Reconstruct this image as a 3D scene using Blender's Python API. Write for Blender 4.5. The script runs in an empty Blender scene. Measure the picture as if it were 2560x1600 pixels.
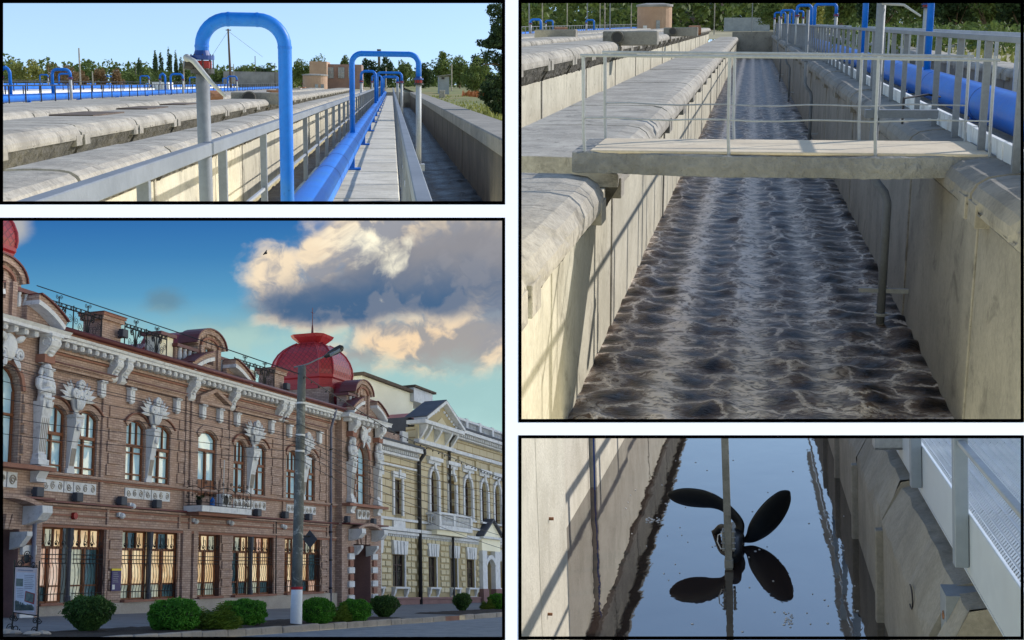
import bpy, math, random
import numpy as np
from mathutils import Matrix, Vector

random.seed(7)
np.random.seed(7)
S = bpy.context.scene
COL = S.collection

# ---------------------------------------------------------------- camera
F = 3200.0                      # focal length in pixels of a 2560 wide picture
EYE = Vector((0.0, 0.0, 40.0))
cam = bpy.data.cameras.new('camera')
cam.sensor_width = 36.0
cam.lens = 36.0 * F / 2560.0
cam.clip_start = 0.2
cam.clip_end = 8000000.0
cam_ob = bpy.data.objects.new('camera', cam)
COL.objects.link(cam_ob)
cam_ob.location = EYE
cam_ob.rotation_euler = (math.radians(90), 0, 0)
S.camera = cam_ob

# ---------------------------------------------------------------- sky and sun
SUN = Vector((0.74, 0.28, 0.51)).normalized()       # direction towards the sun
SUN_EL = math.asin(SUN.z)
SUN_AZ = math.atan2(SUN.x, SUN.y)
SKY_GAIN = 0.72
world = bpy.data.worlds.new('World')
S.world = world
world.use_nodes = True
wn = world.node_tree
wn.nodes.clear()
w_out = wn.nodes.new('ShaderNodeOutputWorld')
w_bg = wn.nodes.new('ShaderNodeBackground')
w_sky = wn.nodes.new('ShaderNodeTexSky')
w_sky.sky_type = 'NISHITA'
w_sky.sun_disc = False
w_sky.sun_elevation = SUN_EL
w_sky.sun_rotation = SUN_AZ
w_sky.air_density = 1.0
w_sky.dust_density = 0.35
w_sky.ozone_density = 1.3
w_tc = wn.nodes.new('ShaderNodeTexCoord')
w_sep = wn.nodes.new('ShaderNodeSeparateXYZ')
w_max = wn.nodes.new('ShaderNodeMath'); w_max.operation = 'MAXIMUM'; w_max.inputs[1].default_value = 0.02
w_cmb = wn.nodes.new('ShaderNodeCombineXYZ')
wn.links.new(w_tc.outputs['Generated'], w_sep.inputs[0])
wn.links.new(w_sep.outputs[0], w_cmb.inputs[0])
wn.links.new(w_sep.outputs[1], w_cmb.inputs[1])
wn.links.new(w_sep.outputs[2], w_max.inputs[0])
wn.links.new(w_max.outputs[0], w_cmb.inputs[2])
wn.links.new(w_cmb.outputs[0], w_sky.inputs[0])
wn.links.new(w_sky.outputs[0], w_bg.inputs[0])
w_bg.inputs[1].default_value = 0.15
wn.links.new(w_bg.outputs[0], w_out.inputs[0])

sun = bpy.data.lights.new('sun', 'SUN')
sun.energy = 3.2
sun.angle = math.radians(0.53)
sun.color = (1.0, 0.95, 0.88)
sun_ob = bpy.data.objects.new('sun', sun)
COL.objects.link(sun_ob)
sun_ob.rotation_euler = SUN.to_track_quat('Z', 'Y').to_euler()

vs = S.view_settings
vs.view_transform = 'Standard'
vs.look = 'None'
vs.exposure = 0.6
vs.gamma = 1.0
vs.use_curve_mapping = False
S.render.engine = 'CYCLES'
S.cycles.max_bounces = 6
S.cycles.diffuse_bounces = 3
S.cycles.glossy_bounces = 3
S.cycles.use_denoising = True


# ---------------------------------------------------------------- frames of the four places
class Place:
    """A place with its own ground: x to the right, y along the street or channel, z up;
    the eye stands at (0, 0, h).  vp: where its long lines run to in the picture."""
    def __init__(s, vp, vx, h, unit=1.0):
        ox, oy = vp[0] - 1280, vp[1] - 800
        D = Vector((ox, F, -oy)).normalized()
        vy = -(F * F + ox * vx) / oy
        U = Vector((vx, F, -vy)).normalized()
        if U.z < 0:
            U = -U
        R = D.cross(U)
        s.R, s.D, s.U, s.h, s.unit = R, D, U, h, unit
        rot = Matrix((R, D, U)).transposed().to_4x4()
        s.M = Matrix.Translation(EYE - U * h * unit) @ rot @ Matrix.Scale(unit, 4)

    def at(s, px, py, **k):
        d = Vector(((px - 1280) / F, 1.0, (800 - py) / F))
        r = (d.dot(s.R), d.dot(s.D), d.dot(s.U))
        e = (0.0, 0.0, s.h)
        (a, v), = k.items()
        i = 'xyz'.index(a)
        t = (v - e[i]) / r[i]
        return Vector((e[0] + t * r[0], e[1] + t * r[1], e[2] + t * r[2]))


P1 = Place((979, 207), -250, 1.7, 1440.0)      # basins with blue pipe, top left
P2 = Place((1883, 54), 100, 1.6, 4.0)       # channel with foot bridge, top right
P3 = Place((2240, 1418), -400, 1.0, 48.0)    # street with brick building, bottom left
P5 = Place((2420, 1485), -400, 1.0, 48.0)    # yellow building farther down the same street
P4 = Place((1890, 515), 1500, 5.0, 480.0)      # mixer in the channel, bottom right


# ---------------------------------------------------------------- materials
def srgb(r, g, b):
    def f(c):
        c /= 255.0
        return c / 12.92 if c <= 0.04045 else ((c + 0.055) / 1.055) ** 2.4
    return (f(r), f(g), f(b), 1.0)


class N:
    """small helper round a node tree"""
    def __init__(s, tree):
        s.t = tree

    def new(s, typ, **kw):
        n = s.t.nodes.new(typ)
        for k, v in kw.items():
            setattr(n, k, v)
        return n

    def put(s, sock, v):
        if hasattr(v, 'is_output') or isinstance(v, bpy.types.NodeSocket):
            s.t.links.new(v, sock)
        elif v is not None:
            sock.default_value = v

    def math(s, op, a, b=None, c=None, clamp=False):
        n = s.new('ShaderNodeMath', operation=op, use_clamp=clamp)
        s.put(n.inputs[0], a)
        if b is not None:
            s.put(n.inputs[1], b)
        if c is not None:
            s.put(n.inputs[2], c)
        return n.outputs[0]

    def mix(s, fac, a, b, blend='MIX'):
        n = s.new('ShaderNodeMix', data_type='RGBA', blend_type=blend)
        s.put(n.inputs[0], fac)
        s.put(n.inputs[6], a)
        s.put(n.inputs[7], b)
        return n.outputs[2]

    def ramp(s, fac, stops, interp='LINEAR'):
        n = s.new('ShaderNodeValToRGB')
        cr = n.color_ramp
        cr.interpolation = interp
        while len(cr.elements) < len(stops):
            cr.elements.new(0.5)
        for e, (p, c) in zip(cr.elements, stops):
            e.position = p
            e.color = c if len(c) == 4 else (*c, 1)
        s.put(n.inputs[0], fac)
        return n.outputs[0]

    def sstep(s, x, a, b):
        n = s.new('ShaderNodeMapRange', interpolation_type='SMOOTHSTEP')
        s.put(n.inputs[0], x)
        s.put(n.inputs[1], a)
        s.put(n.inputs[2], b)
        return n.outputs[0]

    def noise(s, vec, scale, detail=4, rough=0.55, dist=0.0):
        n = s.new('ShaderNodeTexNoise')
        s.put(n.inputs['Vector'], vec)
        n.inputs['Scale'].default_value = scale
        n.inputs['Detail'].default_value = detail
        n.inputs['Roughness'].default_value = rough
        n.inputs['Distortion'].default_value = dist
        return n.outputs[0]

    def mapping(s, vec, scale=(1, 1, 1), loc=(0, 0, 0), rot=(0, 0, 0)):
        n = s.new('ShaderNodeMapping')
        s.put(n.inputs[0], vec)
        n.inputs[1].default_value = loc
        n.inputs[2].default_value = rot
        n.inputs[3].default_value = scale
        return n.outputs[0]


MATS = {}


def pbr(name):
    m = bpy.data.materials.new(name)
    m.use_nodes = True
    t = m.node_tree
    b = t.nodes['Principled BSDF']
    MATS[name] = m
    return m, N(t), b


def surface(name, c1, c2, scale=1.0, rough=0.8, bump=0.3, fine=14.0, metallic=0.0, stain=None, stain_amt=0.5,
            streak=0.0, spec=0.4, bump_dist=0.02, coord='Object', stain_scale=None, pits=0.0):
    """two colours mixed by cloudy noise, fine grain, optional dirt patches and vertical streaks, fine relief"""
    m, n, b = pbr(name)
    tc = n.new('ShaderNodeTexCoord').outputs[coord]
    geo = n.new('ShaderNodeObjectInfo').outputs['Random']
    off = n.new('ShaderNodeVectorMath', operation='ADD')
    n.put(off.inputs[0], tc)
    cmb = n.new('ShaderNodeCombineXYZ')
    r17 = n.math('MULTIPLY', geo, 37.0)
    for i in range(3):
        n.put(cmb.inputs[i], r17)
    n.put(off.inputs[1], cmb.outputs[0])
    v = off.outputs[0]
    big = n.noise(v, 0.9 * scale, 5, 0.6)
    fin = n.noise(v, fine * scale, 4, 0.65)
    f = n.math('ADD', n.math('MULTIPLY', big, 0.7), n.math('MULTIPLY', fin, 0.45))
    f = n.math('SUBTRACT', f, 0.075)
    f = n.sstep(f, 0.32, 0.68)
    col = n.mix(f, c1, c2)
    if stain is not None:
        st = n.noise(v, (stain_scale or 1.7) * scale, 6, 0.7, 0.6)
        st = n.sstep(st, 0.52, 0.70)
        col = n.mix(n.math('MULTIPLY', st, stain_amt), col, stain)
    if pits > 0:
        pv = n.sstep(n.noise(v, 34.0 * scale, 3, .6), .63, .72)
        pv = n.math('MULTIPLY', pv, n.sstep(n.noise(v, 2.3 * scale, 3, .6), .42, .62))
        col = n.mix(n.math('MULTIPLY', pv, pits), col, (c1[0] * .3, c1[1] * .29, c1[2] * .28, 1))
    if streak > 0:
        sv = n.mapping(v, (6 * scale, 6 * scale, 0.35 * scale))
        sk = n.sstep(n.noise(sv, 1.0, 4, 0.6), 0.5, 0.75)
        col = n.mix(n.math('MULTIPLY', sk, streak), col, (c1[0] * .35, c1[1] * .35, c1[2] * .36, 1))
    n.put(b.inputs['Base Color'], col)
    n.put(b.inputs['Roughness'], n.math('ADD', n.math('MULTIPLY', fin, 0.25), rough - 0.12))
    b.inputs['Metallic'].default_value = metallic
    b.inputs['Specular IOR Level'].default_value = spec
    if bump > 0:
        bp = n.new('ShaderNodeBump')
        bp.inputs['Strength'].default_value = bump
        bp.inputs['Distance'].default_value = bump_dist
        n.put(bp.inputs['Height'], n.math('ADD', fin, n.math('MULTIPLY', big, 0.8)))
        n.put(b.inputs['Normal'], bp.outputs[0])
    return m


# ---------------------------------------------------------------- mesh builder
UNIT = 1.0                      # metres per unit of the place being built


def relief_in_unit(name):
    """the material with its fine relief sized for the unit of the place"""
    if UNIT == 1.0:
        return MATS[name]
    key = '%s_x%d' % (name, UNIT)
    if key not in MATS:
        m = MATS[name].copy()
        for nd in m.node_tree.nodes:
            if nd.type == 'BUMP':
                nd.inputs['Distance'].default_value *= UNIT
        MATS[key] = m
    return MATS[key]


class MB:
    def __init__(s):
        s.v = []
        s.f = []

    def add(s, verts, faces):
        o = len(s.v)
        s.v += [tuple(p) for p in verts]
        s.f += [tuple(o + i for i in f) for f in faces]
        return s

    def box(s, a, b):
        x0, y0, z0 = a
        x1, y1, z1 = b
        x0, x1 = min(x0, x1), max(x0, x1)
        y0, y1 = min(y0, y1), max(y0, y1)
        z0, z1 = min(z0, z1), max(z0, z1)
        return s.add([(x0, y0, z0), (x1, y0, z0), (x1, y1, z0), (x0, y1, z0),
                      (x0, y0, z1), (x1, y0, z1), (x1, y1, z1), (x0, y1, z1)],
                     [(3, 2, 1, 0), (4, 5, 6, 7), (0, 1, 5, 4), (1, 2, 6, 5), (2, 3, 7, 6), (3, 0, 4, 7)])

    def bbox(s, a, b, e):
        """box with bevelled edges (24 verts)"""
        x0, y0, z0 = (min(a[i], b[i]) for i in range(3))
        x1, y1, z1 = (max(a[i], b[i]) for i in range(3))
        o = len(s.v)
        idx = {}
        X = (x0, x1); Y = (y0, y1); Z = (z0, z1)
        sg = (1, -1)
        for i in (0, 1):
            for j in (0, 1):
                for k in (0, 1):
                    for ax in range(3):
                        p = [X[i] + sg[i] * e, Y[j] + sg[j] * e, Z[k] + sg[k] * e]
                        p[ax] = (X[i], Y[j], Z[k])[ax]
                        idx[i, j, k, ax] = len(s.v)
                        s.v.append(tuple(p))
        def face(l, flip):
            s.f.append(tuple(l[::-1] if flip else l))
        for q in (0, 1):
            face([idx[q, 0, 0, 0], idx[q, 1, 0, 0], idx[q, 1, 1, 0], idx[q, 0, 1, 0]], q == 0)
            face([idx[0, q, 0, 1], idx[0, q, 1, 1], idx[1, q, 1, 1], idx[1, q, 0, 1]], q == 0)
            face([idx[0, 0, q, 2], idx[1, 0, q, 2], idx[1, 1, q, 2], idx[0, 1, q, 2]], q == 0)
        for j in (0, 1):
            for k in (0, 1):
                face([idx[0, j, k, 1], idx[1, j, k, 1], idx[1, j, k, 2], idx[0, j, k, 2]], (j + k) % 2 == 0 and False)
                face([idx[j, 0, k, 0], idx[j, 1, k, 0], idx[j, 1, k, 2], idx[j, 0, k, 2]], False)
                face([idx[j, k, 0, 0], idx[j, k, 1, 0], idx[j, k, 1, 1], idx[j, k, 0, 1]], False)
        for i in (0, 1):
            for j in (0, 1):
                for k in (0, 1):
                    face([idx[i, j, k, 0], idx[i, j, k, 1], idx[i, j, k, 2]], False)
        return s

    def prism(s, pts, axis, a, b):
        """polygon pts (2d) extruded along axis from a to b.  axis x: pts=(y,z); y: pts=(x,z); z: pts=(x,y)"""
        n = len(pts)
        def mk(p, t):
            return {'x': (t, p[0], p[1]), 'y': (p[0], t, p[1]), 'z': (p[0], p[1], t)}[axis]
        vs = [mk(p, a) for p in pts] + [mk(p, b) for p in pts]
        fs = [tuple(range(n - 1, -1, -1)), tuple(range(n, 2 * n))]
        fs += [(i, (i + 1) % n, n + (i + 1) % n, n + i) for i in range(n)]
        return s.add(vs, fs)

    def tube(s, path, r, seg=8, closed=False, cap=True):
        """round bar along a path; r a number or a list"""
        P = [Vector(p) for p in path]
        n = len(P)
        rs = r if hasattr(r, '__len__') else [r] * n
        T = []
        for i in range(n):
            a = P[(i - 1) % n] if (i > 0 or closed) else P[i]
            b = P[(i + 1) % n] if (i < n - 1 or closed) else P[i]
            t = (b - a)
            T.append(t.normalized() if t.length > 1e-9 else Vector((0, 0, 1)))
        ref = Vector((0, 0, 1)) if abs(T[0].z) < 0.9 else Vector((1, 0, 0))
        u = T[0].cross(ref).normalized()
        o = len(s.v)
        for i in range(n):
            u = (u - T[i] * u.dot(T[i]))
            u = u.normalized() if u.length > 1e-6 else T[i].orthogonal().normalized()
            w = T[i].cross(u)
            for k in range(seg):
                an = 2 * math.pi * k / seg
                q = P[i] + (u * math.cos(an) + w * math.sin(an)) * rs[i]
                s.v.append(tuple(q))
        m = n if closed else n - 1
        for i in range(m):
            a = o + i * seg
            b = o + ((i + 1) % n) * seg
            for k in range(seg):
                k2 = (k + 1) % seg
                s.f.append((a + k, a + k2, b + k2, b + k))
        if cap and not closed:
            s.f.append(tuple(o + k for k in range(seg - 1, -1, -1)))
            s.f.append(tuple(o + (n - 1) * seg + k for k in range(seg)))
        return s

    def beam(s, a, b, w, h, up=(0, 0, 1)):
        """rectangular bar from a to b, w across, h along up"""
        a, b = Vector(a), Vector(b)
        t = (b - a).normalized()
        up = Vector(up)
        x = t.cross(up)
        x = x.normalized() if x.length > 1e-6 else t.orthogonal().normalized()
        z = x.cross(t)
        vs = []
        for p in (a, b):
            for sx, sz in ((-1, -1), (1, -1), (1, 1), (-1, 1)):
                vs.append(p + x * (sx * w / 2) + z * (sz * h / 2))
        return s.add(vs, [(0, 1, 2, 3), (7, 6, 5, 4), (0, 4, 5, 1), (1, 5, 6, 2), (2, 6, 7, 3), (3, 7, 4, 0)])

    def lathe(s, prof, seg=12, c=(0, 0, 0), sx=1.0, sy=1.0, cap=True):
        """profile [(r, z)] turned round a vertical axis at c"""
        o = len(s.v)
        for r, z in prof:
            for k in range(seg):
                an = 2 * math.pi * k / seg
                s.v.append((c[0] + r * sx * math.cos(an), c[1] + r * sy * math.sin(an), c[2] + z))
        for i in range(len(prof) - 1):
            for k in range(seg):
                k2 = (k + 1) % seg
                s.f.append((o + i * seg + k, o + i * seg + k2, o + (i + 1) * seg + k2, o + (i + 1) * seg + k))
        if cap:
            s.f.append(tuple(o + k for k in range(seg - 1, -1, -1)))
            s.f.append(tuple(o + (len(prof) - 1) * seg + k for k in range(seg)))
        return s

    def ball(s, c, r, seg=10, rings=6, rnd=0.0):
        rx, ry, rz = r if hasattr(r, '__len__') else (r, r, r)
        prof = []
        o = len(s.v)
        for i in range(rings + 1):
            ph = math.pi * i / rings
            for k in range(seg):
                an = 2 * math.pi * k / seg
                q = 1 + (random.uniform(-rnd, rnd) if rnd else 0)
                s.v.append((c[0] + rx * q * math.sin(ph) * math.cos(an), c[1] + ry * q * math.sin(ph) * math.sin(an),
                            c[2] - rz * q * math.cos(ph)))
        for i in range(rings):
            for k in range(seg):
                k2 = (k + 1) % seg
                s.f.append((o + i * seg + k, o + i * seg + k2, o + (i + 1) * seg + k2, o + (i + 1) * seg + k))
        return s

    def grid(s, fn, nu, nv):
        o = len(s.v)
        for j in range(nv + 1):
            for i in range(nu + 1):
                s.v.append(tuple(fn(i / nu, j / nv)))
        for j in range(nv):
            for i in range(nu):
                a = o + j * (nu + 1) + i
                s.f.append((a, a + 1, a + nu + 2, a + nu + 1))
        return s

    def mesh(s, name, mat, smooth=False):
        me = bpy.data.meshes.new(name)
        me.from_pydata(s.v, [], s.f)
        me.materials.append(relief_in_unit(mat) if isinstance(mat, str) else mat)
        if smooth:
            me.polygons.foreach_set('use_smooth', [True] * len(me.polygons))
        me.update()
        return me

    def shift(s, d):
        s.v = [(p[0] + d[0], p[1] + d[1], p[2] + d[2]) for p in s.v]
        return s


def tag(o, label=None, cat=None, group=None, kind=None):
    if label:
        o['label'] = label
    if cat:
        o['category'] = cat
    if group:
        o['group'] = group
    if kind:
        o['kind'] = kind
    return o


def obj(name, me):
    o = bpy.data.objects.new(name, me)
    COL.objects.link(o)
    return o


def thing(pl, name, label, cat, base=(0, 0, 0), group=None, rz=0.0, kind=None, sc=1.0):
    """an Empty at the thing's base in place pl"""
    o = obj(name, None)
    o.empty_display_size = 0.2
    o.matrix_world = pl.M @ Matrix.Translation(base) @ Matrix.Rotation(rz, 4, 'Z') @ Matrix.Scale(sc, 4)
    o['_b'] = tuple(base)
    return tag(o, label, cat, group, kind)


def part(parent, name, mb, mat, smooth=False, absolute=True, label=None, kind=None, data=None, loc=None):
    """a mesh child.  absolute: mesh given in place coordinates, moved to the thing's base"""
    if data is None:
        if absolute:
            b = parent.get('_b', (0, 0, 0))
            mb.shift((-b[0], -b[1], -b[2]))
        data = mb.mesh(name, mat, smooth)
    o = obj(name, data)
    o.parent = parent
    if loc is not None:
        o.location = loc
    if absolute and '_b' in parent:
        o['_b'] = parent['_b']
    return tag(o, label, None, None, kind)


def solo(pl, name, mb, mat, label, cat, base=(0, 0, 0), group=None, smooth=False, kind=None):
    """a thing that is one mesh (place coordinates)"""
    mb.shift((-base[0], -base[1], -base[2]))
    o = obj(name, mb.mesh(name, mat, smooth))
    o.matrix_world = pl.M @ Matrix.Translation(base)
    return tag(o, label, cat, group, kind)


def setting(pl, name, mb, mat, smooth=False, kind='structure'):
    o = obj(name, mb.mesh(name, mat, smooth))
    o.matrix_world = pl.M.copy()
    o['_b'] = (0, 0, 0)
    return tag(o, kind=kind)


def copy_tree(o, parent=None):
    c = o.copy()
    COL.objects.link(c)
    if parent is not None:
        c.parent = parent
        c.matrix_parent_inverse = o.matrix_parent_inverse.copy()
    for ch in list(o.children):
        copy_tree(ch, c)
    return c


def place_copy(o, pl, base, label, rz=0.0, sc=1.0):
    c = copy_tree(o)
    c.matrix_world = pl.M @ Matrix.Translation(base) @ Matrix.Rotation(rz, 4, 'Z') @ Matrix.Scale(sc, 4)
    c['label'] = label
    return c


def arc(c, r, a0, a1, n, plane='xz', y=0.0):
    out = []
    for i in range(n + 1):
        a = a0 + (a1 - a0) * i / n
        p, q = c[0] + r * math.cos(a), c[1] + r * math.sin(a)
        out.append({'xz': (p, y, q), 'yz': (y, p, q), 'xy': (p, q, y)}[plane])
    return out


# each place stops behind the wall pier beside its own opening
DONE = set()


def clip_place(row0, row1, px0, px1):
    import bmesh
    bpy.context.view_layer.update()
    planes = []
    def ray(px, py):
        return Vector(((px - 1280) / F, 1.0, (800 - py) / F))
    if row1:
        planes.append(ray(0, row1).cross(ray(2560, row1)).normalized())      # keep above
    if row0:
        planes.append(-ray(0, row0).cross(ray(2560, row0)).normalized())     # keep below
    if px1:
        planes.append(-ray(px1, 0).cross(ray(px1, 1600)).normalized() * -1)
    if px0:
        planes.append(ray(px0, 0).cross(ray(px0, 1600)).normalized() * -1)
    tests = {0: ray(1280, 0), 1: ray(1280, 1600)}
    fixed = []
    mid = ray(((px0 or 0) + (px1 or 2560)) / 2, ((row0 or 0) + (row1 or 1600)) / 2)
    for n in planes:
        fixed.append(n if n.dot(mid) > 0 else -n)
    objs = [o for o in bpy.data.objects if o.name not in DONE]
    for o in objs:
        if o.type == 'MESH':
            W = o.matrix_world
            me = o.data
            co = np.empty(len(me.vertices) * 3)
            me.vertices.foreach_get('co', co)
            co = co.reshape(-1, 3) @ np.array(W.to_3x3()).T + np.array(W.translation) - np.array(EYE)
            cut, gone = [], False
            for n in fixed:
                d = co @ np.array(n)
                if d.max() <= 0:
                    gone = True
                elif d.min() < 0:
                    cut.append(n)
            if gone and not o.children:
                bpy.data.objects.remove(o)
                continue
            if cut and not o.get('keep_whole'):
                bm = bmesh.new()
                bm.from_mesh(me)
                inv = W.inverted()
                nm = W.to_3x3().transposed()
                for n in cut:
                    bmesh.ops.bisect_plane(bm, geom=bm.verts[:] + bm.edges[:] + bm.faces[:], dist=1e-5, plane_co=inv @ EYE,
                                           plane_no=(nm @ n).normalized(), clear_inner=True, clear_outer=False)
                me2 = me.copy() if me.users > 1 else me
                bm.to_mesh(me2)
                bm.free()
                o.data = me2
    for o in [o for o in bpy.data.objects if o.name not in DONE]:
        if o.type == 'EMPTY' and not o.children:
            bpy.data.objects.remove(o)
        else:
            DONE.add(o.name)


# ---------------------------------------------------------------- common materials
surface('concrete', srgb(130, 125, 116), srgb(168, 162, 151), 1.3, 0.9, 0.6, 13, stain=srgb(88, 84, 78), stain_amt=0.75, streak=.1, pits=.9)
surface('concrete_shaded', srgb(74, 68, 61), srgb(100, 92, 82), 0.8, 0.95, 0.5, 18, stain=srgb(64, 59, 54), stain_amt=.6, streak=.4)  # darker concrete copy: the right channel wall's shade put into colour
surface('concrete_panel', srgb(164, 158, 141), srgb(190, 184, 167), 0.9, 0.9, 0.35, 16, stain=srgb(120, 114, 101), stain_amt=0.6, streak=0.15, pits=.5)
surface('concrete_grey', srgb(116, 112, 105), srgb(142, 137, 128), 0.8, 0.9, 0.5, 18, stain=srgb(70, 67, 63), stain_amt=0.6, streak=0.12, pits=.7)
surface('concrete_dark', srgb(70, 67, 62), srgb(104, 100, 92), 1.6, 0.95, 0.9, 12, stain=srgb(50, 48, 45), stain_amt=0.7, bump_dist=0.06)
surface('white_kerb', srgb(200, 201, 200), srgb(220, 221, 220), 1.0, 0.8, 0.2, 10, stain=srgb(130, 128, 124), stain_amt=0.5, streak=0.3)
surface('slab', srgb(172, 166, 152), srgb(202, 196, 181), 0.9, 0.9, 0.35, 14, stain=srgb(138, 132, 120), stain_amt=0.6, pits=.6)
surface('blue_paint', srgb(0, 90, 180), srgb(6, 106, 202), 0.8, 0.45, 0.08, 20, stain=srgb(48, 112, 170), stain_amt=0.5, spec=0.3, pits=.4)
surface('dark_blue_paint', srgb(0, 45, 110), srgb(4, 60, 135), 1.0, 0.45, 0.1, 20, spec=0.4)
surface('grey_steel', srgb(100, 105, 112), srgb(118, 123, 130), 1.0, 0.6, 0.1, 22, stain=srgb(90, 92, 96), stain_amt=0.4)
surface('pale_steel', srgb(140, 143, 146), srgb(162, 165, 168), 1.0, 0.5, 0.1, 22, stain=srgb(140, 142, 145), stain_amt=0.3, streak=0.15)
surface('black_steel', srgb(28, 28, 32), srgb(46, 46, 52), 1.0, 0.5, 0.1, 20)
surface('red_paint', srgb(120, 16, 24), srgb(150, 26, 32), 3.0, 0.5, 0.1, 20)
surface('rust', srgb(110, 74, 52), srgb(150, 108, 80), 2.0, 0.9, 0.4, 16, stain=srgb(70, 46, 34))
surface('bark', srgb(78, 66, 52), srgb(108, 92, 74), 4.0, 0.95, 0.6, 14)
surface('black_paint', (0, 0, 0, 1), (.0005, .0005, .0005, 1), 1.0, 0.95, 0.0, 14, spec=0.0)
surface('white_paint', (0.93, 0.92, 0.9, 1), (0.94, 0.93, 0.91, 1), 1.0, 0.8, 0.0, 14, spec=0.2)
surface('sun_blocker_white', srgb(235, 235, 238), srgb(245, 245, 245), 0.02, 1.0, 0.0)


def leafy(name, c1, c2, c3=None, rough=0.7, trans=0.25):
    m, n, b = pbr(name)
    tc = n.new('ShaderNodeTexCoord').outputs['Object']
    f = n.noise(tc, 2.2, 3, 0.6)
    g = n.noise(tc, 23.0, 2, 0.6)
    col = n.mix(n.sstep(n.math('ADD', n.math('MULTIPLY', f, .5), n.math('MULTIPLY', g, .5)), 0.35, 0.65), c1, c2)
    n.put(b.inputs['Base Color'], col)
    b.inputs['Roughness'].default_value = rough
    b.inputs['Specular IOR Level'].default_value = 0.25
    if trans:
        ad = n.new('ShaderNodeAddShader')
        mx = n.new('ShaderNodeMixShader')
        tr = n.new('ShaderNodeBsdfTranslucent')
        n.put(tr.inputs[0], col)
        n.put(mx.inputs[0], trans)
        n.put(mx.inputs[1], b.outputs[0])
        n.put(mx.inputs[2], tr.outputs[0])
        out = [x for x in n.t.nodes if x.type == 'OUTPUT_MATERIAL'][0]
        n.t.links.new(mx.outputs[0], out.inputs[0])
        n.t.nodes.remove(ad)
    return m


leafy('leaf_green', srgb(60, 76, 38), srgb(108, 124, 64))
leafy('leaf_dark', srgb(30, 46, 28), srgb(62, 82, 46))
leafy('leaf_yellow', srgb(104, 108, 48), srgb(146, 146, 78))
leafy('leaf_brown', srgb(104, 84, 56), srgb(138, 112, 80))
leafy('leaf_poplar', srgb(58, 76, 48), srgb(92, 108, 70))
leafy('leaf_box', srgb(46, 98, 26), srgb(90, 152, 48), trans=0.15)
leafy('leaf_box_dark', srgb(40, 68, 30), srgb(82, 116, 56), trans=0.15)


def leaves(mb, c, r, n, size, clumps=14, fill=0.35, seed=1, low=-1.0):
    """leaf-sized faces spread through clumps inside an ellipsoid"""
    rs = np.random.RandomState(seed)
    c = np.array(c, float)
    r = np.array(r, float)
    cen = []
    while len(cen) < clumps:
        d = rs.normal(size=3)
        d /= np.linalg.norm(d)
        q = d * (rs.uniform(0.35, 0.8))
        if q[2] < low:
            continue
        cen.append((q, rs.uniform(0.22, 0.42)))
    k = rs.randint(0, clumps, n)
    dirs = rs.normal(size=(n, 3))
    dirs /= np.linalg.norm(dirs, axis=1)[:, None]
    rad = rs.uniform(fill, 1.0, n) ** 0.5
    p = np.array([cen[i][0] for i in k]) + dirs * (rad * np.array([cen[i][1] for i in k]))[:, None]
    p = c + p * r
    a = rs.normal(size=(n, 3)); a /= np.linalg.norm(a, axis=1)[:, None]
    b = np.cross(a, rs.normal(size=(n, 3))); b /= np.linalg.norm(b, axis=1)[:, None]
    sz = size * rs.uniform(0.6, 1.3, n)[:, None]
    o = len(mb.v)
    q = np.stack([p - a * sz, p + b * sz * .55, p + a * sz, p - b * sz * .55], 1).reshape(-1, 3)
    mb.v += [tuple(x) for x in q.tolist()]
    mb.f += [(o + 4 * i, o + 4 * i + 1, o + 4 * i + 2, o + 4 * i + 3) for i in range(n)]
    return mb


def tree(pl, name, label, base, height, rx, trunk_h, mat, n=900, leaf=None, clumps=16, seed=1, group=None, ry=None, tr=None):
    base = Vector(base)
    t = thing(pl, name, label, 'tree', base, group)
    ry = ry or rx
    cz = trunk_h + (height - trunk_h) / 2
    rz = (height - trunk_h) / 2 * 1.02
    r0 = tr or max(height * 0.022, 0.05)
    mb = MB()
    mb.tube([(0, 0, -0.3), (0.02 * height, 0, trunk_h * 0.6), (0, 0, trunk_h * 1.1), (0.01 * height, 0, cz)],
            [r0 * 1.3, r0, r0 * .8, r0 * .4], 6)
    rs = random.Random(seed)
    for i in range(5):
        a = rs.uniform(0, 6.28)
        z0 = trunk_h * rs.uniform(.8, 1.3)
        mb.tube([(0, 0, z0), (math.cos(a) * rx * .35, math.sin(a) * ry * .35, z0 + rz * .5),
                 (math.cos(a) * rx * .6, math.sin(a) * ry * .6, z0 + rz * .9)], [r0 * .5, r0 * .3, r0 * .12], 5)
    part(t, 'trunk', mb, 'bark', absolute=False)
    mb = leaves(MB(), (0, 0, cz), (rx, ry, rz), n, leaf or height * 0.035, clumps, 0.3, seed)
    part(t, 'crown', mb, mat, absolute=False)
    return t


# ---------------------------------------------------------------- the white wall with its four openings
TILT = 0.36


def on_wall(px, py, lift=0.0):
    b = (800 - py) / F
    y = (8.8 - lift) * TILT / (TILT - b)
    return (EYE.x + (px - 1280) / F * y, EYE.y + y, EYE.z + b * y)


def wall_bar(mb, x0, y0, x1, y1, lift=0.0, deep=0.08):
    a = [on_wall(x0, y0, lift), on_wall(x1, y0, lift), on_wall(x1, y1, lift), on_wall(x0, y1, lift)]
    e = EYE
    b = [tuple(e[i] + (p[i] - e[i]) * (1 + deep / 8.8) for i in range(3)) for p in a]
    mb.add(a + b, [(3, 2, 1, 0), (4, 5, 6, 7), (0, 1, 5, 4), (1, 2, 6, 5), (2, 3, 7, 6), (3, 0, 4, 7)])


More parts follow.
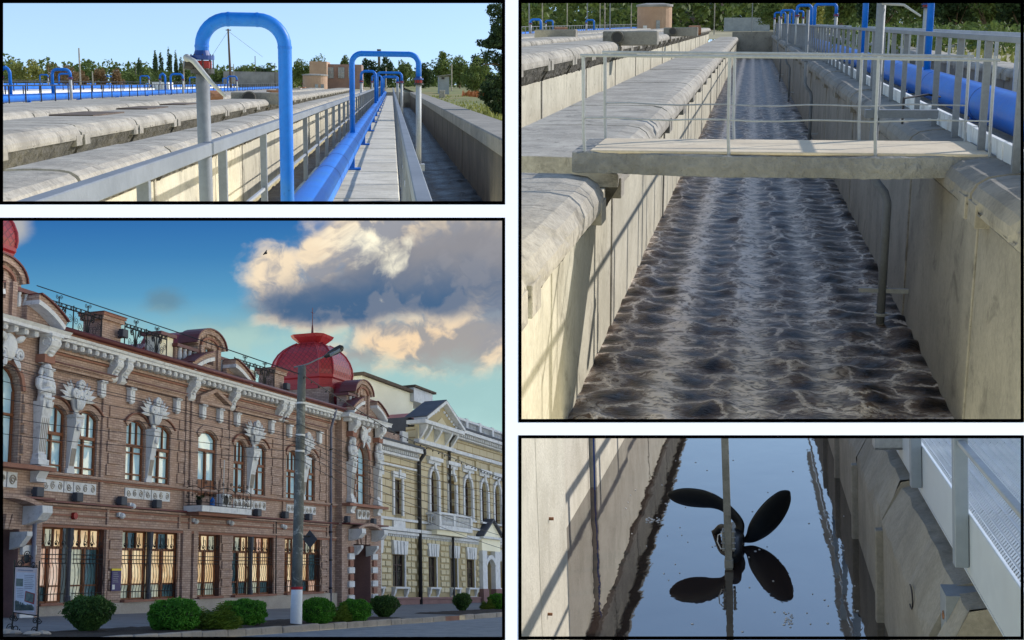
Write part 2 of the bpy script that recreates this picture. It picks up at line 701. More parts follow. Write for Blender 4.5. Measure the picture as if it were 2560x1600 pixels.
OPEN = [('top left', 0, 0, 1263, 511), ('top right', 1296, 0, 2559.5, 1055.5), ('bottom left', 0, 544, 1263, 1600), ('bottom right', 1296, 1088, 2559.5, 1599)]
mb = MB()
wall_bar(mb, -260, -120, -6, 1720)
wall_bar(mb, 2562, -120, 2820, 1720)
wall_bar(mb, -6, -120, 2562, -6)
wall_bar(mb, -6, 1604, 2562, 1720)
wall_bar(mb, 1262, -6, 1297, 1604)
wall_bar(mb, -6, 510, 1262, 545)
wall_bar(mb, 1297, 1054.5, 2562, 1089)
wo = obj('white_wall', mb.mesh('white_wall', 'white_paint'))
tag(wo, kind='structure')
for nm, x0, y0, x1, y1 in OPEN:
    mb = MB()
    t = 8.0
    X0, Y0, X1, Y1 = x0, y0, x1, y1
    for q in ((X0 - 7 * (x0 == 0), Y0 - 7 * (y0 == 0), X0 + t, Y1), (X1 - t, Y0 - 7 * (y0 == 0), X1, Y1),
              (X0 + t, Y0 - 7 * (y0 == 0), X1 - t, Y0 + t), (X0 + t, Y1 - t, X1 - t, Y1 + 6 * (y1 == 1600))):
        wall_bar(mb, *q, lift=0.006, deep=0.08)
    fo = obj('window_frame', mb.mesh('window_frame', 'black_paint'))
    tag(fo, 'black frame of the %s opening in the white wall' % nm, 'frame', 'black frames of the four openings')
DONE.update(o.name for o in bpy.data.objects)


# ================================================================ parts shared by the two basin views
def water_material(name, dark, foam, cell, foam_amt, warp=0.5, gloss=0.4, streak=0.0):
    """aerated water: dark boils ringed with foam lines"""
    m, n, b = pbr(name)
    tc = n.new('ShaderNodeTexCoord').outputs['Object']
    wv = n.new('ShaderNodeTexNoise')
    n.put(wv.inputs['Vector'], tc)
    wv.inputs['Scale'].default_value = 1.6 / cell
    wv.inputs['Detail'].default_value = 5
    wv.inputs['Roughness'].default_value = 0.65
    sub = n.new('ShaderNodeVectorMath', operation='SUBTRACT')
    n.put(sub.inputs[0], wv.outputs['Color'])
    sub.inputs[1].default_value = (0.5, 0.5, 0.5)
    sc = n.new('ShaderNodeVectorMath', operation='SCALE')
    n.put(sc.inputs[0], sub.outputs[0])
    sc.inputs['Scale'].default_value = warp * cell
    ad = n.new('ShaderNodeVectorMath', operation='ADD')
    n.put(ad.inputs[0], tc)
    n.put(ad.inputs[1], sc.outputs[0])
    v = ad.outputs[0]
    lines = []
    for scl, w0, w1 in ((1.0, 0.0, 0.10), (2.6, 0.0, 0.07)):
        vo = n.new('ShaderNodeTexVoronoi', feature='DISTANCE_TO_EDGE', voronoi_dimensions='2D')
        n.put(vo.inputs['Vector'], v)
        vo.inputs['Scale'].default_value = scl / cell
        vo.inputs['Randomness'].default_value = 0.55
        lines.append(n.math('SUBTRACT', 1.0, n.sstep(vo.outputs['Distance'], w0, w1)))
    nz = n.noise(tc, 1.3 / cell, 5, 0.7, 0.5)
    fine = n.noise(tc, 9.0 / cell, 4, 0.7, 1.2)
    a = n.math('MULTIPLY', lines[0], n.sstep(nz, 0.32, 0.62))
    c = n.math('MULTIPLY', lines[1], n.sstep(fine, 0.45, 0.7))
    f = n.math('ADD', n.math('MULTIPLY', a, 0.75), n.math('MULTIPLY', c, 0.45))
    f = n.math('ADD', f, n.math('MULTIPLY', n.sstep(fine, 0.55, 0.8), 0.35), clamp=True)
    if streak:
        sx = n.new('ShaderNodeSeparateXYZ')
        n.put(sx.inputs[0], v)
        st = n.math('ABSOLUTE', n.math('SINE', n.math('MULTIPLY', n.math('ADD', sx.outputs[0], 1.75), math.pi / .8)))
        st = n.math('MULTIPLY', n.sstep(st, .55, 1.0), n.sstep(n.noise(tc, 2.2, 5, .7, .8), .38, .66))
        f = n.math('ADD', f, n.math('MULTIPLY', st, streak), clamp=True)
    f = n.math('MULTIPLY', f, foam_amt)
    base = n.mix(n.sstep(nz, 0.35, 0.65), dark, tuple(x * 2.0 for x in dark[:3]) + (1,))
    col = n.mix(f, base, foam)
    n.put(b.inputs['Base Color'], col)
    n.put(b.inputs['Roughness'], n.math('ADD', n.math('MULTIPLY', f, 0.4), gloss))
    b.inputs['IOR'].default_value = 1.2
    b.inputs['Specular IOR Level'].default_value = 0.18
    bp = n.new('ShaderNodeBump')
    bp.inputs['Strength'].default_value = 0.9
    bp.inputs['Distance'].default_value = 0.06 * cell
    n.put(bp.inputs['Height'], n.math('ADD', n.math('ADD', nz, n.math('MULTIPLY', fine, .4)), n.math('MULTIPLY', f, 0.5)))
    n.put(b.inputs['Normal'], bp.outputs[0])
    return m


def boil_material(name, sx, sy, x_off, dark, mid, foam, streaks, foam_amt=1.0):
    """rows of round aeration boils: dark centre, thin rings, foam where neighbouring boils meet"""
    m, n, b = pbr(name)
    tc = n.new('ShaderNodeTexCoord').outputs['Object']
    def warped(scale, amt, off):
        t = n.new('ShaderNodeTexNoise')
        n.put(t.inputs['Vector'], tc)
        t.inputs['Scale'].default_value = scale
        t.inputs['Detail'].default_value = 6
        t.inputs['Roughness'].default_value = .68
        s_ = n.new('ShaderNodeVectorMath', operation='SUBTRACT')
        n.put(s_.inputs[0], t.outputs['Color'])
        s_.inputs[1].default_value = (.5, .5, .5)
        k = n.new('ShaderNodeVectorMath', operation='SCALE')
        n.put(k.inputs[0], s_.outputs[0])
        k.inputs['Scale'].default_value = amt
        return k.outputs[0]
    ad = n.new('ShaderNodeVectorMath', operation='ADD')
    n.put(ad.inputs[0], tc)
    n.put(ad.inputs[1], warped(2.4, .62, 0))
    v = n.mapping(ad.outputs[0], (1 / sx, 1 / sy, 1), (x_off, 0, 0))
    def vor(feat):
        o = n.new('ShaderNodeTexVoronoi', feature=feat, voronoi_dimensions='2D')
        n.put(o.inputs['Vector'], v)
        o.inputs['Scale'].default_value = 1.0
        o.inputs['Randomness'].default_value = .5
        return o.outputs['Distance']
    d, e = vor('F1'), vor('DISTANCE_TO_EDGE')
    nz = n.noise(tc, 2.1, 6, .68, .6)
    fine = n.noise(n.mapping(tc, (.7, 1.7, 1)), 11.0, 8, .75, 1.2)
    mott = n.noise(n.mapping(tc, (.75, 1.3, 1)), 7.0, 5, .62, 1.4)
    A = n.math('ADD', d, n.math('MULTIPLY', n.math('SUBTRACT', nz, .5), .5))
    outer = n.sstep(A, .26, .56)
    veil = n.math('MULTIPLY', outer, n.sstep(mott, .44, .60))
    ee = n.math('ADD', e, n.math('MULTIPLY', n.math('SUBTRACT', mott, .5), .22))
    edge = n.math('MULTIPLY', n.math('SUBTRACT', 1.0, n.sstep(n.math('ABSOLUTE', ee), .0, .07)), n.sstep(nz, .34, .55))
    thin = n.math('MULTIPLY', n.math('SUBTRACT', 1.0, n.sstep(n.math('ABSOLUTE', n.math('SUBTRACT', mott, .52)), .0, .018)), outer)
    sxyz = n.new('ShaderNodeSeparateXYZ')
    n.put(sxyz.inputs[0], ad.outputs[0])
    f = n.math('ADD', n.math('MULTIPLY', edge, .6), n.math('MULTIPLY', veil, .34))
    f = n.math('ADD', f, n.math('MULTIPLY', thin, .45))
    for x0, w, amt in streaks:
        g = n.math('SUBTRACT', 1.0, n.sstep(n.math('ABSOLUTE', n.math('SUBTRACT', sxyz.outputs[0], x0)), 0.0, w))
        f = n.math('ADD', f, n.math('MULTIPLY', n.math('MULTIPLY', g, n.math('ADD', .25, n.sstep(mott, .36, .58))), amt))
    f = n.math('MULTIPLY', f, foam_amt, clamp=True)
    cen = n.math('SUBTRACT', 1.0, n.sstep(n.math('ADD', d, n.math('MULTIPLY', n.math('SUBTRACT', nz, .5), .5)), .06, .42))
    col = n.mix(f, n.mix(cen, mid, dark), foam)
    n.put(b.inputs['Base Color'], col)
    n.put(b.inputs['Roughness'], n.math('ADD', n.math('MULTIPLY', f, .4), .35))
    b.inputs['Specular IOR Level'].default_value = .12
    bp = n.new('ShaderNodeBump')
    bp.inputs['Strength'].default_value = .8
    bp.inputs['Distance'].default_value = .05
    n.put(bp.inputs['Height'], n.math('ADD', n.math('ADD', n.math('MULTIPLY', mott, .8), n.math('MULTIPLY', f, .4)), n.math('MULTIPLY', cen, .5)))
    n.put(b.inputs['Normal'], bp.outputs[0])
    return m


boil_material('water_boil', .78, .7, 0.0, srgb(28, 22, 18), srgb(100, 83, 70), srgb(240, 226, 212), [(-.96, .36, .7), (.13, .36, .75), (1.12, .3, .45)], 1.35)
boil_material('water_foam', .7, 2.2, 0.0, srgb(12, 10, 9), srgb(36, 31, 28), srgb(128, 120, 112), [(1.2, .35, .3)], .8)
surface('ground_dry', srgb(132, 124, 96), srgb(160, 150, 118), 0.15, 0.95, 0.3, 10, stain=srgb(96, 104, 62), stain_amt=0.7, stain_scale=0.5)
surface('grass_field', srgb(82, 92, 46), srgb(128, 126, 74), 0.25, 0.95, 0.5, 20, stain=srgb(150, 104, 70), stain_amt=0.6, stain_scale=0.6)
surface('brick_far', srgb(128, 104, 95), srgb(146, 120, 109), 0.4, 0.9, 0.1, 20)
surface('brick_orange', srgb(156, 128, 108), srgb(174, 146, 124), 0.5, 0.9, 0.1, 20)
surface('roof_grey', srgb(120, 118, 116), srgb(150, 148, 146), 0.5, 0.9, 0.1, 20)
surface('glass_far', srgb(90, 100, 112), srgb(130, 140, 150), 0.5, 0.2, 0.0, 10, spec=0.8)
surface('wood_dark', srgb(74, 62, 54), srgb(98, 84, 72), 2.0, 0.9, 0.2, 16)
surface('grey_box', srgb(120, 126, 134), srgb(140, 146, 152), 1.0, 0.7, 0.1, 16)


def coping_mesh(L, depth, hh, seed, lip=.24):
    """one precast coping unit along +y from 0 to L; front faces +x (front edge at x=0, top at z=0), rounded edge, pale tabs at the joints"""
    rs = random.Random(seed)
    q = lip / .24
    prof = [(-depth, 0.0), (-.5 * depth - .1, .01), (-.26 * q, 0.0), (-.12 * q, -.02 * q), (-.045 * q, -.07 * q), (-.005, -.14 * q), (0.0, -.2 * q), (-.01, -lip), (-.2, -lip), (-depth, -lip)]
    ny = max(8, int(L / .22))
    mb = MB()
    n = len(prof)
    for j in range(ny + 1):
        y = L * j / ny
        e = j in (0, ny)
        for i, (x, z) in enumerate(prof):
            dx = rs.uniform(-.004, .004) if 2 < i < 8 else 0
            dz = rs.uniform(-.003, .003) if 0 < i < 7 else 0
            if 2 < i < 7 and rs.random() < .035:
                dx -= rs.uniform(.015, .05)
                dz -= rs.uniform(.0, .03)
            if e and 2 < i < 8:
                dx -= .03
            mb.v.append((x + dx, y, z + dz))
    for j in range(ny):
        for i in range(n):
            i2 = (i + 1) % n
            mb.f.append((j * n + i, j * n + i2, (j + 1) * n + i2, (j + 1) * n + i))
    mb.f.append(tuple(range(n)))
    mb.f.append(tuple(ny * n + i for i in range(n - 1, -1, -1)))
    for y0, y1 in ((.05, .09 * L), (.91 * L, L - .05)):
        mb.bbox((.008, y0, -lip * 1.4), (-.25, y1, -lip * .7), .008)
    return mb


def channel_wall(pl, label, x, y0, y1, pw, ztop, zbot, thick, face=1, cop=None, mat='concrete_panel', cop_mat='concrete', cat='wall',
                 name='basin_wall', rib=True, y_first=None, core=True, beam_in=.26, cop_y=None, lip=.24):
    """wall of precast panels whose visible side is at x and looks to +x (face=1) or -x (face=-1), with coping units on top.
    cop = (front x, top z, depth, height, unit length)"""
    t = thing(pl, name, label, cat, (x, y0, zbot))
    mb = MB()
    if core:
        mb.box((x - face * 0.07, y0, zbot - .3), (x - face * thick, y1, ztop))
        part(t, 'core', mb, 'concrete_dark')
    me = MB().bbox((0, 0.035, 0), (-face * 0.075, pw - 0.035, ztop - zbot + .3), 0.012).mesh('panel', mat)
    y = y_first if y_first is not None else y0
    i = 0
    ribm = MB().bbox((face * .05, -0.06, 0), (-face * .07, 0.06, ztop - zbot + .3), 0.01).mesh('rib', cop_mat)
    while y < y1 - .2 and i < 60:
        part(t, 'panel', None, None, data=me, absolute=False, loc=(random.uniform(-.012, .012), y - y0, -.3))
        if rib and i % 2 == 0:
            part(t, 'rib', None, None, data=ribm, absolute=False, loc=(-face * .02, y - y0, -.3))
        y += pw
        i += 1
    if cop:
        fx, tz, dep, hh, L = cop
        ms = []
        for k in range(3):
            c = coping_mesh(L - .12, dep, hh, k + int(abs(x) * 10), lip)
            if face < 0:
                c.v = [(-a, b, d) for a, b, d in c.v]
            ms.append(c.mesh('coping', cop_mat))
            bl = MB()
            rr_ = random.Random(k + 5)
            ny = 30
            bl.grid(lambda u, v: (face * (-.015 - beam_in * v + rr_.uniform(-.02, .02)), u * (L - .22) + .03, -lip + .03 - v * (hh - lip) + (rr_.uniform(-.04, .04) if v == 1 else 0)), ny, 6)
            bl.box((face * (-beam_in - .05), .04, -lip - .01), (face * (-dep + .1), L - .2, -hh))
            bl.prism([(face * -.02, -lip + .02), (face * (-beam_in), -hh), (face * -dep, -hh), (face * -dep, -lip + .02)], 'y', .03, .05)
            ms.append(bl.mesh('coping_beam', 'concrete_dark'))
        y = y_first if y_first is not None else y0
        i = 0
        while y < y1 - .2 and i < 60:
            if cop_y and i < len(cop_y):
                y = cop_y[i]
            dz = tz - zbot + random.uniform(-.01, .01)
            part(t, 'coping', None, None, data=ms[(i % 3) * 2], absolute=False, loc=(fx - x, y - y0, dz))
            part(t, 'coping_beam', None, None, data=ms[(i % 3) * 2 + 1], absolute=False, loc=(fx - x, y - y0, dz))
            y += L
            i += 1
    return t


def railing(pl, label, x, y0, y1, step, z0, zt, post_w, rail_w, rail_h, mids=(), mat='grey_steel', post_mat=None, y_first=None, cat='railing', posts=60):
    t = thing(pl, 'railing', label, cat, (x, y0, z0))
    mb = MB()
    mb.bbox((x - rail_w / 2, y0, zt - rail_h), (x + rail_w / 2, y1, zt), 0.006)
    part(t, 'top_rail', mb, mat)
    for zm, w in mids:
        part(t, 'mid_rail', MB().box((x - w / 2, y0, zm - w / 2), (x + w / 2, y1, zm + w / 2)), 'pale_steel' if mat != 'black_steel' else mat)
    me = MB().bbox((-post_w / 2, -post_w / 2, 0), (post_w / 2, post_w / 2, zt - rail_h - z0), 0.004).mesh('post', post_mat or mat)
    y = y_first if y_first is not None else y0
    i = 0
    while y < y1 and i < posts:
        part(t, 'post', None, None, data=me, absolute=False, loc=(0, y - y0, 0))
        y += step
        i += 1
    return t


def big_pipe(pl, label, x, z, r, y0, y1, ring=3.0, sup=9.0, deck=0.0, seg=24, ring_first=None):
    t = thing(pl, 'water_pipe', label, 'pipe', (x, y0, z))
    n = 24
    part(t, 'pipe', MB().tube([(x, y0 + (y1 - y0) * i / n, z) for i in range(n + 1)], r, seg), 'blue_paint', smooth=True)
    rm = MB().tube([(0, -.02, 0), (0, .02, 0)], r * 1.012, seg).mesh('seam', 'dark_blue_paint')
    y = ring_first or y0 + ring / 2
    i = 0
    while y < y1 and i < 40:
        part(t, 'seam', None, None, data=rm, absolute=False, loc=(0, y - y0, 0))
        y += ring
        i += 1
    sm = MB()
    sm.box((-r * .55, -.07, deck - z + .03), (r * .75, .07, -r * .6))
    sm.box((-r * .9, -.16, deck - z + .004), (r * 1.35, .16, deck - z + .035))
    sm = sm.mesh('support', 'blue_paint')
    y = y0 + sup * .4
    i = 0
    while y < y1 and i < 20:
        part(t, 'support', None, None, data=sm, absolute=False, loc=(0, y - y0, 0))
        y += sup
        i += 1
    return t


def pipe_arch(pl, label, y, xb, zb, xp, zt, zf, zp, r, group=None, detail=True, lever=1, name='pipe_arch', bend=.22, pole_mat='pale_steel'):
    """blue riser at xb from height zb up to zt, over to xp and down to a flanged valve at zf on a pale pole that ends at zp"""
    t = thing(pl, name, label, 'pipe', (xb, y, zb), group)
    sg = 1 if xp > xb else -1
    R = bend
    path = [(xb, y, zb), (xb, y, zt - R)]
    path += [(xb + sg * R * (1 - math.cos(a)), y, zt - R + R * math.sin(a)) for a in [math.pi / 2 * i / 8 for i in range(1, 9)]]
    path += [(xp - sg * R * (1 - math.cos(a)), y, zt - R + R * math.sin(a)) for a in [math.pi / 2 * (8 - i) / 8 for i in range(0, 9)]]
    path += [(xp, y, zf)]
    seg = 20 if detail else 8
    part(t, 'riser', MB().tube(path, r, seg), 'blue_paint', smooth=True)
    if detail:
        for q in ((xb, y, zt - R), (xp, y, zt - R)):
            part(t, 'weld', MB().tube([(q[0], q[1], q[2] - .01), (q[0], q[1], q[2] + .01)], r * 1.05, seg), 'blue_paint')
        for q in (xb + sg * R, xp - sg * R):
            part(t, 'weld', MB().tube([(q - .01, y, zt), (q + .01, y, zt)], r * 1.05, seg), 'blue_paint')
    part(t, 'pole', MB().tube([(xp, y, zp), (xp, y, zf - .11)], r * 1.0, seg), pole_mat, smooth=True)
    part(t, 'flange', MB().lathe([(r * 1.0, zf + .07), (r * 1.25, zf + .03), (r * 1.75, zf + .03), (r * 1.75, zf - .005)], seg, (xp, y, 0)), 'dark_blue_paint')
    v = part(t, 'valve', MB().tube([(xp, y, zf - .012), (xp, y, zf - .075)], r * 1.35, seg), 'red_paint')
    part(t, 'flange', MB().tube([(xp, y, zf - .08), (xp, y, zf - .115)], r * 1.7, seg), 'black_steel' if detail else 'dark_blue_paint')
    if detail:
        for k in range(8):
            a = k * math.pi / 4 + .2
            bx, by = xp + r * 1.55 * math.cos(a), y + r * 1.55 * math.sin(a)
            part(t, 'bolt', MB().tube([(bx, by, zf - .125), (bx, by, zf + .04)], r * .09, 6), 'black_steel')
    if lever:
        g = lever
        hx = xp + g * -r * 1.9
        part(t, 'gearbox', MB().tube([(xp + g * -r * 1.1, y - r * .5, zf - .04), (hx - g * .03, y - r * .8, zf - .03)], r * .95, 12), 'black_steel')
        mbh = MB()
        mbh.tube([(hx + g * .0, y - r * 1.6, zf + .01), (hx + g * .06, y - r * 2.2, zf - .02), (hx + g * .2, y - r * 2.8, zf - .19), (hx + g * .31, y - r * 3.0, zf - .30)],
                 [.022, .024, .018, .013], 8)
        mbh.tube([(hx, y - r * .8, zf - .01), (hx, y - r * 1.9, zf + .01)], .03, 10)
        part(t, 'lever', mbh, 'pale_steel', smooth=True)
    return t

UNIT = 1440.0


# ================================================================ top left: basins with the blue pipe
p = P1
YE = 175.0
setting(p, 'ground', MB().add([(-900, 40, -2.3), (-28, 40, -2.3), (-28, 2600, -2.3), (-900, 2600, -2.3)], [(0, 1, 2, 3)]).add(
    [(-28, YE + 4, -.25), (900, YE + 4, -.25), (900, 2600, -.25), (-28, 2600, -.25)], [(0, 1, 2, 3)]), 'ground_dry')
# water in the two near channels
def bubbling(x0, x1, y0, y1, z, nx, ny, amp):
    rs = np.random.RandomState(3)
    ph = rs.uniform(0, 6.28, (6, 2))
    def fn(u, v):
        y = y0 + (y1 - y0) * (v ** 1.6)
        x = x0 + (x1 - x0) * u
        h = 0
        for k in range(6):
            h += math.sin(x * (2.1 + k * 1.3) + ph[k, 0] + .7 * math.sin(y * 1.1 + k)) * math.sin(y * (1.7 + k * 1.1) + ph[k, 1]) / (1.5 + k * .6)
        return (x, y, z + amp * h)
    return MB().grid(fn, nx, ny)
w = setting(p, 'water', bubbling(.15, 2.6, 24, YE, -1.47, 24, 300, .035), 'water_foam', True)
w2 = setting(p, 'water', bubbling(-3.6, -1.4, 18, YE, -1.47, 20, 300, .035), 'water_foam', True)

# deck of concrete slabs
deck = thing(p, 'walkway', 'pale concrete slab walkway under the thick blue pipe', 'walkway', (-1.55, 12, 0))
part(deck, 'deck_beam', MB().box((-1.5, 12, -.5), (.1, YE, -.17)), 'concrete_grey')
sm = MB().bbox((0, .03, -.16), (1.66, 2.97, 0), .015).mesh('slab', 'slab')
for i in range(54):
    part(deck, 'slab', None, None, data=sm, absolute=False, loc=(0.005, 1.2 + i * 3.0, random.uniform(-.008, .006)))

# left of the deck: wall of panels with copings, then more of the same
channel_wall(p, 'nearest basin wall of cream panels with thick broken coping, left of grey railing', -3.72, 8.6, YE, 6.0, .18, -1.9, .5, 1,
             cop=(-3.38, .70, .86, .56, 6.0), y_first=8.6)
channel_wall(p, 'second basin wall, its coping with dark ragged underside and notched joints', -5.75, 13.2, YE, 5.0, .16, -1.6, .5, 1,
             cop=(-5.36, .92, 1.75, .72, 5.0), y_first=13.2, lip=.26)
channel_wall(p, 'third basin wall with low plain coping, just behind the notched one', -9.2, 22, YE, 6.0, .42, -1.5, .5, 1,
             cop=(-9.0, .88, 1.6, .4, 6.0), y_first=22, lip=.3)
channel_wall(p, 'far basin wall with pale brownish coping before the white kerb', -12.2, 30, YE, 6.0, .45, -1.5, .5, 1, cop=(-12, .72, 2.6, .2, 9.0), y_first=30, rib=False)
setting(p, 'basin_floor', MB().box((-23.5, 30, -.9), (-14.2, YE, -.75)), 'rust')
# planks and pipe ends lying on the copings
for i, (px, py, L) in enumerate([(845, 800, .8), (1160, 768, .8), (355, 850, .9), (1700, 712, 1)]):
    q = p.at(px * .3439, py * .3439, z=.9)
    solo(p, 'plank', MB().box((q.x, q.y, .88), (q.x + L, q.y + 3.2, .95)), 'wood_dark',
         'old dark plank lying on the basin copings, %s' % ['below the white kerb in the middle', 'just left of the grey valve pole', 'nearest and leftmost of the planks', 'short one right of the grey valve pole'][i], 'plank', q, 'planks on the copings')
for i, (px, py) in enumerate([(1565, 706), (1830, 722)]):
    q = p.at(px * .3439, py * .3439, z=.9)
    tt = thing(p, 'pipe_stub', ['rust brown pipe stub standing on far coping right of the grey pole', 'short grey pipe in a concrete block on the coping'][i], 'pipe', q)
    if i == 0:
        part(tt, 'pipe', MB().tube([(-.25, -.1, 0), (.3, .1, 0)], .32, 12), 'rust', absolute=False)
    else:
        part(tt, 'block', MB().bbox((-.9, 0, -.25), (1.6, .9, .3), .03), 'concrete_grey', absolute=False)
        part(tt, 'pipe', MB().tube([(-.1, -.35, .05), (-.1, .5, .05)], .3, 14), 'concrete_dark', absolute=False)
        part(tt, 'pipe_mouth', MB().tube([(-.1, -.37, .05), (-.1, -.36, .05)], .24, 14), 'black_steel', absolute=False)
for i in range(4):
    q = p.at((666, 690, 722, 748)[i], (231, 227, 224, 221)[i], z=.85)
    solo(p, 'concrete_block', MB().bbox((q.x, q.y, .8), (q.x + (1.5, .8, 1.2, .7)[i], q.y + 2.5, 1.02), .03), ['rust', 'concrete_grey', 'concrete', 'rust'][i],
         'small block on the far copings, %s' % ['just right of the pipe in its block', 'second right of the grey pole', 'just left of the blue riser', 'just right of the blue riser'][i], 'block', q, 'blocks on the far copings')

# rails along the near deck
railing(p, 'grey steel railing on the left edge of the pipe walkway, close by', -1.5, 4.8, YE, 3.7, -.1, 1.2, .075, .085, .105, mids=((.45, .03),), y_first=7.96)
rr = railing(p, 'grey steel railing on the right edge of the pipe walkway', .167, 5, YE, 3.0, -.05, 1.1, .07, .088, .12, mids=((.5, .03),), y_first=10)
big_pipe(p, 'long thick bright blue pipe along the walkway', -.88, .39, .2, 11.2, YE, ring=3.1, sup=10.3, ring_first=17.5)
pipe_arch(p, 'large blue pipe arch with red valve and lever on grey pole, nearest', 10.96, -.88, .42, -1.555, 2.195, 1.87, -1.6, .057, 'blue pipe arches on the near walkway', pole_mat='grey_steel')
pipe_arch(p, 'blue pipe arch reaching right to a tall pale pole in the channel', 29.3, -.88, .42, .604, 2.33, 1.78, -.15, .062, 'blue pipe arches on the near walkway', lever=0)
for i, (yy, xp, lab) in enumerate([(72, -1.66, 'third blue pipe arch, reaching left over the railing'), (80, .62, 'fourth blue pipe arch, reaching right over the channel'),
                                   (112, -1.66, 'fifth blue pipe arch, small and far, reaching left'), (126, .62, 'sixth blue pipe arch, small and far, reaching right'),
                                   (152, .62, 'farthest blue pipe arch on the near walkway')]):
    pipe_arch(p, lab, yy, -.88, .42, xp, 2.3, 1.8, -.4, .075, 'blue pipe arches on the near walkway', detail=False, lever=0)
# bracket that carries the pole over the right channel
solo(p, 'pole_bracket', MB().box((.2, 29.2, -.2), (.72, 29.4, -.14)).box((.56, 29.1, -.25), (.74, 29.5, -.1)), 'pale_steel', 'small steel bracket holding the tall pale pole over the channel', 'bracket', (.2, 29.2, -.2))

# right channel: outer wall with end wall
rw = channel_wall(p, 'grey outer wall of the right channel, in shadow with pale top', 2.5, 16, YE, 6.0, .1, -1.9, 1.0, -1, mat='concrete_shaded', cop_mat='concrete', rib=False)
for k in range(27):
    part(rw, 'coping', MB().bbox((2.44, 16 + k * 6, .1), (3.7, 21.97 + k * 6, .5), .03), 'concrete_grey')
part(rw, 'end_wall', MB().box((-1.4, YE, -2), (3.7, YE + .6, .48)), 'concrete_grey')
# grassy bank to the right
mb = MB()
def bank(u, v):
    y = 16 + (v ** 2) * 1500
    x = 3.7 + u * (40 + y * .5)
    return (x, y, .3 + .25 * math.sin(x * .3 + y * .05) * min(1, (x - 3.7) * .3) + .5 * min(1, u * 4) * math.sin(y * .02 + 1) * .4)
setting(p, 'grass_bank', mb.grid(bank, 30, 60), 'grass_field', True)
gb = MB()
rs = np.random.RandomState(5)
for i in range(9000):
    y = 22 + rs.rand() ** 1.5 * 120
    x = 3.75 + rs.rand() * (6 + y * .2)
    h = rs.uniform(.05, .22)
    a = rs.rand() * 6.28
    w_ = .05 + y * .0006
    gb.add([(x - w_ * math.cos(a), y - w_ * math.sin(a), .25), (x + w_ * math.cos(a), y + w_ * math.sin(a), .25), (x + rs.uniform(-.1, .1), y, .32 + h)], [(0, 1, 2)])
setting(p, 'grass', gb, 'leaf_yellow', kind='stuff')
rb = MB()
for i in range(3000):
    y = 90 + rs.rand() * 60
    x = 8 + rs.rand() * 14
    a = rs.rand() * 6.28
    rb.add([(x - .25 * math.cos(a), y - .25 * math.sin(a), .2), (x + .25 * math.cos(a), y + .25 * math.sin(a), .2), (x, y, .5 + rs.rand() * .6)], [(0, 1, 2)])
MATS['leaf_rust'] = leafy('leaf_rust', srgb(120, 66, 34), srgb(150, 96, 56))
setting(p, 'withered_plants', rb, 'leaf_rust', kind='stuff')
solo(p, 'concrete_post', MB().bbox((0, 0, -.5), (.55, .55, .75), .05).shift((p.at(1098, 245, z=.35))), 'concrete', 'short pale concrete post on the grass beside the outer wall', 'post', p.at(1098, 245, z=.35))

# second walkway with pipe far to the left
d2k = thing(p, 'walkway', 'far walkway with white kerb on the left, carrying its own blue pipe', 'walkway', (-25.6, 60, 0))
part(d2k, 'deck', MB().box((-25.6, 55, -.3), (-22.9, 300, -.0)), 'slab')
wk = MB().bbox((0, 0.02, -.9), (-.25, 5.5, .02), .02).mesh('kerb', 'white_kerb')
wl = coping_mesh(5.5, .8, .5, 9).mesh('coping', 'white_kerb')
for i in range(42):
    part(d2k, 'kerb', None, None, data=wk, absolute=False, loc=(2.72, -5 + i * 5.6, 0))
    part(d2k, 'coping', None, None, data=wl, absolute=False, loc=(3.4, -5 + i * 5.6, -.28))
big_pipe(p, 'distant blue pipe running along the far left walkway', -24, .39, .26, 55, 300, ring=6, sup=14)
railing(p, 'thin black railing before the far blue pipe on the left', -22.8, 55, 300, 3.6, -.2, 1.25, .07, .07, .07, mat='black_steel', posts=68)
railing(p, 'thin dark railing behind the far blue pipe on the left', -25.4, 55, 300, 4.2, -.2, 1.2, .07, .06, .06, mat='black_steel', posts=58)
for i, (pxb, pxp) in enumerate([(74, 54), (172, 214), (436, 424), (449, 478), (584, 606), (24, 10)]):
    Y = 24 * 3200 / (979 - pxb)
    xp = (pxp - 979) / 3200 * Y
    pipe_arch(p, ['leftmost of the large far blue arches', 'second far blue arch, with pale pole to its right', 'narrow far blue arch left of the grey valve pole',
                  'wide far blue arch left of the grey valve pole', 'far blue arch between grey pole and blue riser', 'far blue arch cut by the left frame'][i],
              Y, -24, .4, xp, 2.3, 1.75, -.3, .11, 'far blue pipe arches on the left', detail=False, lever=0, bend=.35)
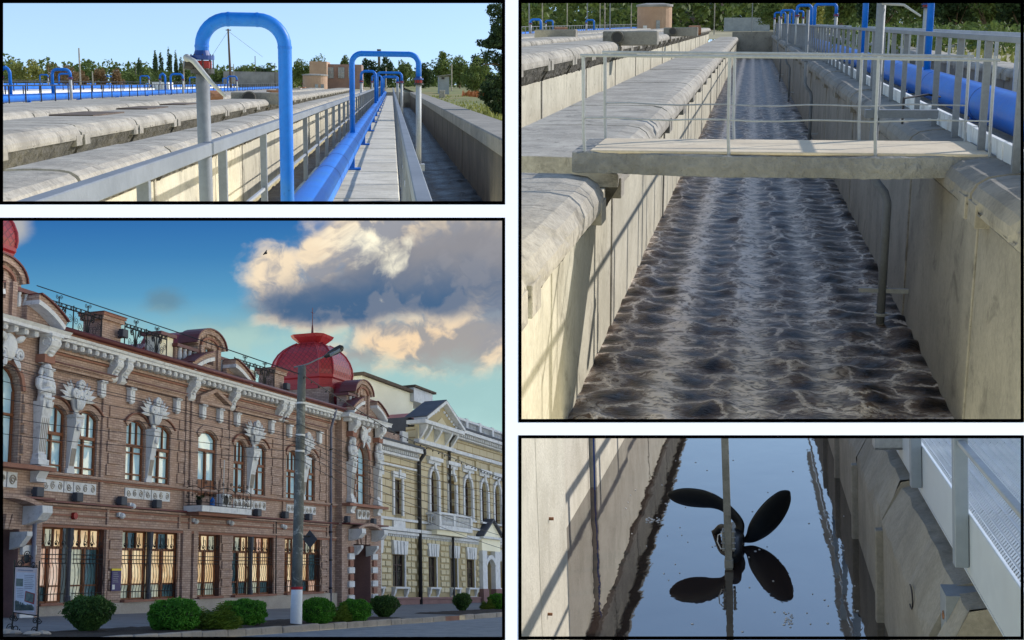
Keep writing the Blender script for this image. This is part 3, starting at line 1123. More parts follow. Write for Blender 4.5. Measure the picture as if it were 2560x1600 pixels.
# third and fourth walkways still farther left
for k, (xx, lab) in enumerate([(-47, 'third walkway far beyond on the left, white kerb'), (-70, 'farthest walkway on the left, thin white line')]):
    t = thing(p, 'walkway', lab, 'walkway', (xx, 110, 0))
    part(t, 'deck', MB().box((xx - 3, 110, -1.0), (xx + 1.2, 420, .02)), 'white_kerb')
    railing(p, ['thin black railing on the third walkway', 'thin black railing on the farthest walkway'][k], xx + 1, 110, 420, 6, 0, 1.25, .1, .09, .09, mat='black_steel', posts=50)
    t = thing(p, 'water_pipe', ['blue pipe on the third walkway on the left', 'blue pipe on the farthest walkway on the left'][k], 'pipe', (xx, 110, .4))
    part(t, 'pipe', MB().tube([(xx, 110, .4), (xx, 420, .4)], .26, 10), 'blue_paint')
    setting(p, 'basin_floor', MB().box((xx + 1.2, 110, -.9), (xx + 21, 420, -.8)), 'ground_dry')
    for j in range(5):
        Y = 130 + j * 60 + 18 * k
        pipe_arch(p, ['blue arch on the third walkway, number %s of five from the left' % ['one', 'two', 'three', 'four', 'five'][j], 'blue arch on the farthest walkway, number %s of five from the left' % ['one', 'two', 'three', 'four', 'five'][j]][k],
                  Y, xx, .4, xx + 1.6, 2.3, 1.8, 0, .13, 'small blue arches on the far walkways', detail=False, lever=0, bend=.35)

# things on the horizon --------------------------------------------------
def far(px, py_base, Y, z0=-.6):
    """ground point in column px at depth Y"""
    q = p.at(px, 207, y=Y)
    return Vector((q.x, Y, z0))
def hgt(px, py_top, Y):
    return p.at(px, py_top, y=Y).z
TREES = [
    (66, 146, 300, 36, 'leaf_yellow', 'yellow green round tree on the far left of the basins'),
    (20, 182, 330, 22, 'leaf_green', 'low green tree cut by the left frame'),
    (158, 163, 290, 46, 'leaf_brown', 'wide brown autumn tree right of the yellow green one'),
    (200, 172, 300, 22, 'leaf_brown', 'brown autumn tree behind the tall pale pole'),
    (250, 173, 290, 19, 'leaf_brown', 'small round brown tree, left of a pair'),
    (293, 172, 290, 20, 'leaf_brown', 'small round brown tree, right of a pair'),
    (336, 176, 320, 22, 'leaf_green', 'green bushy tree left of the slim lone poplar'),
    (366, 186, 300, 26, 'leaf_green', 'low green bush below the poplars'),
    (415, 172, 330, 34, 'leaf_green', 'wide green bush in front of the tall poplars'),
    (462, 168, 330, 20, 'leaf_green', 'green tree between poplars and grey pole'),
    (545, 168, 420, 20, 'leaf_green', 'dark green tree right of the grey pole'),
    (612, 165, 420, 26, 'leaf_green', 'dark green tree under the first blue arch'),
    (660, 163, 460, 24, 'leaf_dark', 'dark tree left of the blue riser'),
    (756, 152, 450, 26, 'leaf_green', 'green tree directly left of the brick works building'),
    (800, 145, 520, 24, 'leaf_green', 'tree crown rising behind the brick works building'),
    (862, 147, 520, 14, 'leaf_green', 'small tree crown behind the right end of the brick building'),
    (925, 146, 420, 20, 'leaf_dark', 'tall dark tree under the second arch, left one'),
    (965, 143, 430, 26, 'leaf_dark', 'tall dark tree under the second arch, middle one'),
    (1010, 152, 400, 22, 'leaf_green', 'green tree under the second arch, right one'),
    (1060, 148, 330, 26, 'leaf_dark', 'dark tree right of the tall pale channel pole'),
    (1108, 131, 380, 32, 'leaf_green', 'broad tree at the back right, left of the grey shed'),
    (1150, 140, 360, 26, 'leaf_green', 'broad tree behind the grey shed'),
    (1200, 130, 400, 30, 'leaf_dark', 'dark broad tree behind the large right tree'),
    (1190, 152, 220, 34, 'leaf_green', 'lighter green tree left of the large dark right tree'),
]
for i, (px, pt, Y, hw, mat, lab) in enumerate(TREES):
    b = far(px, 0, Y, -1.0 if px > 700 else -2.3)
    H = (hgt(px, pt, Y) - b.z) * 1.06
    tree(p, 'tree', lab, b, H, hw / 3200 * Y * 1.15, H * .12, mat, 2600, H * .03, 26, 20 + i, 'trees along the horizon of the basins')
for i, (px, pt, hw, lab) in enumerate([(350, 140, 7, 'slim lone poplar'), (391, 135, 7, 'left poplar of the first pair'), (405, 142, 7, 'right poplar of the first pair'),
                                       (426, 134, 8, 'tallest poplar of the right group'), (441, 144, 7, 'middle poplar of the right group'), (453, 152, 6, 'shortest poplar of the right group')]):
    Y = 340
    b = far(px, 0, Y, -2.3)
    H = (hgt(px, pt, Y) - b.z) * 1.15
    tree(p, 'poplar', lab + ' on the skyline', b, H, hw / 3200 * Y, H * .08, 'leaf_poplar', 1300, H * .02, 26, 70 + i, 'poplars on the skyline')
# distant hedge mass
mb = MB()
rs = np.random.RandomState(9)
for i in range(150):
    px = rs.uniform(-20, 1300)
    Y = rs.uniform(480, 620)
    b = far(px, 0, Y, -2)
    leaves(mb, (b.x, b.y, b.z + 5), (8, 4, rs.uniform(4.5, 7.5)), 110, .9, 6, .3, i)
setting(p, 'distant_wood', mb, 'leaf_green', kind='stuff')
# large tree on the right, near
b = far(1238, 0, 62, .1)
t = thing(p, 'tree', 'large dark leafy tree at the right edge, its lower branches hanging', 'tree', b)
mb = MB().tube([(0.7, 0, 0), (.8, 0, 1.5), (.9, .1, 3.5), (1.0, 0, 5)], [.28, .22, .18, .1], 8)
for a, z in ((2.6, 1.2), (3.4, 2.2), (2.9, 3.2), (3.6, 1.5), (0.3, 2.0)):
    mb.tube([(.8, 0, z), (.8 + math.cos(a) * .8, math.sin(a) * .6, z + .35), (.8 + math.cos(a) * 1.5, math.sin(a), z + .3)], [.08, .05, .02], 5)
part(t, 'trunk', mb, 'bark', absolute=False)
mb = MB()
for (cx, cz, rx, rz, n, sd) in ((.75, 4.4, 1.6, 1.3, 6000, 1), (.7, 3.0, 1.5, 1.2, 6000, 2), (.2, .85, 1.1, .95, 5000, 3), (.75, 1.7, 1.25, 1.1, 5000, 4), (.0, 3.6, .9, .6, 2200, 5), (-.1, 1.5, .75, .6, 2200, 6), (.6, .4, 1.1, .6, 3000, 7)):
    leaves(mb, (cx, 0, cz), (rx, 1.3, rz), n, .07, 16, .3, sd)
part(t, 'crown', mb, 'leaf_dark', absolute=False)

# poles and mast
for i, (px, pt, Y, r, mat, lab) in enumerate([
        (201, 120, 250, .16, 'concrete', 'tall pale concrete pole rising behind the far arches on the left'),
        (232, 178, 260, .12, 'concrete', 'short pale pole between the brown trees'),
        (340, 160, 320, .14, 'concrete_dark', 'thin dark pole beside the lone poplar'),
        (460, 152, 280, .16, 'concrete', 'pale pole right of the poplars'),
        (585, 160, 300, .1, 'concrete', 'thin pale pole right of the dark mast'),
        (700, 160, 330, .16, 'concrete', 'pale pole just left of the blue riser'),
        (688, 158, 350, .14, 'concrete_dark', 'thin dark pole left of the blue riser'),
        (965, 168, 300, .14, 'concrete', 'pale pole seen under the second arch'),
        (1129, 160, 240, .12, 'concrete', 'pale pole right of the grey shed'),
        (639, 140, 420, .14, 'concrete_dark', 'thin lattice chimney left of the blue riser, far off')]):
    b = far(px, 0, Y, -2.2)
    solo(p, 'pole', MB().tube([b, (b.x, b.y, hgt(px, pt, Y))], [r * 1.2, r * .8], 8), mat, lab, 'pole', b, 'poles beyond the basins')
b = far(578, 0, 230, -2.2)
t = thing(p, 'mast', 'tall dark mast with guy wires seen under the first blue arch', 'mast', b)
zt = hgt(578, 72, 230)
part(t, 'pole', MB().tube([b, (b.x - .3, b.y, zt)], [.26, .14], 8), 'wood_dark')
part(t, 'head', MB().box((b.x - .7, b.y - .1, zt - .3), (b.x + .2, b.y + .1, zt - .15)), 'wood_dark')
for dx in (-3.2, 5.5):
    part(t, 'guy_wire', MB().tube([(b.x - .3, b.y, zt - .4), (b.x + dx, b.y, b.z + 8)], .025, 4), 'grey_steel')
# brick works building
def block(t, name, px0, px1, pt, pb, Y, dep, mat):
    a, c = p.at(px0, 207, y=Y).x, p.at(px1, 207, y=Y).x
    z1, z0 = hgt(px0, pt, Y), -1.5
    return part(t, name, MB().box((a, Y, z0), (c, Y + dep, z1)), mat), a, c, z1
Y = 380
t = thing(p, 'brick_building', 'reddish brick works building with tall windows behind the round pump house', 'building', far(840, 0, Y))
block(t, 'wall', 811, 904, 160, 0, Y, 25, 'brick_far')
block(t, 'tower', 776, 815, 154, 0, Y - 6, 20, 'brick_far')
block(t, 'cornice', 774, 817, 153, 155, Y - 7, 22, 'brick_orange')
for px in (818, 845, 870):
    a = p.at(px, 168, y=Y - .3); c = p.at(px + 16, 196, y=Y - .3)
    wv_ = part(t, 'window', MB().box((a.x, Y - .35, c.z), (c.x, Y + .3, a.z)), 'glass_far')
    part(wv_, 'mullion', MB().box(((a.x + c.x) / 2 - .08, Y - .5, c.z), ((a.x + c.x) / 2 + .08, Y - .4, a.z)).box((a.x, Y - .5, (a.z + c.z) / 2 - .1), (c.x, Y - .4, (a.z + c.z) / 2 + .1)), 'pale_steel')
for px, py in ((781, 160), (781, 174), (794, 174)):
    a = p.at(px, py, y=Y - 6.4); c = p.at(px + 8, py + 7, y=Y - 6.4)
    part(t, 'window', MB().box((a.x, Y - 6.3, c.z), (c.x, Y - 5.8, a.z)), 'glass_far')
Y = 400
t = thing(p, 'brick_building', 'long low brown building far behind the dark mast', 'building', far(640, 0, Y))
block(t, 'wall', 562, 705, 180, 0, Y, 25, 'rust')
block(t, 'roof', 559, 707, 178, 180, Y - 1, 28, 'roof_grey')
for px in (575, 590, 606, 622, 640, 660, 680):
    a = p.at(px, 186, y=Y - .2); c = p.at(px + 7, 196, y=Y - .2)
    part(t, 'window', MB().box((a.x, Y - .25, c.z), (c.x, Y + .2, a.z)), 'glass_far')
# chimney cap and round pump house
Y = 470
b = far(948, 0, Y)
t = thing(p, 'water_tower', 'squat grey tower head above the second arch', 'tower', b)
part(t, 'shaft', MB().tube([b, (b.x, b.y, hgt(948, 136, Y))], .5, 10), 'concrete_dark')
part(t, 'tank', MB().tube([(b.x, b.y, hgt(948, 134, Y)), (b.x, b.y, hgt(948, 123, Y))], .75, 12), 'concrete_dark')
Y = 215
b = far(786, 0, Y)
b.y += 2
t = thing(p, 'pump_house', 'round orange brick pump house with flat grey roof', 'building', b)
R = 30 / 3200 * Y
part(t, 'wall', MB().lathe([(R, -1.5), (R, hgt(786, 189, Y) + .0 - b.z)], 24, (0, 0, 0)), 'brick_orange', absolute=False)
part(t, 'roof', MB().lathe([(R * 1.06, hgt(786, 189, Y) - b.z), (R * 1.06, hgt(786, 186, Y) - b.z), (R * .5, hgt(786, 184.5, Y) - b.z)], 24, (0, 0, 0)), 'roof_grey', absolute=False)
part(t, 'door', MB().box((-.9, -R - .08, -.5), (-.35, -R + .6, 1.3)).shift((0, 0.05, 0)), 'white_kerb', absolute=False)
for a in (-.9, -1.4):
    cx, cy = R * 1.01 * math.cos(a), R * 1.01 * math.sin(a)
    part(t, 'window', MB().box((cx - .25, cy - .15, .9), (cx + .25, cy + .3, 1.9)), 'glass_far', absolute=False)
# shed and white roof
Y = 190
t = thing(p, 'shed', 'small grey shed with sloping roof among trees on the right', 'shed', far(1110, 0, Y, 0))
block(t, 'wall', 1097, 1123, 191, 0, Y, 4, 'grey_box')
part(t, 'roof', MB().prism([(p.at(1094, 191, y=Y).x, hgt(1094, 191, Y)), (p.at(1128, 191, y=Y).x, hgt(1128, 187, Y)), (p.at(1128, 191, y=Y).x, hgt(1128, 185.5, Y)), (p.at(1094, 191, y=Y).x, hgt(1094, 189.5, Y))], 'y', Y - .6, Y + 5), 'roof_grey')
a = p.at(1104, 193, y=Y - .1); c = p.at(1111, 198, y=Y - .1)
part(t, 'window', MB().box((a.x, Y - .1, c.z), (c.x, Y + .2, a.z)), 'black_steel')
Y = 260
t = thing(p, 'shed', 'low white roofed shed below the poplars', 'shed', far(398, 0, Y))
block(t, 'wall', 382, 418, 208, 0, Y, 4, 'white_kerb')
block(t, 'roof', 380, 420, 205.5, 0, Y - .8, 6, 'white_kerb')

clip_place(0, 527, None, 1279.5)

UNIT = 4.0


# ================================================================ top right: channel with the foot bridge
p = P2
YE = 172.0
rs = np.random.RandomState(4)
BO = []
for j in range(190):
    for i in range(6):
        BO.append((-1.75 + i * .8 + rs.uniform(-.14, .14), 12.5 + j * .95 + (i % 2) * .3 + rs.uniform(-.18, .18), rs.uniform(.05, .11), rs.uniform(.2, .32)))
BO = np.array(BO)
def boil(u, v):
    y = 12 + (YE - 12) * v ** 2.2
    x = -2.1 + 4.7 * u
    h = 0.0
    if y < 70:
        k0 = max(0, int((y - 12.5) / .95) - 2) * 6
        bb = BO[k0:k0 + 30]
        d2 = ((x - bb[:, 0]) ** 2 + (y - bb[:, 1]) ** 2) / bb[:, 3] ** 2
        h = float((bb[:, 2] * np.exp(-d2)).sum())
    h += .008 * math.sin(7 * x + 3 * math.sin(5 * y)) + .007 * math.sin(9 * y + 4 * math.sin(6 * x))
    return (x, y, -3.0 + h)
setting(p, 'water', MB().grid(boil, 110, 520), 'water_boil', True)

channel_wall(p, 'sunlit left channel wall of cream panels under a rounded grey coping', -2.02, 9.2, YE, 6.0, -.72, -3.2, .6, 1,
             cop=(-1.8, -.3, 2.36, .7, 6.0), y_first=7.2, cop_y=[4.6, 10.6, 18.35], beam_in=.2, lip=.42)
channel_wall(p, 'second basin wall to the left, cream panels under thick broken coping', -5.78, 26, YE, 5.0, .02, -2.6, .5, 1,
             cop=(-5.5, .84, 1.95, .84, 5.0), lip=.38, y_first=26)
channel_wall(p, 'third basin wall on the left with low coping', -9.6, 44, YE, 6.0, .5, -1.6, .5, 1, cop=(-9.4, .86, 1.7, .3, 6.0), y_first=44)
channel_wall(p, 'fourth basin wall on the left, brownish coping strip', -13.2, 62, YE, 8.0, .5, -1.6, .5, 1, cop=(-13, .84, 3.4, .22, 10.0), y_first=62, rib=False)
setting(p, 'basin_floor', MB().box((-26, 100, -.9), (-16, 300, -.3)), 'rust')
setting(p, 'basin_floor', MB().box((-5.2, 18, -3.2), (-2.7, YE, -3.0)).box((-9.2, 40, -1.7), (-6.3, YE, -1.6)), 'concrete_dark')
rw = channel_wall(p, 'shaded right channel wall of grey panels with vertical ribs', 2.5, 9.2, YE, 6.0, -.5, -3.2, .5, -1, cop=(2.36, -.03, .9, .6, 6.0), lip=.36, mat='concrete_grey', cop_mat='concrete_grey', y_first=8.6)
# oblique board marks: raised strips on the near right panels
ew = thing(p, 'end_wall', 'grey concrete end wall closing the far end of the channel', 'wall', (-2, YE, -3.2))
part(ew, 'wall', MB().box((-2.6, YE, -3.2), (2.9, YE + .6, .32)), 'concrete_grey')

# foot bridge
br = thing(p, 'foot_bridge', 'concrete slab foot bridge with thin steel railings across the channel', 'bridge', (-2.2, 16.3, -.3))
rsb = random.Random(2)
mb = MB()
def slab(u, v):
    # section round the slab: u runs round, v along x
    x = -2.22 + 5.18 * v
    y0, y1, z0, z1 = 16.3 + .05 * math.sin(x * 3), 18.2, -.27, 0
    q = [(y0, z0), (y0 - .01, z0 + .12), (y0 + .012, z1 - .015), (y0 + .04, z1), (y1 - .02, z1), (y1, z1 - .03), (y1, z0), (y0, z0)]
    y, z = q[min(7, int(round(u * 7)))]
    sag = -.035 * math.sin(math.pi * v)
    return (x, y + rsb.uniform(-.008, .008), z + sag + rsb.uniform(-.006, .006))
mb.grid(slab, 7, 60)
mb.box((-2.215, 16.34, -.26), (-2.2, 18.15, -.02)).box((2.93, 16.34, -.26), (2.95, 18.15, -.02))
surface('concrete_pitted', srgb(112, 112, 111), srgb(142, 141, 137), 1.0, 0.95, 1.0, 10, stain=srgb(96, 94, 90), stain_amt=.5, bump_dist=.05, pits=.9)
part(br, 'slab', mb, 'concrete_pitted')
surface('screed', srgb(186, 170, 146), srgb(206, 191, 166), 1.2, .95, .4, 16, stain=srgb(160, 148, 130), stain_amt=.5, pits=.4)
part(br, 'screed', MB().bbox((-2.0, 16.36, -.03), (2.9, 18.12, .012), .01), 'screed')
NP, FP = [-2.08, -.26, 1.52, 2.86], [-2.0, -.22, 1.46, 2.84]
for yy, xs, nm in ((16.36, NP, 'near'), (18.1, FP, 'far')):
    rl = part(br, 'railing', MB().tube([(xs[0] - .05, yy, 1.2), (.4, yy, 1.175), (xs[-1] + .05, yy, 1.13)], .022, 6).beam((xs[0] - .04, yy + .03, 1.205), (xs[-1] + .04, yy + .03, 1.135), .055, .012), 'pale_steel', label='%s railing of thin steel bars on the foot bridge' % nm)
    for i, x in enumerate(xs):
        part(rl, 'post', MB().tube([(x + .02, yy, -.1), (x, yy, .25), (x - .01, yy, 1.18)], .021 if i else .024, 7), 'pale_steel')
    for zz in ((.42,) if nm == 'near' else (.5,)):
        pts = [(xs[0] + (xs[-1] - xs[0]) * k / 14, yy, zz + .012 * math.sin(k * 1.7) - .02 * math.sin(math.pi * k / 14)) for k in range(15)]
        part(rl, 'rod', MB().tube(pts, .011, 5), 'pale_steel')

# right walkway with pipe
wk = thing(p, 'walkway', 'walkway with white kerb boards and blue pipe to the right of the channel', 'walkway', (2.7, 9, 0))
part(wk, 'deck', MB().box((2.95, 9, -.3), (5.1, YE, -.06)), 'slab')
kb = MB().bbox((0, .03, -.05), (.07, 2.17, .2), .006).mesh('kerb_board', 'white_kerb')
for i in range(72):
    part(wk, 'kerb_board', None, None, data=kb, absolute=False, loc=(.26 + random.uniform(-.012, .012), .4 + i * 2.2, random.uniform(-.015, .015)))
railing(p, 'grey steel railing of square posts beside the channel, before the blue pipe', 2.86, 10, YE, 2.2, -.03, 1.42, .085, .08, .07, mat='grey_steel', y_first=12.5, posts=72)
railing(p, 'second grey railing behind the blue pipe', 5.0, 10, YE, 2.2, -.03, 1.36, .07, .08, .07, mat='pale_steel', y_first=13.2, posts=60)
big_pipe(p, 'thick bright blue pipe along the right walkway behind the railing', 3.78, .27, .3, 10, YE, ring=6.2, sup=9, deck=-.06, ring_first=22)
pipe_arch(p, 'tall blue riser from the thick pipe, rightmost, its top out of view', 29.5, 3.75, .3, 2.1, 2.75, 2.35, 2.1, .075, 'blue risers on the right walkway', detail=False, lever=0)
pipe_arch(p, 'blue riser and arch with blue flange on a white pole', 46.3, 3.75, .3, 5.75, 2.75, 2.12, -.4, .1, 'blue risers on the right walkway', detail=True, lever=0)
for i, (yy, xp, lab) in enumerate([(89, 2.84, 'blue arch reaching left, first of the far pair'), (84, 5.05, 'blue arch reaching right, second of the far pair'),
                                   (128, 2.6, 'small far blue arch over the channel'), (140, 5.1, 'small far blue arch towards the trees'), (160, 2.5, 'farthest blue arch by the end wall')]):
    pipe_arch(p, lab, yy, 3.75, .3, xp, 2.62, 2.0, -.3, .1, 'far blue arches of the right walkway', detail=False, lever=0)
def drop_pipe(Y, x, lab, grp='air pipes dropping into the channel', top=2.6, r=.075, lever=False):
    t = thing(p, 'air_pipe', lab, 'pipe', (x, Y, -3), grp)
    pts = [(x - .2, Y, top), (x - .2, Y, -.2), (x - .2, Y, -.62), (x - .12, Y, -.8), (x - .0, Y, -.94), (x + .05, Y, -1.1), (x + .05, Y, -3.02)]
    part(t, 'pipe', MB().tube(pts, r, 14), 'grey_steel', smooth=True)
    part(t, 'collar', MB().tube([(x + .05, Y, -2.86), (x + .05, Y, -2.82)], r * 1.5, 14), 'pale_steel')
    part(t, 'pipe_foot', MB().tube([(x + .05, Y, -3.2), (x + .05, Y, -2.87)], r * .85, 10), 'black_steel')
    part(t, 'bracket', MB().box((x - .3, Y - .03, -2.5), (2.52, Y + .03, -2.43)), 'pale_steel')
    part(t, 'bracket', MB().box((x - .35, Y - .1, .18), (2.75, Y + .1, .3)), 'grey_steel')
    if lever:
        part(t, 'lever', MB().tube([(x - .2, Y - .1, 1.85), (x + .1, Y - .2, 1.82), (x + .34, Y - .25, 1.66)], [.03, .02, .014], 6), 'pale_steel')
    return t
drop_pipe(20.1, 2.05, 'thick pale air pipe bending down into the foaming water behind the bridge', lever=True, r=.066)
drop_pipe(49, 2.15, 'pale air pipe dropping into the water, second from the bridge', top=2.0, r=.06)
drop_pipe(78, 2.15, 'pale air pipe dropping into the water, third from the bridge', top=2.0, r=.06)
drop_pipe(104, 2.15, 'pale air pipe dropping into the water, farthest', top=2.0, r=.06)
solo(p, 'valve_handle', MB().tube([(2.35, 21, .42), (2.35, 21, .02)], .02, 6).tube([(2.35, 21, .42), (2.75, 21.3, .46), (2.95, 21.4, .42)], .018, 6), 'black_steel', 'small black bent handle beside the railing behind the bridge', 'handle', (2.35, 21, 0))

# second channel and bank on the right
channel_wall(p, 'outer grey wall of the far right channel behind the railings', 6.9, 14, YE, 8.0, .1, -2.0, .9, -1, cop=(6.8, .32, 1.0, .35, 8.0), mat='concrete_grey', cop_mat='concrete', rib=False)
setting(p, 'water', MB().add([(5.1, 14, -1.6), (7, 14, -1.6), (7, YE, -1.6), (5.1, YE, -1.6)], [(0, 1, 2, 3)]), 'water_foam')
def bank2(u, v):
    y = 14 + v ** 1.8 * 900
    x = 7.7 + u * (20 + y * .6)
    return (x, y, .15 + .2 * math.sin(x * .25 + y * .05) * min(1, u * 6))
setting(p, 'ground', MB().grid(bank2, 30, 60).add([(-600, 173, -.6), (7.8, 173, -.6), (7.8, 1200, -.6), (-600, 1200, -.6)], [(0, 1, 2, 3)]), 'ground_dry', True)
gb = MB()
for i in range(7000):
    y = 25 + rs.rand() ** 1.4 * 150
    x = 8 + rs.rand() * (6 + y * .35)
    h = rs.uniform(.08, .3)
    a = rs.rand() * 6.28
    w_ = .06 + y * .0008
    if math.sin(x * .5 + y * .11) > .2:
        continue
    gb.add([(x - w_ * math.cos(a), y - w_ * math.sin(a), .1), (x + w_ * math.cos(a), y + w_ * math.sin(a), .1), (x + rs.uniform(-.1, .1), y, .2 + h)], [(0, 1, 2)])
setting(p, 'grass', gb, 'leaf_yellow', kind='stuff')
def far2(px, Y, z0=0.0):
    q = p.at(px, 54, y=Y)
    return Vector((q.x, Y, z0))
for i, (px, pt, Y, hw, mat, lab) in enumerate([
        (1935, -10, 230, 42, 'leaf_green', 'leafy tree behind the far blue arches, leftmost of the right row'),
        (2020, -40, 200, 60, 'leaf_yellow', 'yellowish leafy tree left of the pale air pipe'),
        (2105, -60, 170, 60, 'leaf_green', 'green tree between the two blue risers and the far arches'),
        (2205, -70, 150, 70, 'leaf_dark', 'dark tree behind the pale air pipe'),
        (2290, -90, 130, 75, 'leaf_green', 'green tree behind the white flanged pole'),
        (2390, -110, 110, 95, 'leaf_dark', 'dark full tree right of the tallest blue riser'),
        (2480, -120, 90, 90, 'leaf_green', 'green tree with bright lower leaves near the right edge'),
        (2570, -140, 80, 100, 'leaf_dark', 'dark tree cut by the right frame'),
        (1840, 0, 420, 40, 'leaf_dark', 'dark far tree right of the pink building'),
        (1790, 5, 460, 30, 'leaf_green', 'far green tree behind the pink building'),
        (1410, 5, 420, 60, 'leaf_green', 'far tree at the left behind the thin poles'),
        (1330, 0, 420, 50, 'leaf_green', 'far tree in the top left corner of the channel view'),
        (1520, -5, 450, 60, 'leaf_green', 'far tree left of the orange pump house')]):
    b = far2(px, Y, -.2)
    H = p.at(px, pt, y=Y).z - b.z
    tree(p, 'tree', lab, b, H, hw / 3200 * Y, H * .12, mat, 6500 if px > 1900 else 1800, H * .028, 34, 120 + i, 'trees round the channel')
mb = MB()
for i in range(220):
    px = rs.uniform(1290, 2640)
    Y = rs.uniform(300, 480)
    b = far2(px, Y, -1)
    leaves(mb, (b.x, b.y, b.z + 6), (8, 4, rs.uniform(9, 15)), 150, 1.0, 6, .3, i)
setting(p, 'distant_wood', mb, 'leaf_green', kind='stuff')
mb = MB()
for i in range(60):
    px = rs.uniform(2150, 2600)
    Y = rs.uniform(60, 110)
    b = far2(px, Y, 0)
    leaves(mb, (b.x, b.y, .7), (2.2, 1.5, rs.uniform(.6, 1.3)), 130, .16, 6, .3, i)
setting(p, 'undergrowth', mb, 'leaf_green', kind='stuff')

# left background: walkway with pipe, pump house, building, poles
big_pipe(p, 'far blue pipe on the left side of the channel view', -27, .3, .3, 110, 330, ring=8, sup=16)
t = thing(p, 'walkway', 'far walkway with white kerb on the left of the channel view', 'walkway', (-28, 100, 0))
part(t, 'deck', MB().box((-28.5, 100, -.6), (-25.6, 330, 0)), 'slab')
for i in range(30):
    part(t, 'kerb', MB().bbox((-25.6, 100 + i * 5, -.6), (-25.3, 104.8 + i * 5, .02), .02), 'white_kerb')
railing(p, 'thin pale railing before the far blue pipe on the left', -25.4, 100, 330, 2.6, 0, 1.25, .09, .06, .06, mat='grey_steel', posts=70)
for i, (px, Y) in enumerate([(1352, 150), (1485, 200), (1382, 220)]):
    q = p.at(px, 54, y=Y)
    pipe_arch(p, ['blue valve riser far left, nearest of three', 'blue valve riser left of the pump house', 'thin blue riser between the other two on the left'][i], Y, q.x, .2, q.x - 1.2, 2.0, 1.6, .2, .14, 'blue risers far left', detail=False, lever=0, bend=.3)
for i, (px, py, mat, big) in enumerate([(1376, 88, 'concrete_grey', 1), (1400, 81, 'rust', 0), (1560, 96, 'concrete_grey', 2), (1692, 80, 'concrete_grey', 2), (1735, 76, 'rust', 0)]):
    q = p.at(px, py, z=.95)
    tt = thing(p, 'pipe_stub', ['low concrete block on the far copings, leftmost', 'rust brown pipe stub right of the low block', 'pipe mouth in a grey block on the second coping', 'smaller pipe mouth farther along the coping', 'rust pipe stub at the end of the copings'][i], 'pipe', q)
    part(tt, 'block', MB().bbox((-.9, 0, -.3), (1.4, .9, .3), .04) if big else MB().tube([(-.4, 0, 0), (.5, .2, 0)], .38, 12), mat, absolute=False)
    if big == 2:
        part(tt, 'pipe', MB().tube([(-.25, -.35, .05), (-.25, .5, .05)], .26, 14), 'concrete_dark', absolute=False)
        part(tt, 'pipe_mouth', MB().tube([(-.25, -.37, .05), (-.25, -.36, .05)], .2, 14), 'black_steel', absolute=False)
Y = 215
b = far2(1636, Y, -.5)
t = thing(p, 'pump_house', 'round orange brick pump house with grey roof in the background', 'building', b)
R = 42 / 3200 * Y
zr = p.at(1636, 17, y=Y).z - b.z
part(t, 'wall', MB().lathe([(R, -1.5), (R, zr)], 24), 'brick_orange', absolute=False)
part(t, 'roof', MB().lathe([(R * 1.06, zr), (R * 1.06, zr + .35), (R * .4, zr + .6)], 24), 'roof_grey', absolute=False)
part(t, 'door', MB().box((-1.6, -R + .2, -1), (-.9, -R + .9, 1.6)), 'white_kerb', absolute=False)
part(t, 'window', MB().box((.5, -R - .1, .6), (1.1, -R + .5, 2.4)), 'glass_far', absolute=False)
Y = 380
t = thing(p, 'brick_building', 'pinkish brick building partly hidden at the top of the channel view', 'building', far2(1745, Y))
a, c = p.at(1680, 54, y=Y).x, p.at(1806, 54, y=Y).x
zt = p.at(1745, -40, y=Y).z
part(t, 'wall', MB().box((a, Y, -1), (c, Y + 20, zt)), 'brick_far')
for px in (1700, 1735, 1770):
    a, c = p.at(px, 54, y=Y).x, p.at(px + 20, 54, y=Y).x
    part(t, 'window', MB().box((a, Y - .2, p.at(px, 30, y=Y).z), (c, Y + .3, zt - 2)), 'glass_far')
solo(p, 'fence', MB().box((p.at(1810, 54, y=300).x, 300, -.5), (p.at(1925, 54, y=300).x, 300.3, p.at(1850, 44, y=300).z)), 'grey_box', 'pale grey fence far behind the end wall', 'fence', far2(1860, 300))
for i, px in enumerate((1323, 1356, 1418, 1468, 1500, 1512, 1525, 1578, 1786, 1880)):
    Y = 200 + (i * 37) % 90
    b = far2(px, Y, -.5)
    solo(p, 'pole', MB().tube([b, (b.x, b.y, p.at(px, -30, y=Y).z)], .11, 6), 'concrete' if i % 3 else 'grey_steel',
         'thin pole in the background, %s from the left' % ['first', 'second', 'third', 'fourth', 'fifth', 'sixth', 'seventh', 'eighth', 'ninth', 'tenth'][i], 'pole', b, 'thin background poles')
clip_place(None, 1072, 1279.5, None)

UNIT = 480.0


# ================================================================ bottom right: mixer in the still channel
p = P4
m, n, b = pbr('still_water')
tc = n.new('ShaderNodeTexCoord').outputs['Object']
mp = n.mapping(tc, (1.0, .55, 1.0))
h1 = n.noise(mp, .55, 2, .5, .4)
h2 = n.noise(mp, 2.4, 3, .55, .6)
b.inputs['Base Color'].default_value = srgb(52, 42, 38)
b.inputs['Roughness'].default_value = 0.02
b.inputs['IOR'].default_value = 2.9
bp = n.new('ShaderNodeBump')
bp.inputs['Strength'].default_value = 0.3
bp.inputs['Distance'].default_value = 0.045
n.put(bp.inputs['Height'], n.math('ADD', h1, n.math('MULTIPLY', h2, .14)))
n.put(b.inputs['Normal'], bp.outputs[0])
setting(p, 'water', MB().add([(-6, 5, 0), (9, 5, 0), (9, 70, 0), (-6, 70, 0)], [(0, 1, 2, 3)]), 'still_water')
surface('wall_lit', srgb(168, 161, 145), srgb(194, 187, 171), 1.2, .95, .5, 20, stain=srgb(160, 152, 134), stain_amt=.5, streak=.12)
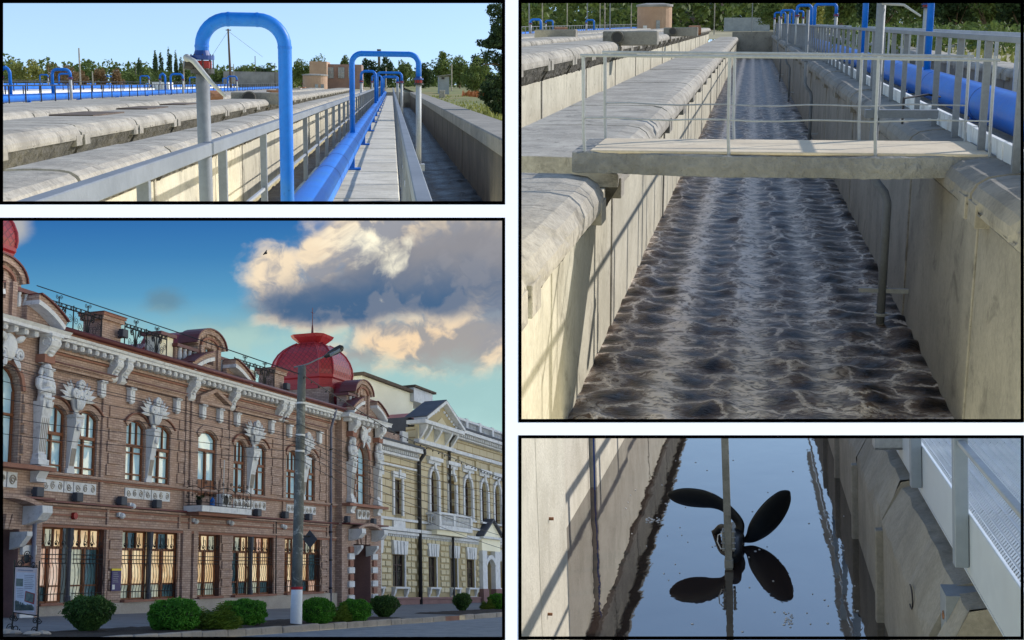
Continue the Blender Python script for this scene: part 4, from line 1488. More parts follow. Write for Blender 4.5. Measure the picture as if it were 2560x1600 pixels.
surface('wall_shade', srgb(132, 127, 117), srgb(160, 154, 143), 1.2, .95, .6, 18, stain=srgb(110, 106, 98), stain_amt=.45, streak=.25)  # darker copy of the lit wall's concrete, its shade put into colour

# left side: near block, set back panels behind it
lw = thing(p, 'basin_wall', 'sunlit left wall of cream concrete panels with dark coping above', 'wall', (-3.1, 14.6, 0))
part(lw, 'core', MB().box((-4.6, 5, -1), (-3.2, 60, 2.35)), 'concrete_dark')
yy = 14.6
for i, L in enumerate((4.15, 4.1, 5.6, 6, 6, 6, 6)):
    dx = (0, .02, .14, .08, .1, .1, .1)[i]
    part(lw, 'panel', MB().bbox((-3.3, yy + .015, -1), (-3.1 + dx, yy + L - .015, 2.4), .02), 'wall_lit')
    yy += L
for k in range(9):
    c = coping_mesh(4.96, 1.3, .9, 40 + k, .3)
    part(lw, 'coping', c.shift((-2.72, 14.6 + 5 * k, 3.75)), 'concrete_dark')
    part(lw, 'coping_beam', MB().bbox((-3.9, 14.6 + 5 * k, 2.4), (-2.9, 19.55 + 5 * k, 3.56), .05), 'concrete_dark')
nb = thing(p, 'basin_wall', 'nearest left wall block, sunlit, crossed by railing shadows', 'wall', (-2.25, 14.5, 0))
part(nb, 'panel', MB().bbox((-4.6, 12.62, -1), (-2.25, 14.52, 3.4), .02), 'wall_lit')
part(nb, 'panel', MB().bbox((-4.6, 5, -1), (-2.243, 12.59, 3.4), .02), 'wall_lit')
part(nb, 'bolt', MB().tube([(-2.25, 13.3, 1.75), (-2.2, 13.3, 1.75)], .018, 6), 'rust')
part(nb, 'bolt', MB().tube([(-2.25, 13.0, .8), (-2.2, 13.0, .8)], .016, 6), 'rust')
solo(p, 'cable', MB().tube([(-2.96, 22.7, 2.4), (-2.97, 22.72, 1.2), (-2.98, 22.68, -.1)], .016, 5), 'dark_blue_paint', 'thin blue cable hanging down the far left wall', 'cable', (-2.96, 22.7, 0))

# right wall
rw = thing(p, 'basin_wall', 'shaded right wall of grey concrete with chipped edge under the walkway', 'wall', (1.39, 10.6, 0))
def chip(y0, y1, seed, top=1.72):
    """wall length with a broken sloping top edge"""
    rsx = random.Random(seed)
    mbx = MB()
    ny = max(4, int((y1 - y0) * 3))
    prof = [(1.39, -1), (1.39, top - .62), (1.4, top - .5), (1.62, top - .06), (1.95, top), (1.95, -1)]
    def fn(u, v):
        k = int(round(u * 5))
        x, z = prof[k]
        r = .05 if k == 2 else (.025 if k == 3 else 0)
        return (x + rsx.uniform(-r, r) * .5, y0 + (y1 - y0) * v, z + rsx.uniform(-r, r) * 1.4)
    mbx.grid(fn, 5, ny)
    o = len(mbx.v)
    mbx.prism([(a, b_) for a, b_ in prof], 'y', y0 + .001, y0 + .01)
    return mbx
segs = [(10.62, 11.1, 1), (11.36, 15.42, 2), (15.6, 19.4, 3), (19.46, 23.75, 4), (23.8, 28, 5), (28.05, 34, 6), (34, 40, 7), (40, 50, 8)]
for y0, y1, sd in segs:
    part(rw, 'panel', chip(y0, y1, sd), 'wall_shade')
part(rw, 'joint_fill', MB().box((1.5, 11.05, -1), (1.85, 11.4, 1.66)), 'grey_box')
for z in (1.45, .95):
    part(rw, 'rust_mark', MB().ball((1.5, 11.2, z), (.012, .07, .035), 8, 5, .3), 'rust')
for y0 in (15.5, 19.42, 23.78, 28.02, 34):
    part(rw, 'rib', MB().bbox((1.3, y0 - .08, -1), (1.6, y0 + .08, 1.12), .012), 'wall_shade')
part(rw, 'wire_loop', MB().tube([(1.385, 12.6 + .16 * math.cos(a), 1.18 + .11 * math.sin(a)) for a in [1.2 + k * .5 for k in range(9)]], .008, 5), 'black_steel')

# walkway: fascia, grating, posts, rails
wk = thing(p, 'steel_walkway', 'pale steel walkway with serrated grating planks on the right', 'walkway', (1.67, 6, 1.88))
surface('post_shaded_paint', srgb(120, 130, 142), srgb(134, 144, 156), .6, .45, .05, 12)  # blue-grey holds the shade on the posts' near faces
surface('fascia_paint', srgb(176, 184, 193), srgb(190, 198, 206), .6, .4, .05, 12, stain=srgb(176, 182, 190), stain_amt=.4)
part(wk, 'fascia', MB().bbox((1.67, 5, 1.88), (1.7, 45, 2.4), .006).box((1.67, 5, 1.86), (1.84, 45, 1.879)), 'fascia_paint')
part(wk, 'fascia', MB().bbox((4.6, 5, 1.88), (4.63, 45, 2.4), .006), 'fascia_paint')
part(wk, 'joist', MB().box((1.71, 5, 1.9), (4.59, 45, 2.2)), 'grey_box')
surface('grating', srgb(206, 210, 212), srgb(226, 229, 230), 2.0, .45, .1, 14, metallic=.1)
PLK = 3.15
pm = MB()
RB = 4
for r in range(RB):
    x0 = .02 + r * .072
    nt = 44
    for k in range(nt):
        y0, y1 = k * PLK / nt, (k + 1) * PLK / nt
        ym = y0 + (y1 - y0) * .68
        pm.add([(x0, y0, .0), (x0 + .03, y0, .035), (x0 + .03, ym, .035), (x0, ym, .0), (x0 + .056, y0, .0), (x0 + .056, ym, .0), (x0 + .03, y1, .006), (x0, y1, 0), (x0 + .056, y1, 0)],
               [(0, 1, 2, 3), (1, 4, 5, 2), (3, 2, 6, 7), (2, 5, 8, 6)])
pm.box((0, 0, -.05), (.296, PLK - .02, -.004))
pmm = pm.mesh('plank', 'grating')
for r in range(10):
    for k in range(6):
        part(wk, 'plank', None, None, data=pmm, absolute=False, loc=(.035 + r * .3, -1.15 + k * (PLK + .015), .46 + (r % 2) * .002))
for i, y in enumerate((7.9, 10.96, 14.03, 17.1, 20.2, 23.3, 26.4, 29.5)):
    mb = MB().bbox((1.555, y - .075, 1.95), (1.665, y + .075, 3.55), .006)
    po = part(wk, 'post', mb, 'post_shaded_paint')
    part(po, 'clip', MB().box((1.655, y + .08, 2.0), (1.672, y + .12, 2.3)), 'black_steel')
part(wk, 'top_rail', MB().bbox((1.54, 5, 3.55), (1.68, 45, 3.64), .01), 'pale_steel')
part(wk, 'mid_rail', MB().bbox((1.58, 5, 2.98), (1.64, 45, 3.02), .006), 'pale_steel')

part(wk, 'bracket', MB().box((1.35, 15.85, 2.0), (1.67, 16.25, 2.03)).box((1.35, 15.85, 2.0), (1.37, 16.25, 2.16)).box((1.37, 15.85, 2.0), (1.67, 15.87, 2.16)), 'pale_steel')

# mixer with three blades on a square post
SY = 17.64
BY = 18.95
def Q(px, py, y=BY):
    return p.at(px, py, y=y)
mx = thing(p, 'mixer', 'black three bladed mixer on a square grey post standing in the water', 'mixer', (-.48, SY, 0))
surface('galv', srgb(122, 120, 112), srgb(150, 148, 140), 3.0, .6, .2, 16, stain=srgb(90, 84, 74), stain_amt=.5, metallic=.2)
a, b_ = Q(1822, 1395, SY), Q(1810, 1060, SY)
part(mx, 'post', MB().beam((a.x, SY, -.3), (b_.x, SY, b_.z + .8), .098, .098, (0, 1, 0)), 'galv')
part(mx, 'shoe', MB().bbox((a.x - .06, SY - .075, .02), (a.x + .06, SY + .06, .14), .01), 'galv')
sl = part(mx, 'slider', MB().bbox((a.x - .085, SY - .06, .26), (a.x - .052, SY + .08, .56), .006).bbox((a.x + .052, SY - .06, .26), (a.x + .085, SY + .08, .56), .006), 'galv')
for z in (.3, .38, .46, .54):
    part(sl, 'bolt', MB().tube([(a.x - .1, SY - .065, z), (a.x - .05, SY - .065, z)], .009, 6).tube([(a.x + .05, SY - .065, z), (a.x + .1, SY - .065, z)], .009, 6), 'pale_steel')
part(sl, 'strap', MB().tube([(a.x - .08, SY - .05, .52), (a.x - .14, SY - .02, .48), (a.x - .15, SY, .38), (a.x - .1, SY - .02, .28)], .008, 6), 'white_kerb')
surface('black_blade', srgb(7, 11, 16), srgb(14, 19, 25), 3.0, .45, .15, 10, stain=srgb(44, 46, 46), stain_amt=.3, spec=.5, bump_dist=.004)
hb = Q(1838, 1345, BY)
part(mx, 'hub', MB().ball(hb, (.14, .2, .15), 16, 10).tube([(hb.x, SY + .1, hb.z + .05), (hb.x, BY + .5, hb.z)], [.1, .13], 16), 'black_blade', smooth=True)
def blade(pts, widths, tw0, tw1, thick=.035):
    """leaf shaped blade: centre points, widths, twist of its chord out of the picture plane"""
    P = [Vector(q) for q in pts]
    # smooth resample
    out = []
    nn = len(P)
    for i in range(nn - 1):
        p0, p1, p2, p3 = P[max(i - 1, 0)], P[i], P[i + 1], P[min(i + 2, nn - 1)]
        w0, w1, w2, w3 = widths[max(i - 1, 0)], widths[i], widths[i + 1], widths[min(i + 2, nn - 1)]
        for k in range(5 if i < nn - 2 else 6):
            t = k / 5
            f = lambda a0, a1, a2, a3: 0.5 * (2 * a1 + (a2 - a0) * t + (2 * a0 - 5 * a1 + 4 * a2 - a3) * t * t + (3 * a1 - a0 - 3 * a2 + a3) * t ** 3)
            out.append((f(p0, p1, p2, p3), max(.01, f(w0, w1, w2, w3))))
    mbx = MB()
    M_ = len(out)
    seg = 14
    for i, (c, w) in enumerate(out):
        T = (out[min(i + 1, M_ - 1)][0] - out[max(i - 1, 0)][0]).normalized()
        side = T.cross(Vector((0, 1, 0))).normalized()
        nrm = T.cross(side)
        tw = tw0 + (tw1 - tw0) * i / (M_ - 1)
        ch = side * math.cos(tw) + nrm * math.sin(tw)
        nn2 = T.cross(ch).normalized()
        th = min(thick, w * .5) if i else w * .45
        for k in range(seg):
            an = 2 * math.pi * k / seg
            cc = math.cos(an)
            mbx.v.append(tuple(c + ch * (w / 2 / max(.35, math.cos(tw))) * cc + nn2 * (th / 2 * math.sin(an) + .12 * w * (1 - cc * cc))))
    for i in range(M_ - 1):
        for k in range(seg):
            k2 = (k + 1) % seg
            mbx.f.append((i * seg + k, i * seg + k2, (i + 1) * seg + k2, (i + 1) * seg + k))
    mbx.f.append(tuple(range(seg)))
    mbx.f.append(tuple((M_ - 1) * seg + k for k in range(seg)))
    return mbx
px = lambda w: w / F * 19.4
part(mx, 'blade', blade([Q(1846, 1335), Q(1850, 1312), Q(1838, 1292), Q(1812, 1268), Q(1785, 1254), Q(1755, 1247), Q(1720, 1243), Q(1692, 1240), Q(1672, 1236), Q(1668, 1235)],
                        [px(22), px(22), px(24), px(28), px(40), px(52), px(54), px(42), px(18), px(4)], -.2, -.75), 'black_blade', smooth=True)
part(mx, 'blade', blade([Q(1840, 1350), Q(1858, 1351), Q(1878, 1343), Q(1898, 1322), Q(1921, 1294), Q(1943, 1264), Q(1960, 1240), Q(1969, 1229), Q(1971, 1226)],
                        [px(16), px(12), px(34), px(58), px(68), px(62), px(42), px(18), px(4)], .3, .75), 'black_blade', smooth=True)
e3 = p.at(1768, 1372, z=-.12)
e2 = p.at(1782, 1345, y=20.0)
part(mx, 'blade', blade([Q(1832, 1335), Q(1806, 1318, BY + .3), Q(1792, 1330, BY + .6), e2, e3], [px(20), px(18), px(20), px(34), px(36)], 0, .5), 'black_blade', smooth=True)
# floating foam specks
fm = MB()
rs = np.random.RandomState(8)
for px_, py_ in [(1630 + rs.uniform(-16, 20), 1300 + rs.uniform(-6, 6)) for _ in range(26)] + [(1968 + rs.uniform(-8, 14), 1540 + rs.uniform(-12, 30)) for _ in range(24)] + [(rs.uniform(1560, 2150), rs.uniform(1150, 1580)) for _ in range(60)]:
    q = p.at(px_, py_, z=.004)
    r = rs.uniform(.008, .022)
    fm.lathe([(r, 0), (r * .6, .008)], 6, (q.x, q.y, .002))
setting(p, 'foam_specks', fm, 'white_kerb', kind='stuff')
clip_place(None, None, 1279.5, None)

UNIT = 48.0


# ================================================================ bottom left: street with the brick building
p = P3
XF = -29.59
surface('brick_trim', srgb(130, 92, 80), srgb(150, 108, 94), 1.5, .9, .2, 14)
surface('stucco', srgb(196, 198, 206), srgb(214, 216, 222), 1.5, .85, .3, 14, stain=srgb(140, 140, 148), stain_amt=.55, streak=.25)
surface('plinth_stone', srgb(150, 142, 136), srgb(172, 164, 156), .8, .9, .2, 16, stain=srgb(122, 116, 112), stain_amt=.4)
surface('roof_red', srgb(120, 34, 44), srgb(140, 44, 52), .8, .45, .15, 14)
surface('gutter_red', srgb(84, 36, 40), srgb(100, 46, 48), 1.0, .5, .1, 14)
surface('wood_brown', srgb(104, 60, 36), srgb(126, 74, 44), 2.0, .55, .1, 18)
surface('wood_frame_dark', srgb(62, 44, 44), srgb(78, 56, 54), 2.0, .6, .1, 18)
surface('reveal', srgb(84, 58, 54), srgb(98, 68, 62), 1.0, .9, .1, 14)
surface('iron', srgb(18, 17, 20), srgb(30, 28, 32), 1.0, .6, .1, 14)
surface('slate_col', srgb(58, 62, 74), srgb(72, 76, 88), 1.0, .7, .1, 14)
surface('asphalt', srgb(96, 100, 108), srgb(116, 120, 128), 1.0, .95, .4, 24, stain=srgb(84, 86, 92), stain_amt=.4)
surface('cobble', srgb(104, 112, 126), srgb(134, 142, 154), 1.6, .75, .9, 9, stain=srgb(80, 84, 94), stain_amt=.5)
surface('kerb_stone', srgb(134, 128, 124), srgb(158, 150, 144), 1.0, .9, .4, 16, stain=srgb(104, 100, 98), stain_amt=.5)
surface('soil', srgb(30, 24, 24), srgb(48, 38, 36), 2.0, 1.0, 1.0, 12)
surface('pole_concrete', srgb(82, 86, 88), srgb(104, 108, 110), 1.2, .9, .6, 16, stain=srgb(178, 182, 184), stain_amt=.8, stain_scale=2.4)
surface('whitewash', srgb(206, 212, 226), srgb(222, 226, 236), 1.5, .85, .2, 14)
surface('stripe_red', srgb(150, 26, 38), srgb(164, 32, 44), 1.5, .7, .1, 14)
surface('purple_print', srgb(60, 52, 96), srgb(72, 62, 110), 1.5, .6, .05, 14)
surface('yellow_print', srgb(214, 190, 40), srgb(226, 204, 60), 1.5, .6, .05, 14)
surface('board_print', srgb(176, 158, 162), srgb(196, 180, 182), 3, .7, .05, 14)
surface('board_print_light', srgb(176, 176, 192), srgb(196, 198, 210), 3, .7, .05, 14)
surface('print_grey', srgb(110, 112, 130), srgb(140, 142, 156), 12, .7, .05, 14)
surface('print_green', srgb(70, 84, 88), srgb(110, 118, 112), 12, .7, .05, 14)
surface('yellow_plaster', srgb(188, 177, 150), srgb(206, 195, 168), .8, .9, .25, 16, stain=srgb(160, 134, 88), stain_amt=.4)
surface('yellow_groove', srgb(156, 142, 112), srgb(170, 156, 124), .8, .9, .2, 16)
surface('cream_plaster', srgb(232, 226, 204), srgb(242, 236, 216), .8, .9, .2, 16)
surface('pink_roof', srgb(176, 118, 122), srgb(190, 132, 134), .6, .7, .1, 14)
surface('pink_stone', srgb(120, 92, 92), srgb(138, 108, 106), .8, .9, .2, 16)
surface('steel_blue', srgb(96, 100, 124), srgb(116, 120, 142), 1, .5, .05, 14)

m, n, b = pbr('brick')
tc = n.new('ShaderNodeTexCoord').outputs['Object']
sep = n.new('ShaderNodeSeparateXYZ'); n.put(sep.inputs[0], tc)
cmb = n.new('ShaderNodeCombineXYZ')
n.put(cmb.inputs[0], n.math('ADD', sep.outputs[1], sep.outputs[0])); n.put(cmb.inputs[1], sep.outputs[2])
bt = n.new('ShaderNodeTexBrick')
n.put(bt.inputs['Vector'], cmb.outputs[0])
bt.inputs['Color1'].default_value = srgb(182, 159, 149)
bt.inputs['Color2'].default_value = srgb(150, 127, 119)
bt.inputs['Mortar'].default_value = srgb(126, 105, 97)
bt.inputs['Scale'].default_value = 1.0
bt.inputs['Mortar Size'].default_value = .012
bt.inputs['Brick Width'].default_value = .30
bt.inputs['Row Height'].default_value = .095
big = n.noise(tc, .7, 5, .6)
col = n.mix(n.math('MULTIPLY', n.sstep(big, .4, .7), .5), bt.outputs['Color'], srgb(172, 140, 122))
col = n.mix(n.math('MULTIPLY', n.sstep(n.noise(tc, 3.1, 4, .6), .5, .72), .35), col, srgb(118, 90, 80))
n.put(b.inputs['Base Color'], col)
b.inputs['Roughness'].default_value = .9
bp = n.new('ShaderNodeBump'); bp.inputs['Strength'].default_value = .5; bp.inputs['Distance'].default_value = .02
n.put(bp.inputs['Height'], n.math('MULTIPLY', bt.outputs['Fac'], -1.0)); n.put(b.inputs['Normal'], bp.outputs[0])

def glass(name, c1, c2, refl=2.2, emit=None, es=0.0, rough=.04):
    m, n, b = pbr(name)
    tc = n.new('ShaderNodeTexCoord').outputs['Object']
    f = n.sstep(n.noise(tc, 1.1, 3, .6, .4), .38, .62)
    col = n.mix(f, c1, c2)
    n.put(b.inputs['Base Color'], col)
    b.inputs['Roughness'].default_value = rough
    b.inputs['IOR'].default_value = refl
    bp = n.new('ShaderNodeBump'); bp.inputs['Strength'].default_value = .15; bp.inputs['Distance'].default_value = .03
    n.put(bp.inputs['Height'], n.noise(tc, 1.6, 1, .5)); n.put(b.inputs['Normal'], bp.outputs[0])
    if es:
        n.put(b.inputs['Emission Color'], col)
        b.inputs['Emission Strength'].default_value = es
glass('glass_sky', srgb(164, 206, 232), srgb(196, 226, 242), 1.9)  # pale blue base colour stands in for the reflected sky
glass('glass_warm', srgb(206, 172, 128), srgb(238, 214, 172), 1.8, es=.42)  # glow of the warm panes stands in for a sunlit house's reflection
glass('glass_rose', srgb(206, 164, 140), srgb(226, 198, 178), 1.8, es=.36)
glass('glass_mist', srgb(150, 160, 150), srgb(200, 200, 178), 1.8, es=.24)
glass('glass_teal', srgb(60, 96, 112), srgb(96, 130, 140), 1.9)
glass('glass_dark', srgb(48, 54, 60), srgb(110, 104, 92), 1.9)
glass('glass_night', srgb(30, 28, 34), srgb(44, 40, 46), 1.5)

# scale pattern on the dome
m, n, b = pbr('dome_scales')
tc = n.new('ShaderNodeTexCoord').outputs['Object']
sep = n.new('ShaderNodeSeparateXYZ'); n.put(sep.inputs[0], tc)
cmb = n.new('ShaderNodeCombineXYZ')
n.put(cmb.inputs[0], n.math('ADD', sep.outputs[1], sep.outputs[0])); n.put(cmb.inputs[1], sep.outputs[2])
vm = n.mapping(cmb.outputs[0], (1, 1, 1), (0, 0, 0), (0, 0, .785))
bt = n.new('ShaderNodeTexBrick'); n.put(bt.inputs['Vector'], vm); bt.offset = 0
bt.inputs['Color1'].default_value = srgb(168, 44, 52); bt.inputs['Color2'].default_value = srgb(150, 38, 48); bt.inputs['Mortar'].default_value = srgb(112, 28, 40)
bt.inputs['Scale'].default_value = 1; bt.inputs['Brick Width'].default_value = .24; bt.inputs['Row Height'].default_value = .24; bt.inputs['Mortar Size'].default_value = .022
n.put(b.inputs['Base Color'], bt.outputs['Color']); b.inputs['Roughness'].default_value = .42
bp = n.new('ShaderNodeBump'); bp.inputs['Strength'].default_value = .6; bp.inputs['Distance'].default_value = .03
n.put(bp.inputs['Height'], n.math('MULTIPLY', bt.outputs['Fac'], -1.0)); n.put(b.inputs['Normal'], bp.outputs[0])
surface('dome_red', srgb(150, 38, 48), srgb(168, 46, 54), 1.0, .4, .05, 14)
# joints of the upper yellow wall
m, n, b = pbr('yellow_ashlar')
tc = n.new('ShaderNodeTexCoord').outputs['Object']
sep = n.new('ShaderNodeSeparateXYZ'); n.put(sep.inputs[0], tc)
cmb = n.new('ShaderNodeCombineXYZ'); n.put(cmb.inputs[0], sep.outputs[1]); n.put(cmb.inputs[1], sep.outputs[2])
bt = n.new('ShaderNodeTexBrick'); n.put(bt.inputs['Vector'], cmb.outputs[0])
bt.inputs['Color1'].default_value = srgb(186, 175, 150); bt.inputs['Color2'].default_value = srgb(196, 185, 160); bt.inputs['Mortar'].default_value = srgb(132, 112, 78)
bt.inputs['Scale'].default_value = 1; bt.inputs['Brick Width'].default_value = 1.5; bt.inputs['Row Height'].default_value = .5; bt.inputs['Mortar Size'].default_value = .03
col = n.mix(n.math('MULTIPLY', n.noise(tc, 1.2, 5, .65), .3), bt.outputs['Color'], srgb(164, 138, 92))
n.put(b.inputs['Base Color'], col); b.inputs['Roughness'].default_value = .9
bp = n.new('ShaderNodeBump'); bp.inputs['Strength'].default_value = .7; bp.inputs['Distance'].default_value = .05
n.put(bp.inputs['Height'], n.math('MULTIPLY', bt.outputs['Fac'], -1.0)); n.put(b.inputs['Normal'], bp.outputs[0])


def gz(x, y):
    return -.015 * (y - 42) - .04 * (x - XF)


def on_ground(px, py, lift=0.0):
    d = Vector(((px - 1280) / F, 1.0, (800 - py) / F))
    r = Vector((d.dot(p.R), d.dot(p.D), d.dot(p.U)))
    lo, hi = 1.0, 400.0
    for _ in range(60):
        t = (lo + hi) / 2
        q = r * t
        if p.h + q.z > gz(q.x, q.y) + lift:
            lo = t
        else:
            hi = t
    return Vector((r.x * lo, r.y * lo, p.h + r.z * lo))


def Yp(px, py, off=0.0, pl=None, X=None):
    return (pl or p).at(px, py, x=(XF if X is None else X) + off).y


def fbox(mb, y0, y1, z0, z1, a, b, X=XF):
    return mb.box((X + a, y0, z0), (X + b, y1, z1))


def wall_with_holes(mb, y0, y1, z0, z1, holes, a, b, X=XF):
    ys = sorted({y0, y1, *[h[0] for h in holes if y0 < h[0] < y1], *[h[1] for h in holes if y0 < h[1] < y1]})
    for ya, yb in zip(ys[:-1], ys[1:]):
        zs = [z0]
        for h in sorted(holes, key=lambda q: q[2]):
            if h[0] <= ya + 1e-6 and h[1] >= yb - 1e-6:
                if h[2] > zs[-1]:
                    fbox(mb, ya, yb, zs[-1], h[2], a, b, X)
                zs[-1] = max(zs[-1], h[3])
        if zs[-1] < z1:
            fbox(mb, ya, yb, zs[-1], z1, a, b, X)


def arch_fill(mb, y0, y1, zs, zt, a, b, X=XF, n=10):
    """masonry between a segmental arch (springing zs, crown zt) and the rectangle over it"""
    w, h = (y1 - y0) / 2, zt - zs
    R = (w * w + h * h) / (2 * h)
    c = zt - R
    pts = [(y0 + (y1 - y0) * i / n, c + math.sqrt(max(0, R * R - ((y0 + (y1 - y0) * i / n) - (y0 + y1) / 2) ** 2))) for i in range(n + 1)]
    for i in range(n):
        q0, q1 = pts[i], pts[i + 1]
        mb.prism([q0, q1, (q1[0], zt + .001), (q0[0], zt + .001)], 'x', X + a, X + b)
    return pts


def arch_band(mb, pts, t, a, b, X=XF):
    """moulding of thickness t following pts outside"""
    n = len(pts)
    out = []
    for i in range(n):
        p0, p1 = pts[max(0, i - 1)], pts[min(n - 1, i + 1)]
        d = Vector((p1[0] - p0[0], p1[1] - p0[1])).normalized()
        out.append((pts[i][0] - d.y * t, pts[i][1] + d.x * t))
    for i in range(n - 1):
        mb.prism([pts[i], pts[i + 1], out[i + 1], out[i]], 'x', X + a, X + b)
    return out


def window(t, y0, y1, z0, zs, zt, off, wood='wood_brown', pane='glass_sky', style='upper', X=XF, fw=.07):
    """window > frame, panes, reveal; set back by off"""
    w, h = y1 - y0, zs - z0
    fr = MB()
    bars_y, bars_z = [], []
    zt2 = z0 + (zt - z0) * .58
    def bar(ya, yb, za, zb, d=.05):
        fbox(fr, ya, yb, za, zb, off - .03, off + d, X)
    bar(y0, y0 + fw, z0, zs); bar(y1 - fw, y1, z0, zs); bar(y0, y1, z0, z0 + fw)
    arch = arch_fill(MB(), y0, y1, zs, zt, 0, 1) if zt > zs + .01 else None
    if arch:
        n_ = len(arch)
        for i in range(n_ - 1):
            fr.prism([(arch[i][0], arch[i][1] - fw), (arch[i + 1][0], arch[i + 1][1] - fw), arch[i + 1], arch[i]], 'x', X + off - .03, X + off + .05)
    else:
        bar(y0, y1, zs - fw, zs)
    ps = []
    if style == 'upper':
        bar(y0, y1, zt2 - .06, zt2 + .06, .07)
        for k in (1, 2):
            bar(y0 + w * k / 3 - .03, y0 + w * k / 3 + .03, zt2, zt - .12)
            ps += []
        bar(y0 + w * .42, y0 + w * .42 + .09, z0, zt2, .07)
        za, zb = z0 + (zt2 - z0) * .2, z0 + (zt2 - z0) * .8
        for z_ in (za, zb):
            bar(y0, y1, z_ - .03, z_ + .03)
        for k in range(3):
            ps.append((y0 + w * k / 3, y0 + w * (k + 1) / 3, zt2, zt))
        for a_, b_ in ((y0, y0 + w * .42), (y0 + w * .42 + .09, y1)):
            for c_, d_ in ((z0, za), (za, zb), (zb, zt2)):
                ps.append((a_, b_, c_, d_))
    elif style == 'ground':
        zq = z0 + h * .73
        bar(y0, y1, zq - .05, zq + .05, .07)
        for k in (1, 2):
            bar(y0 + w * k / 3 - .035, y0 + w * k / 3 + .035, zq, zs)
        bar(y0 + w * .46, y0 + w * .46 + .13, z0, zq, .08)
        zr = z0 + h * .22
        bar(y0, y1, zr - .03, zr + .03)
        for k in range(3):
            ps.append((y0 + w * k / 3, y0 + w * (k + 1) / 3, zq, zs))
        for a_, b_ in ((y0, y0 + w * .46), (y0 + w * .46 + .13, y1)):
            ps += [(a_, b_, z0, zr), (a_, b_, zr, zq)]
    elif style == 'door':
        bar(y0, y1, zt2 + .3, zt2 + .42, .07)
        bar(y0 + w * .45, y0 + w * .45 + .12, z0, zt2 + .3, .07)
        fbox(fr, y0, y1, z0, z0 + .75, off - .03, off + .03, X)
        ps = [(y0, y1, zt2 + .42, zt), (y0, y0 + w * .45, z0 + .75, zt2 + .3), (y0 + w * .45 + .12, y1, z0 + .75, zt2 + .3)]
    else:
        bar((y0 + y1) / 2 - .04, (y0 + y1) / 2 + .04, z0, zt - .05)
        bar(y0, y1, z0 + h * .66, z0 + h * .66 + .08, .07)
        ps = [(y0, (y0 + y1) / 2, z0, z0 + h * .66), ((y0 + y1) / 2, y1, z0, z0 + h * .66), (y0, (y0 + y1) / 2, z0 + h * .66, zt), ((y0 + y1) / 2, y1, z0 + h * .66, zt)]
    wi = part(t, 'window', fr, wood)
    for k, (a_, b_, c_, d_) in enumerate(ps):
        nm = pane
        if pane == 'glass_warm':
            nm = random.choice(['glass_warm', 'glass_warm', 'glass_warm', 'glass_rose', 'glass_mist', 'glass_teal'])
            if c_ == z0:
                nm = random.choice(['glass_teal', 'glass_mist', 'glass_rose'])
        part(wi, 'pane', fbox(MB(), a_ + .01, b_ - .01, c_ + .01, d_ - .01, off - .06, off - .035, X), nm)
    # reveal behind the frame
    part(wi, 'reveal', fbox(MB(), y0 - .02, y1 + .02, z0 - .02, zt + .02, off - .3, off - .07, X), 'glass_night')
    return wi


def spiral(c, r, turns, plane_x, n=22, dirn=1, a0=0.0, sy=1.0):
    out = []
    for i in range(n + 1):
        a = a0 + dirn * turns * 2 * math.pi * i / n
        rr = r * (1 - .82 * i / n)
        out.append((plane_x, c[0] + sy * rr * math.cos(a), c[1] + rr * math.sin(a)))
    return out


def leaf_shape(mb, x, base, tip, w, lift=.1):
    """flat pointed leaf in the facade plane from base to tip, bulging towards the street"""
    b0, t0 = Vector((base[0], base[1])), Vector((tip[0], tip[1]))
    d = t0 - b0
    nrm = Vector((-d.y, d.x)).normalized()
    rows = []
    o = len(mb.v)
    N_ = 5
    for i in range(N_ + 1):
        s_ = i / N_
        ww = w * math.sin(math.pi * min(1, s_ * .92 + .08)) ** .8
        c_ = b0 + d * s_
        for k in (-1, 0, 1):
            q = c_ + nrm * ww * k
            mb.v.append((x + lift * math.sin(math.pi * s_ * .8) + (.05 if k == 0 else 0), q.x, q.y))
    for i in range(N_):
        for k in (0, 1):
            a_ = o + i * 3 + k
            mb.f.append((a_, a_ + 1, a_ + 4, a_ + 3))


def console_mesh(name, d, h, w, mat='stucco', relief=True):
    """scroll bracket: depth d out of the wall, height h, width w along y; origin top centre at wall"""
    mb = MB()
    prof = [(0, 0), (d, 0), (d, -.1 * h), (d * .92, -.16 * h), (d * .98, -.26 * h), (d * .9, -.4 * h), (d * .62, -.55 * h), (d * .42, -.68 * h), (d * .46, -.8 * h), (d * .4, -.92 * h), (d * .2, -h), (0, -h)]
    mb.prism(prof, 'y', -w / 2, w / 2)
    mb.box((0, -w * .62, -.09 * h), (d * 1.06, w * .62, 0))
    if relief:
        for s_ in (-1, 1):
            mb.tube([(d * .55 + .3 * d * math.cos(a), s_ * w * .52, -.28 * h + .14 * h * math.sin(a)) for a in [k * .7 for k in range(9)]], .03, 5)
        for k in range(5):
            z = -.2 * h - k * .13 * h
            mb.ball((d * (.93 - .1 * k), 0, z), (.05, w * .3, .05 * h), 7, 5)
    return mb.mesh(name, mat)


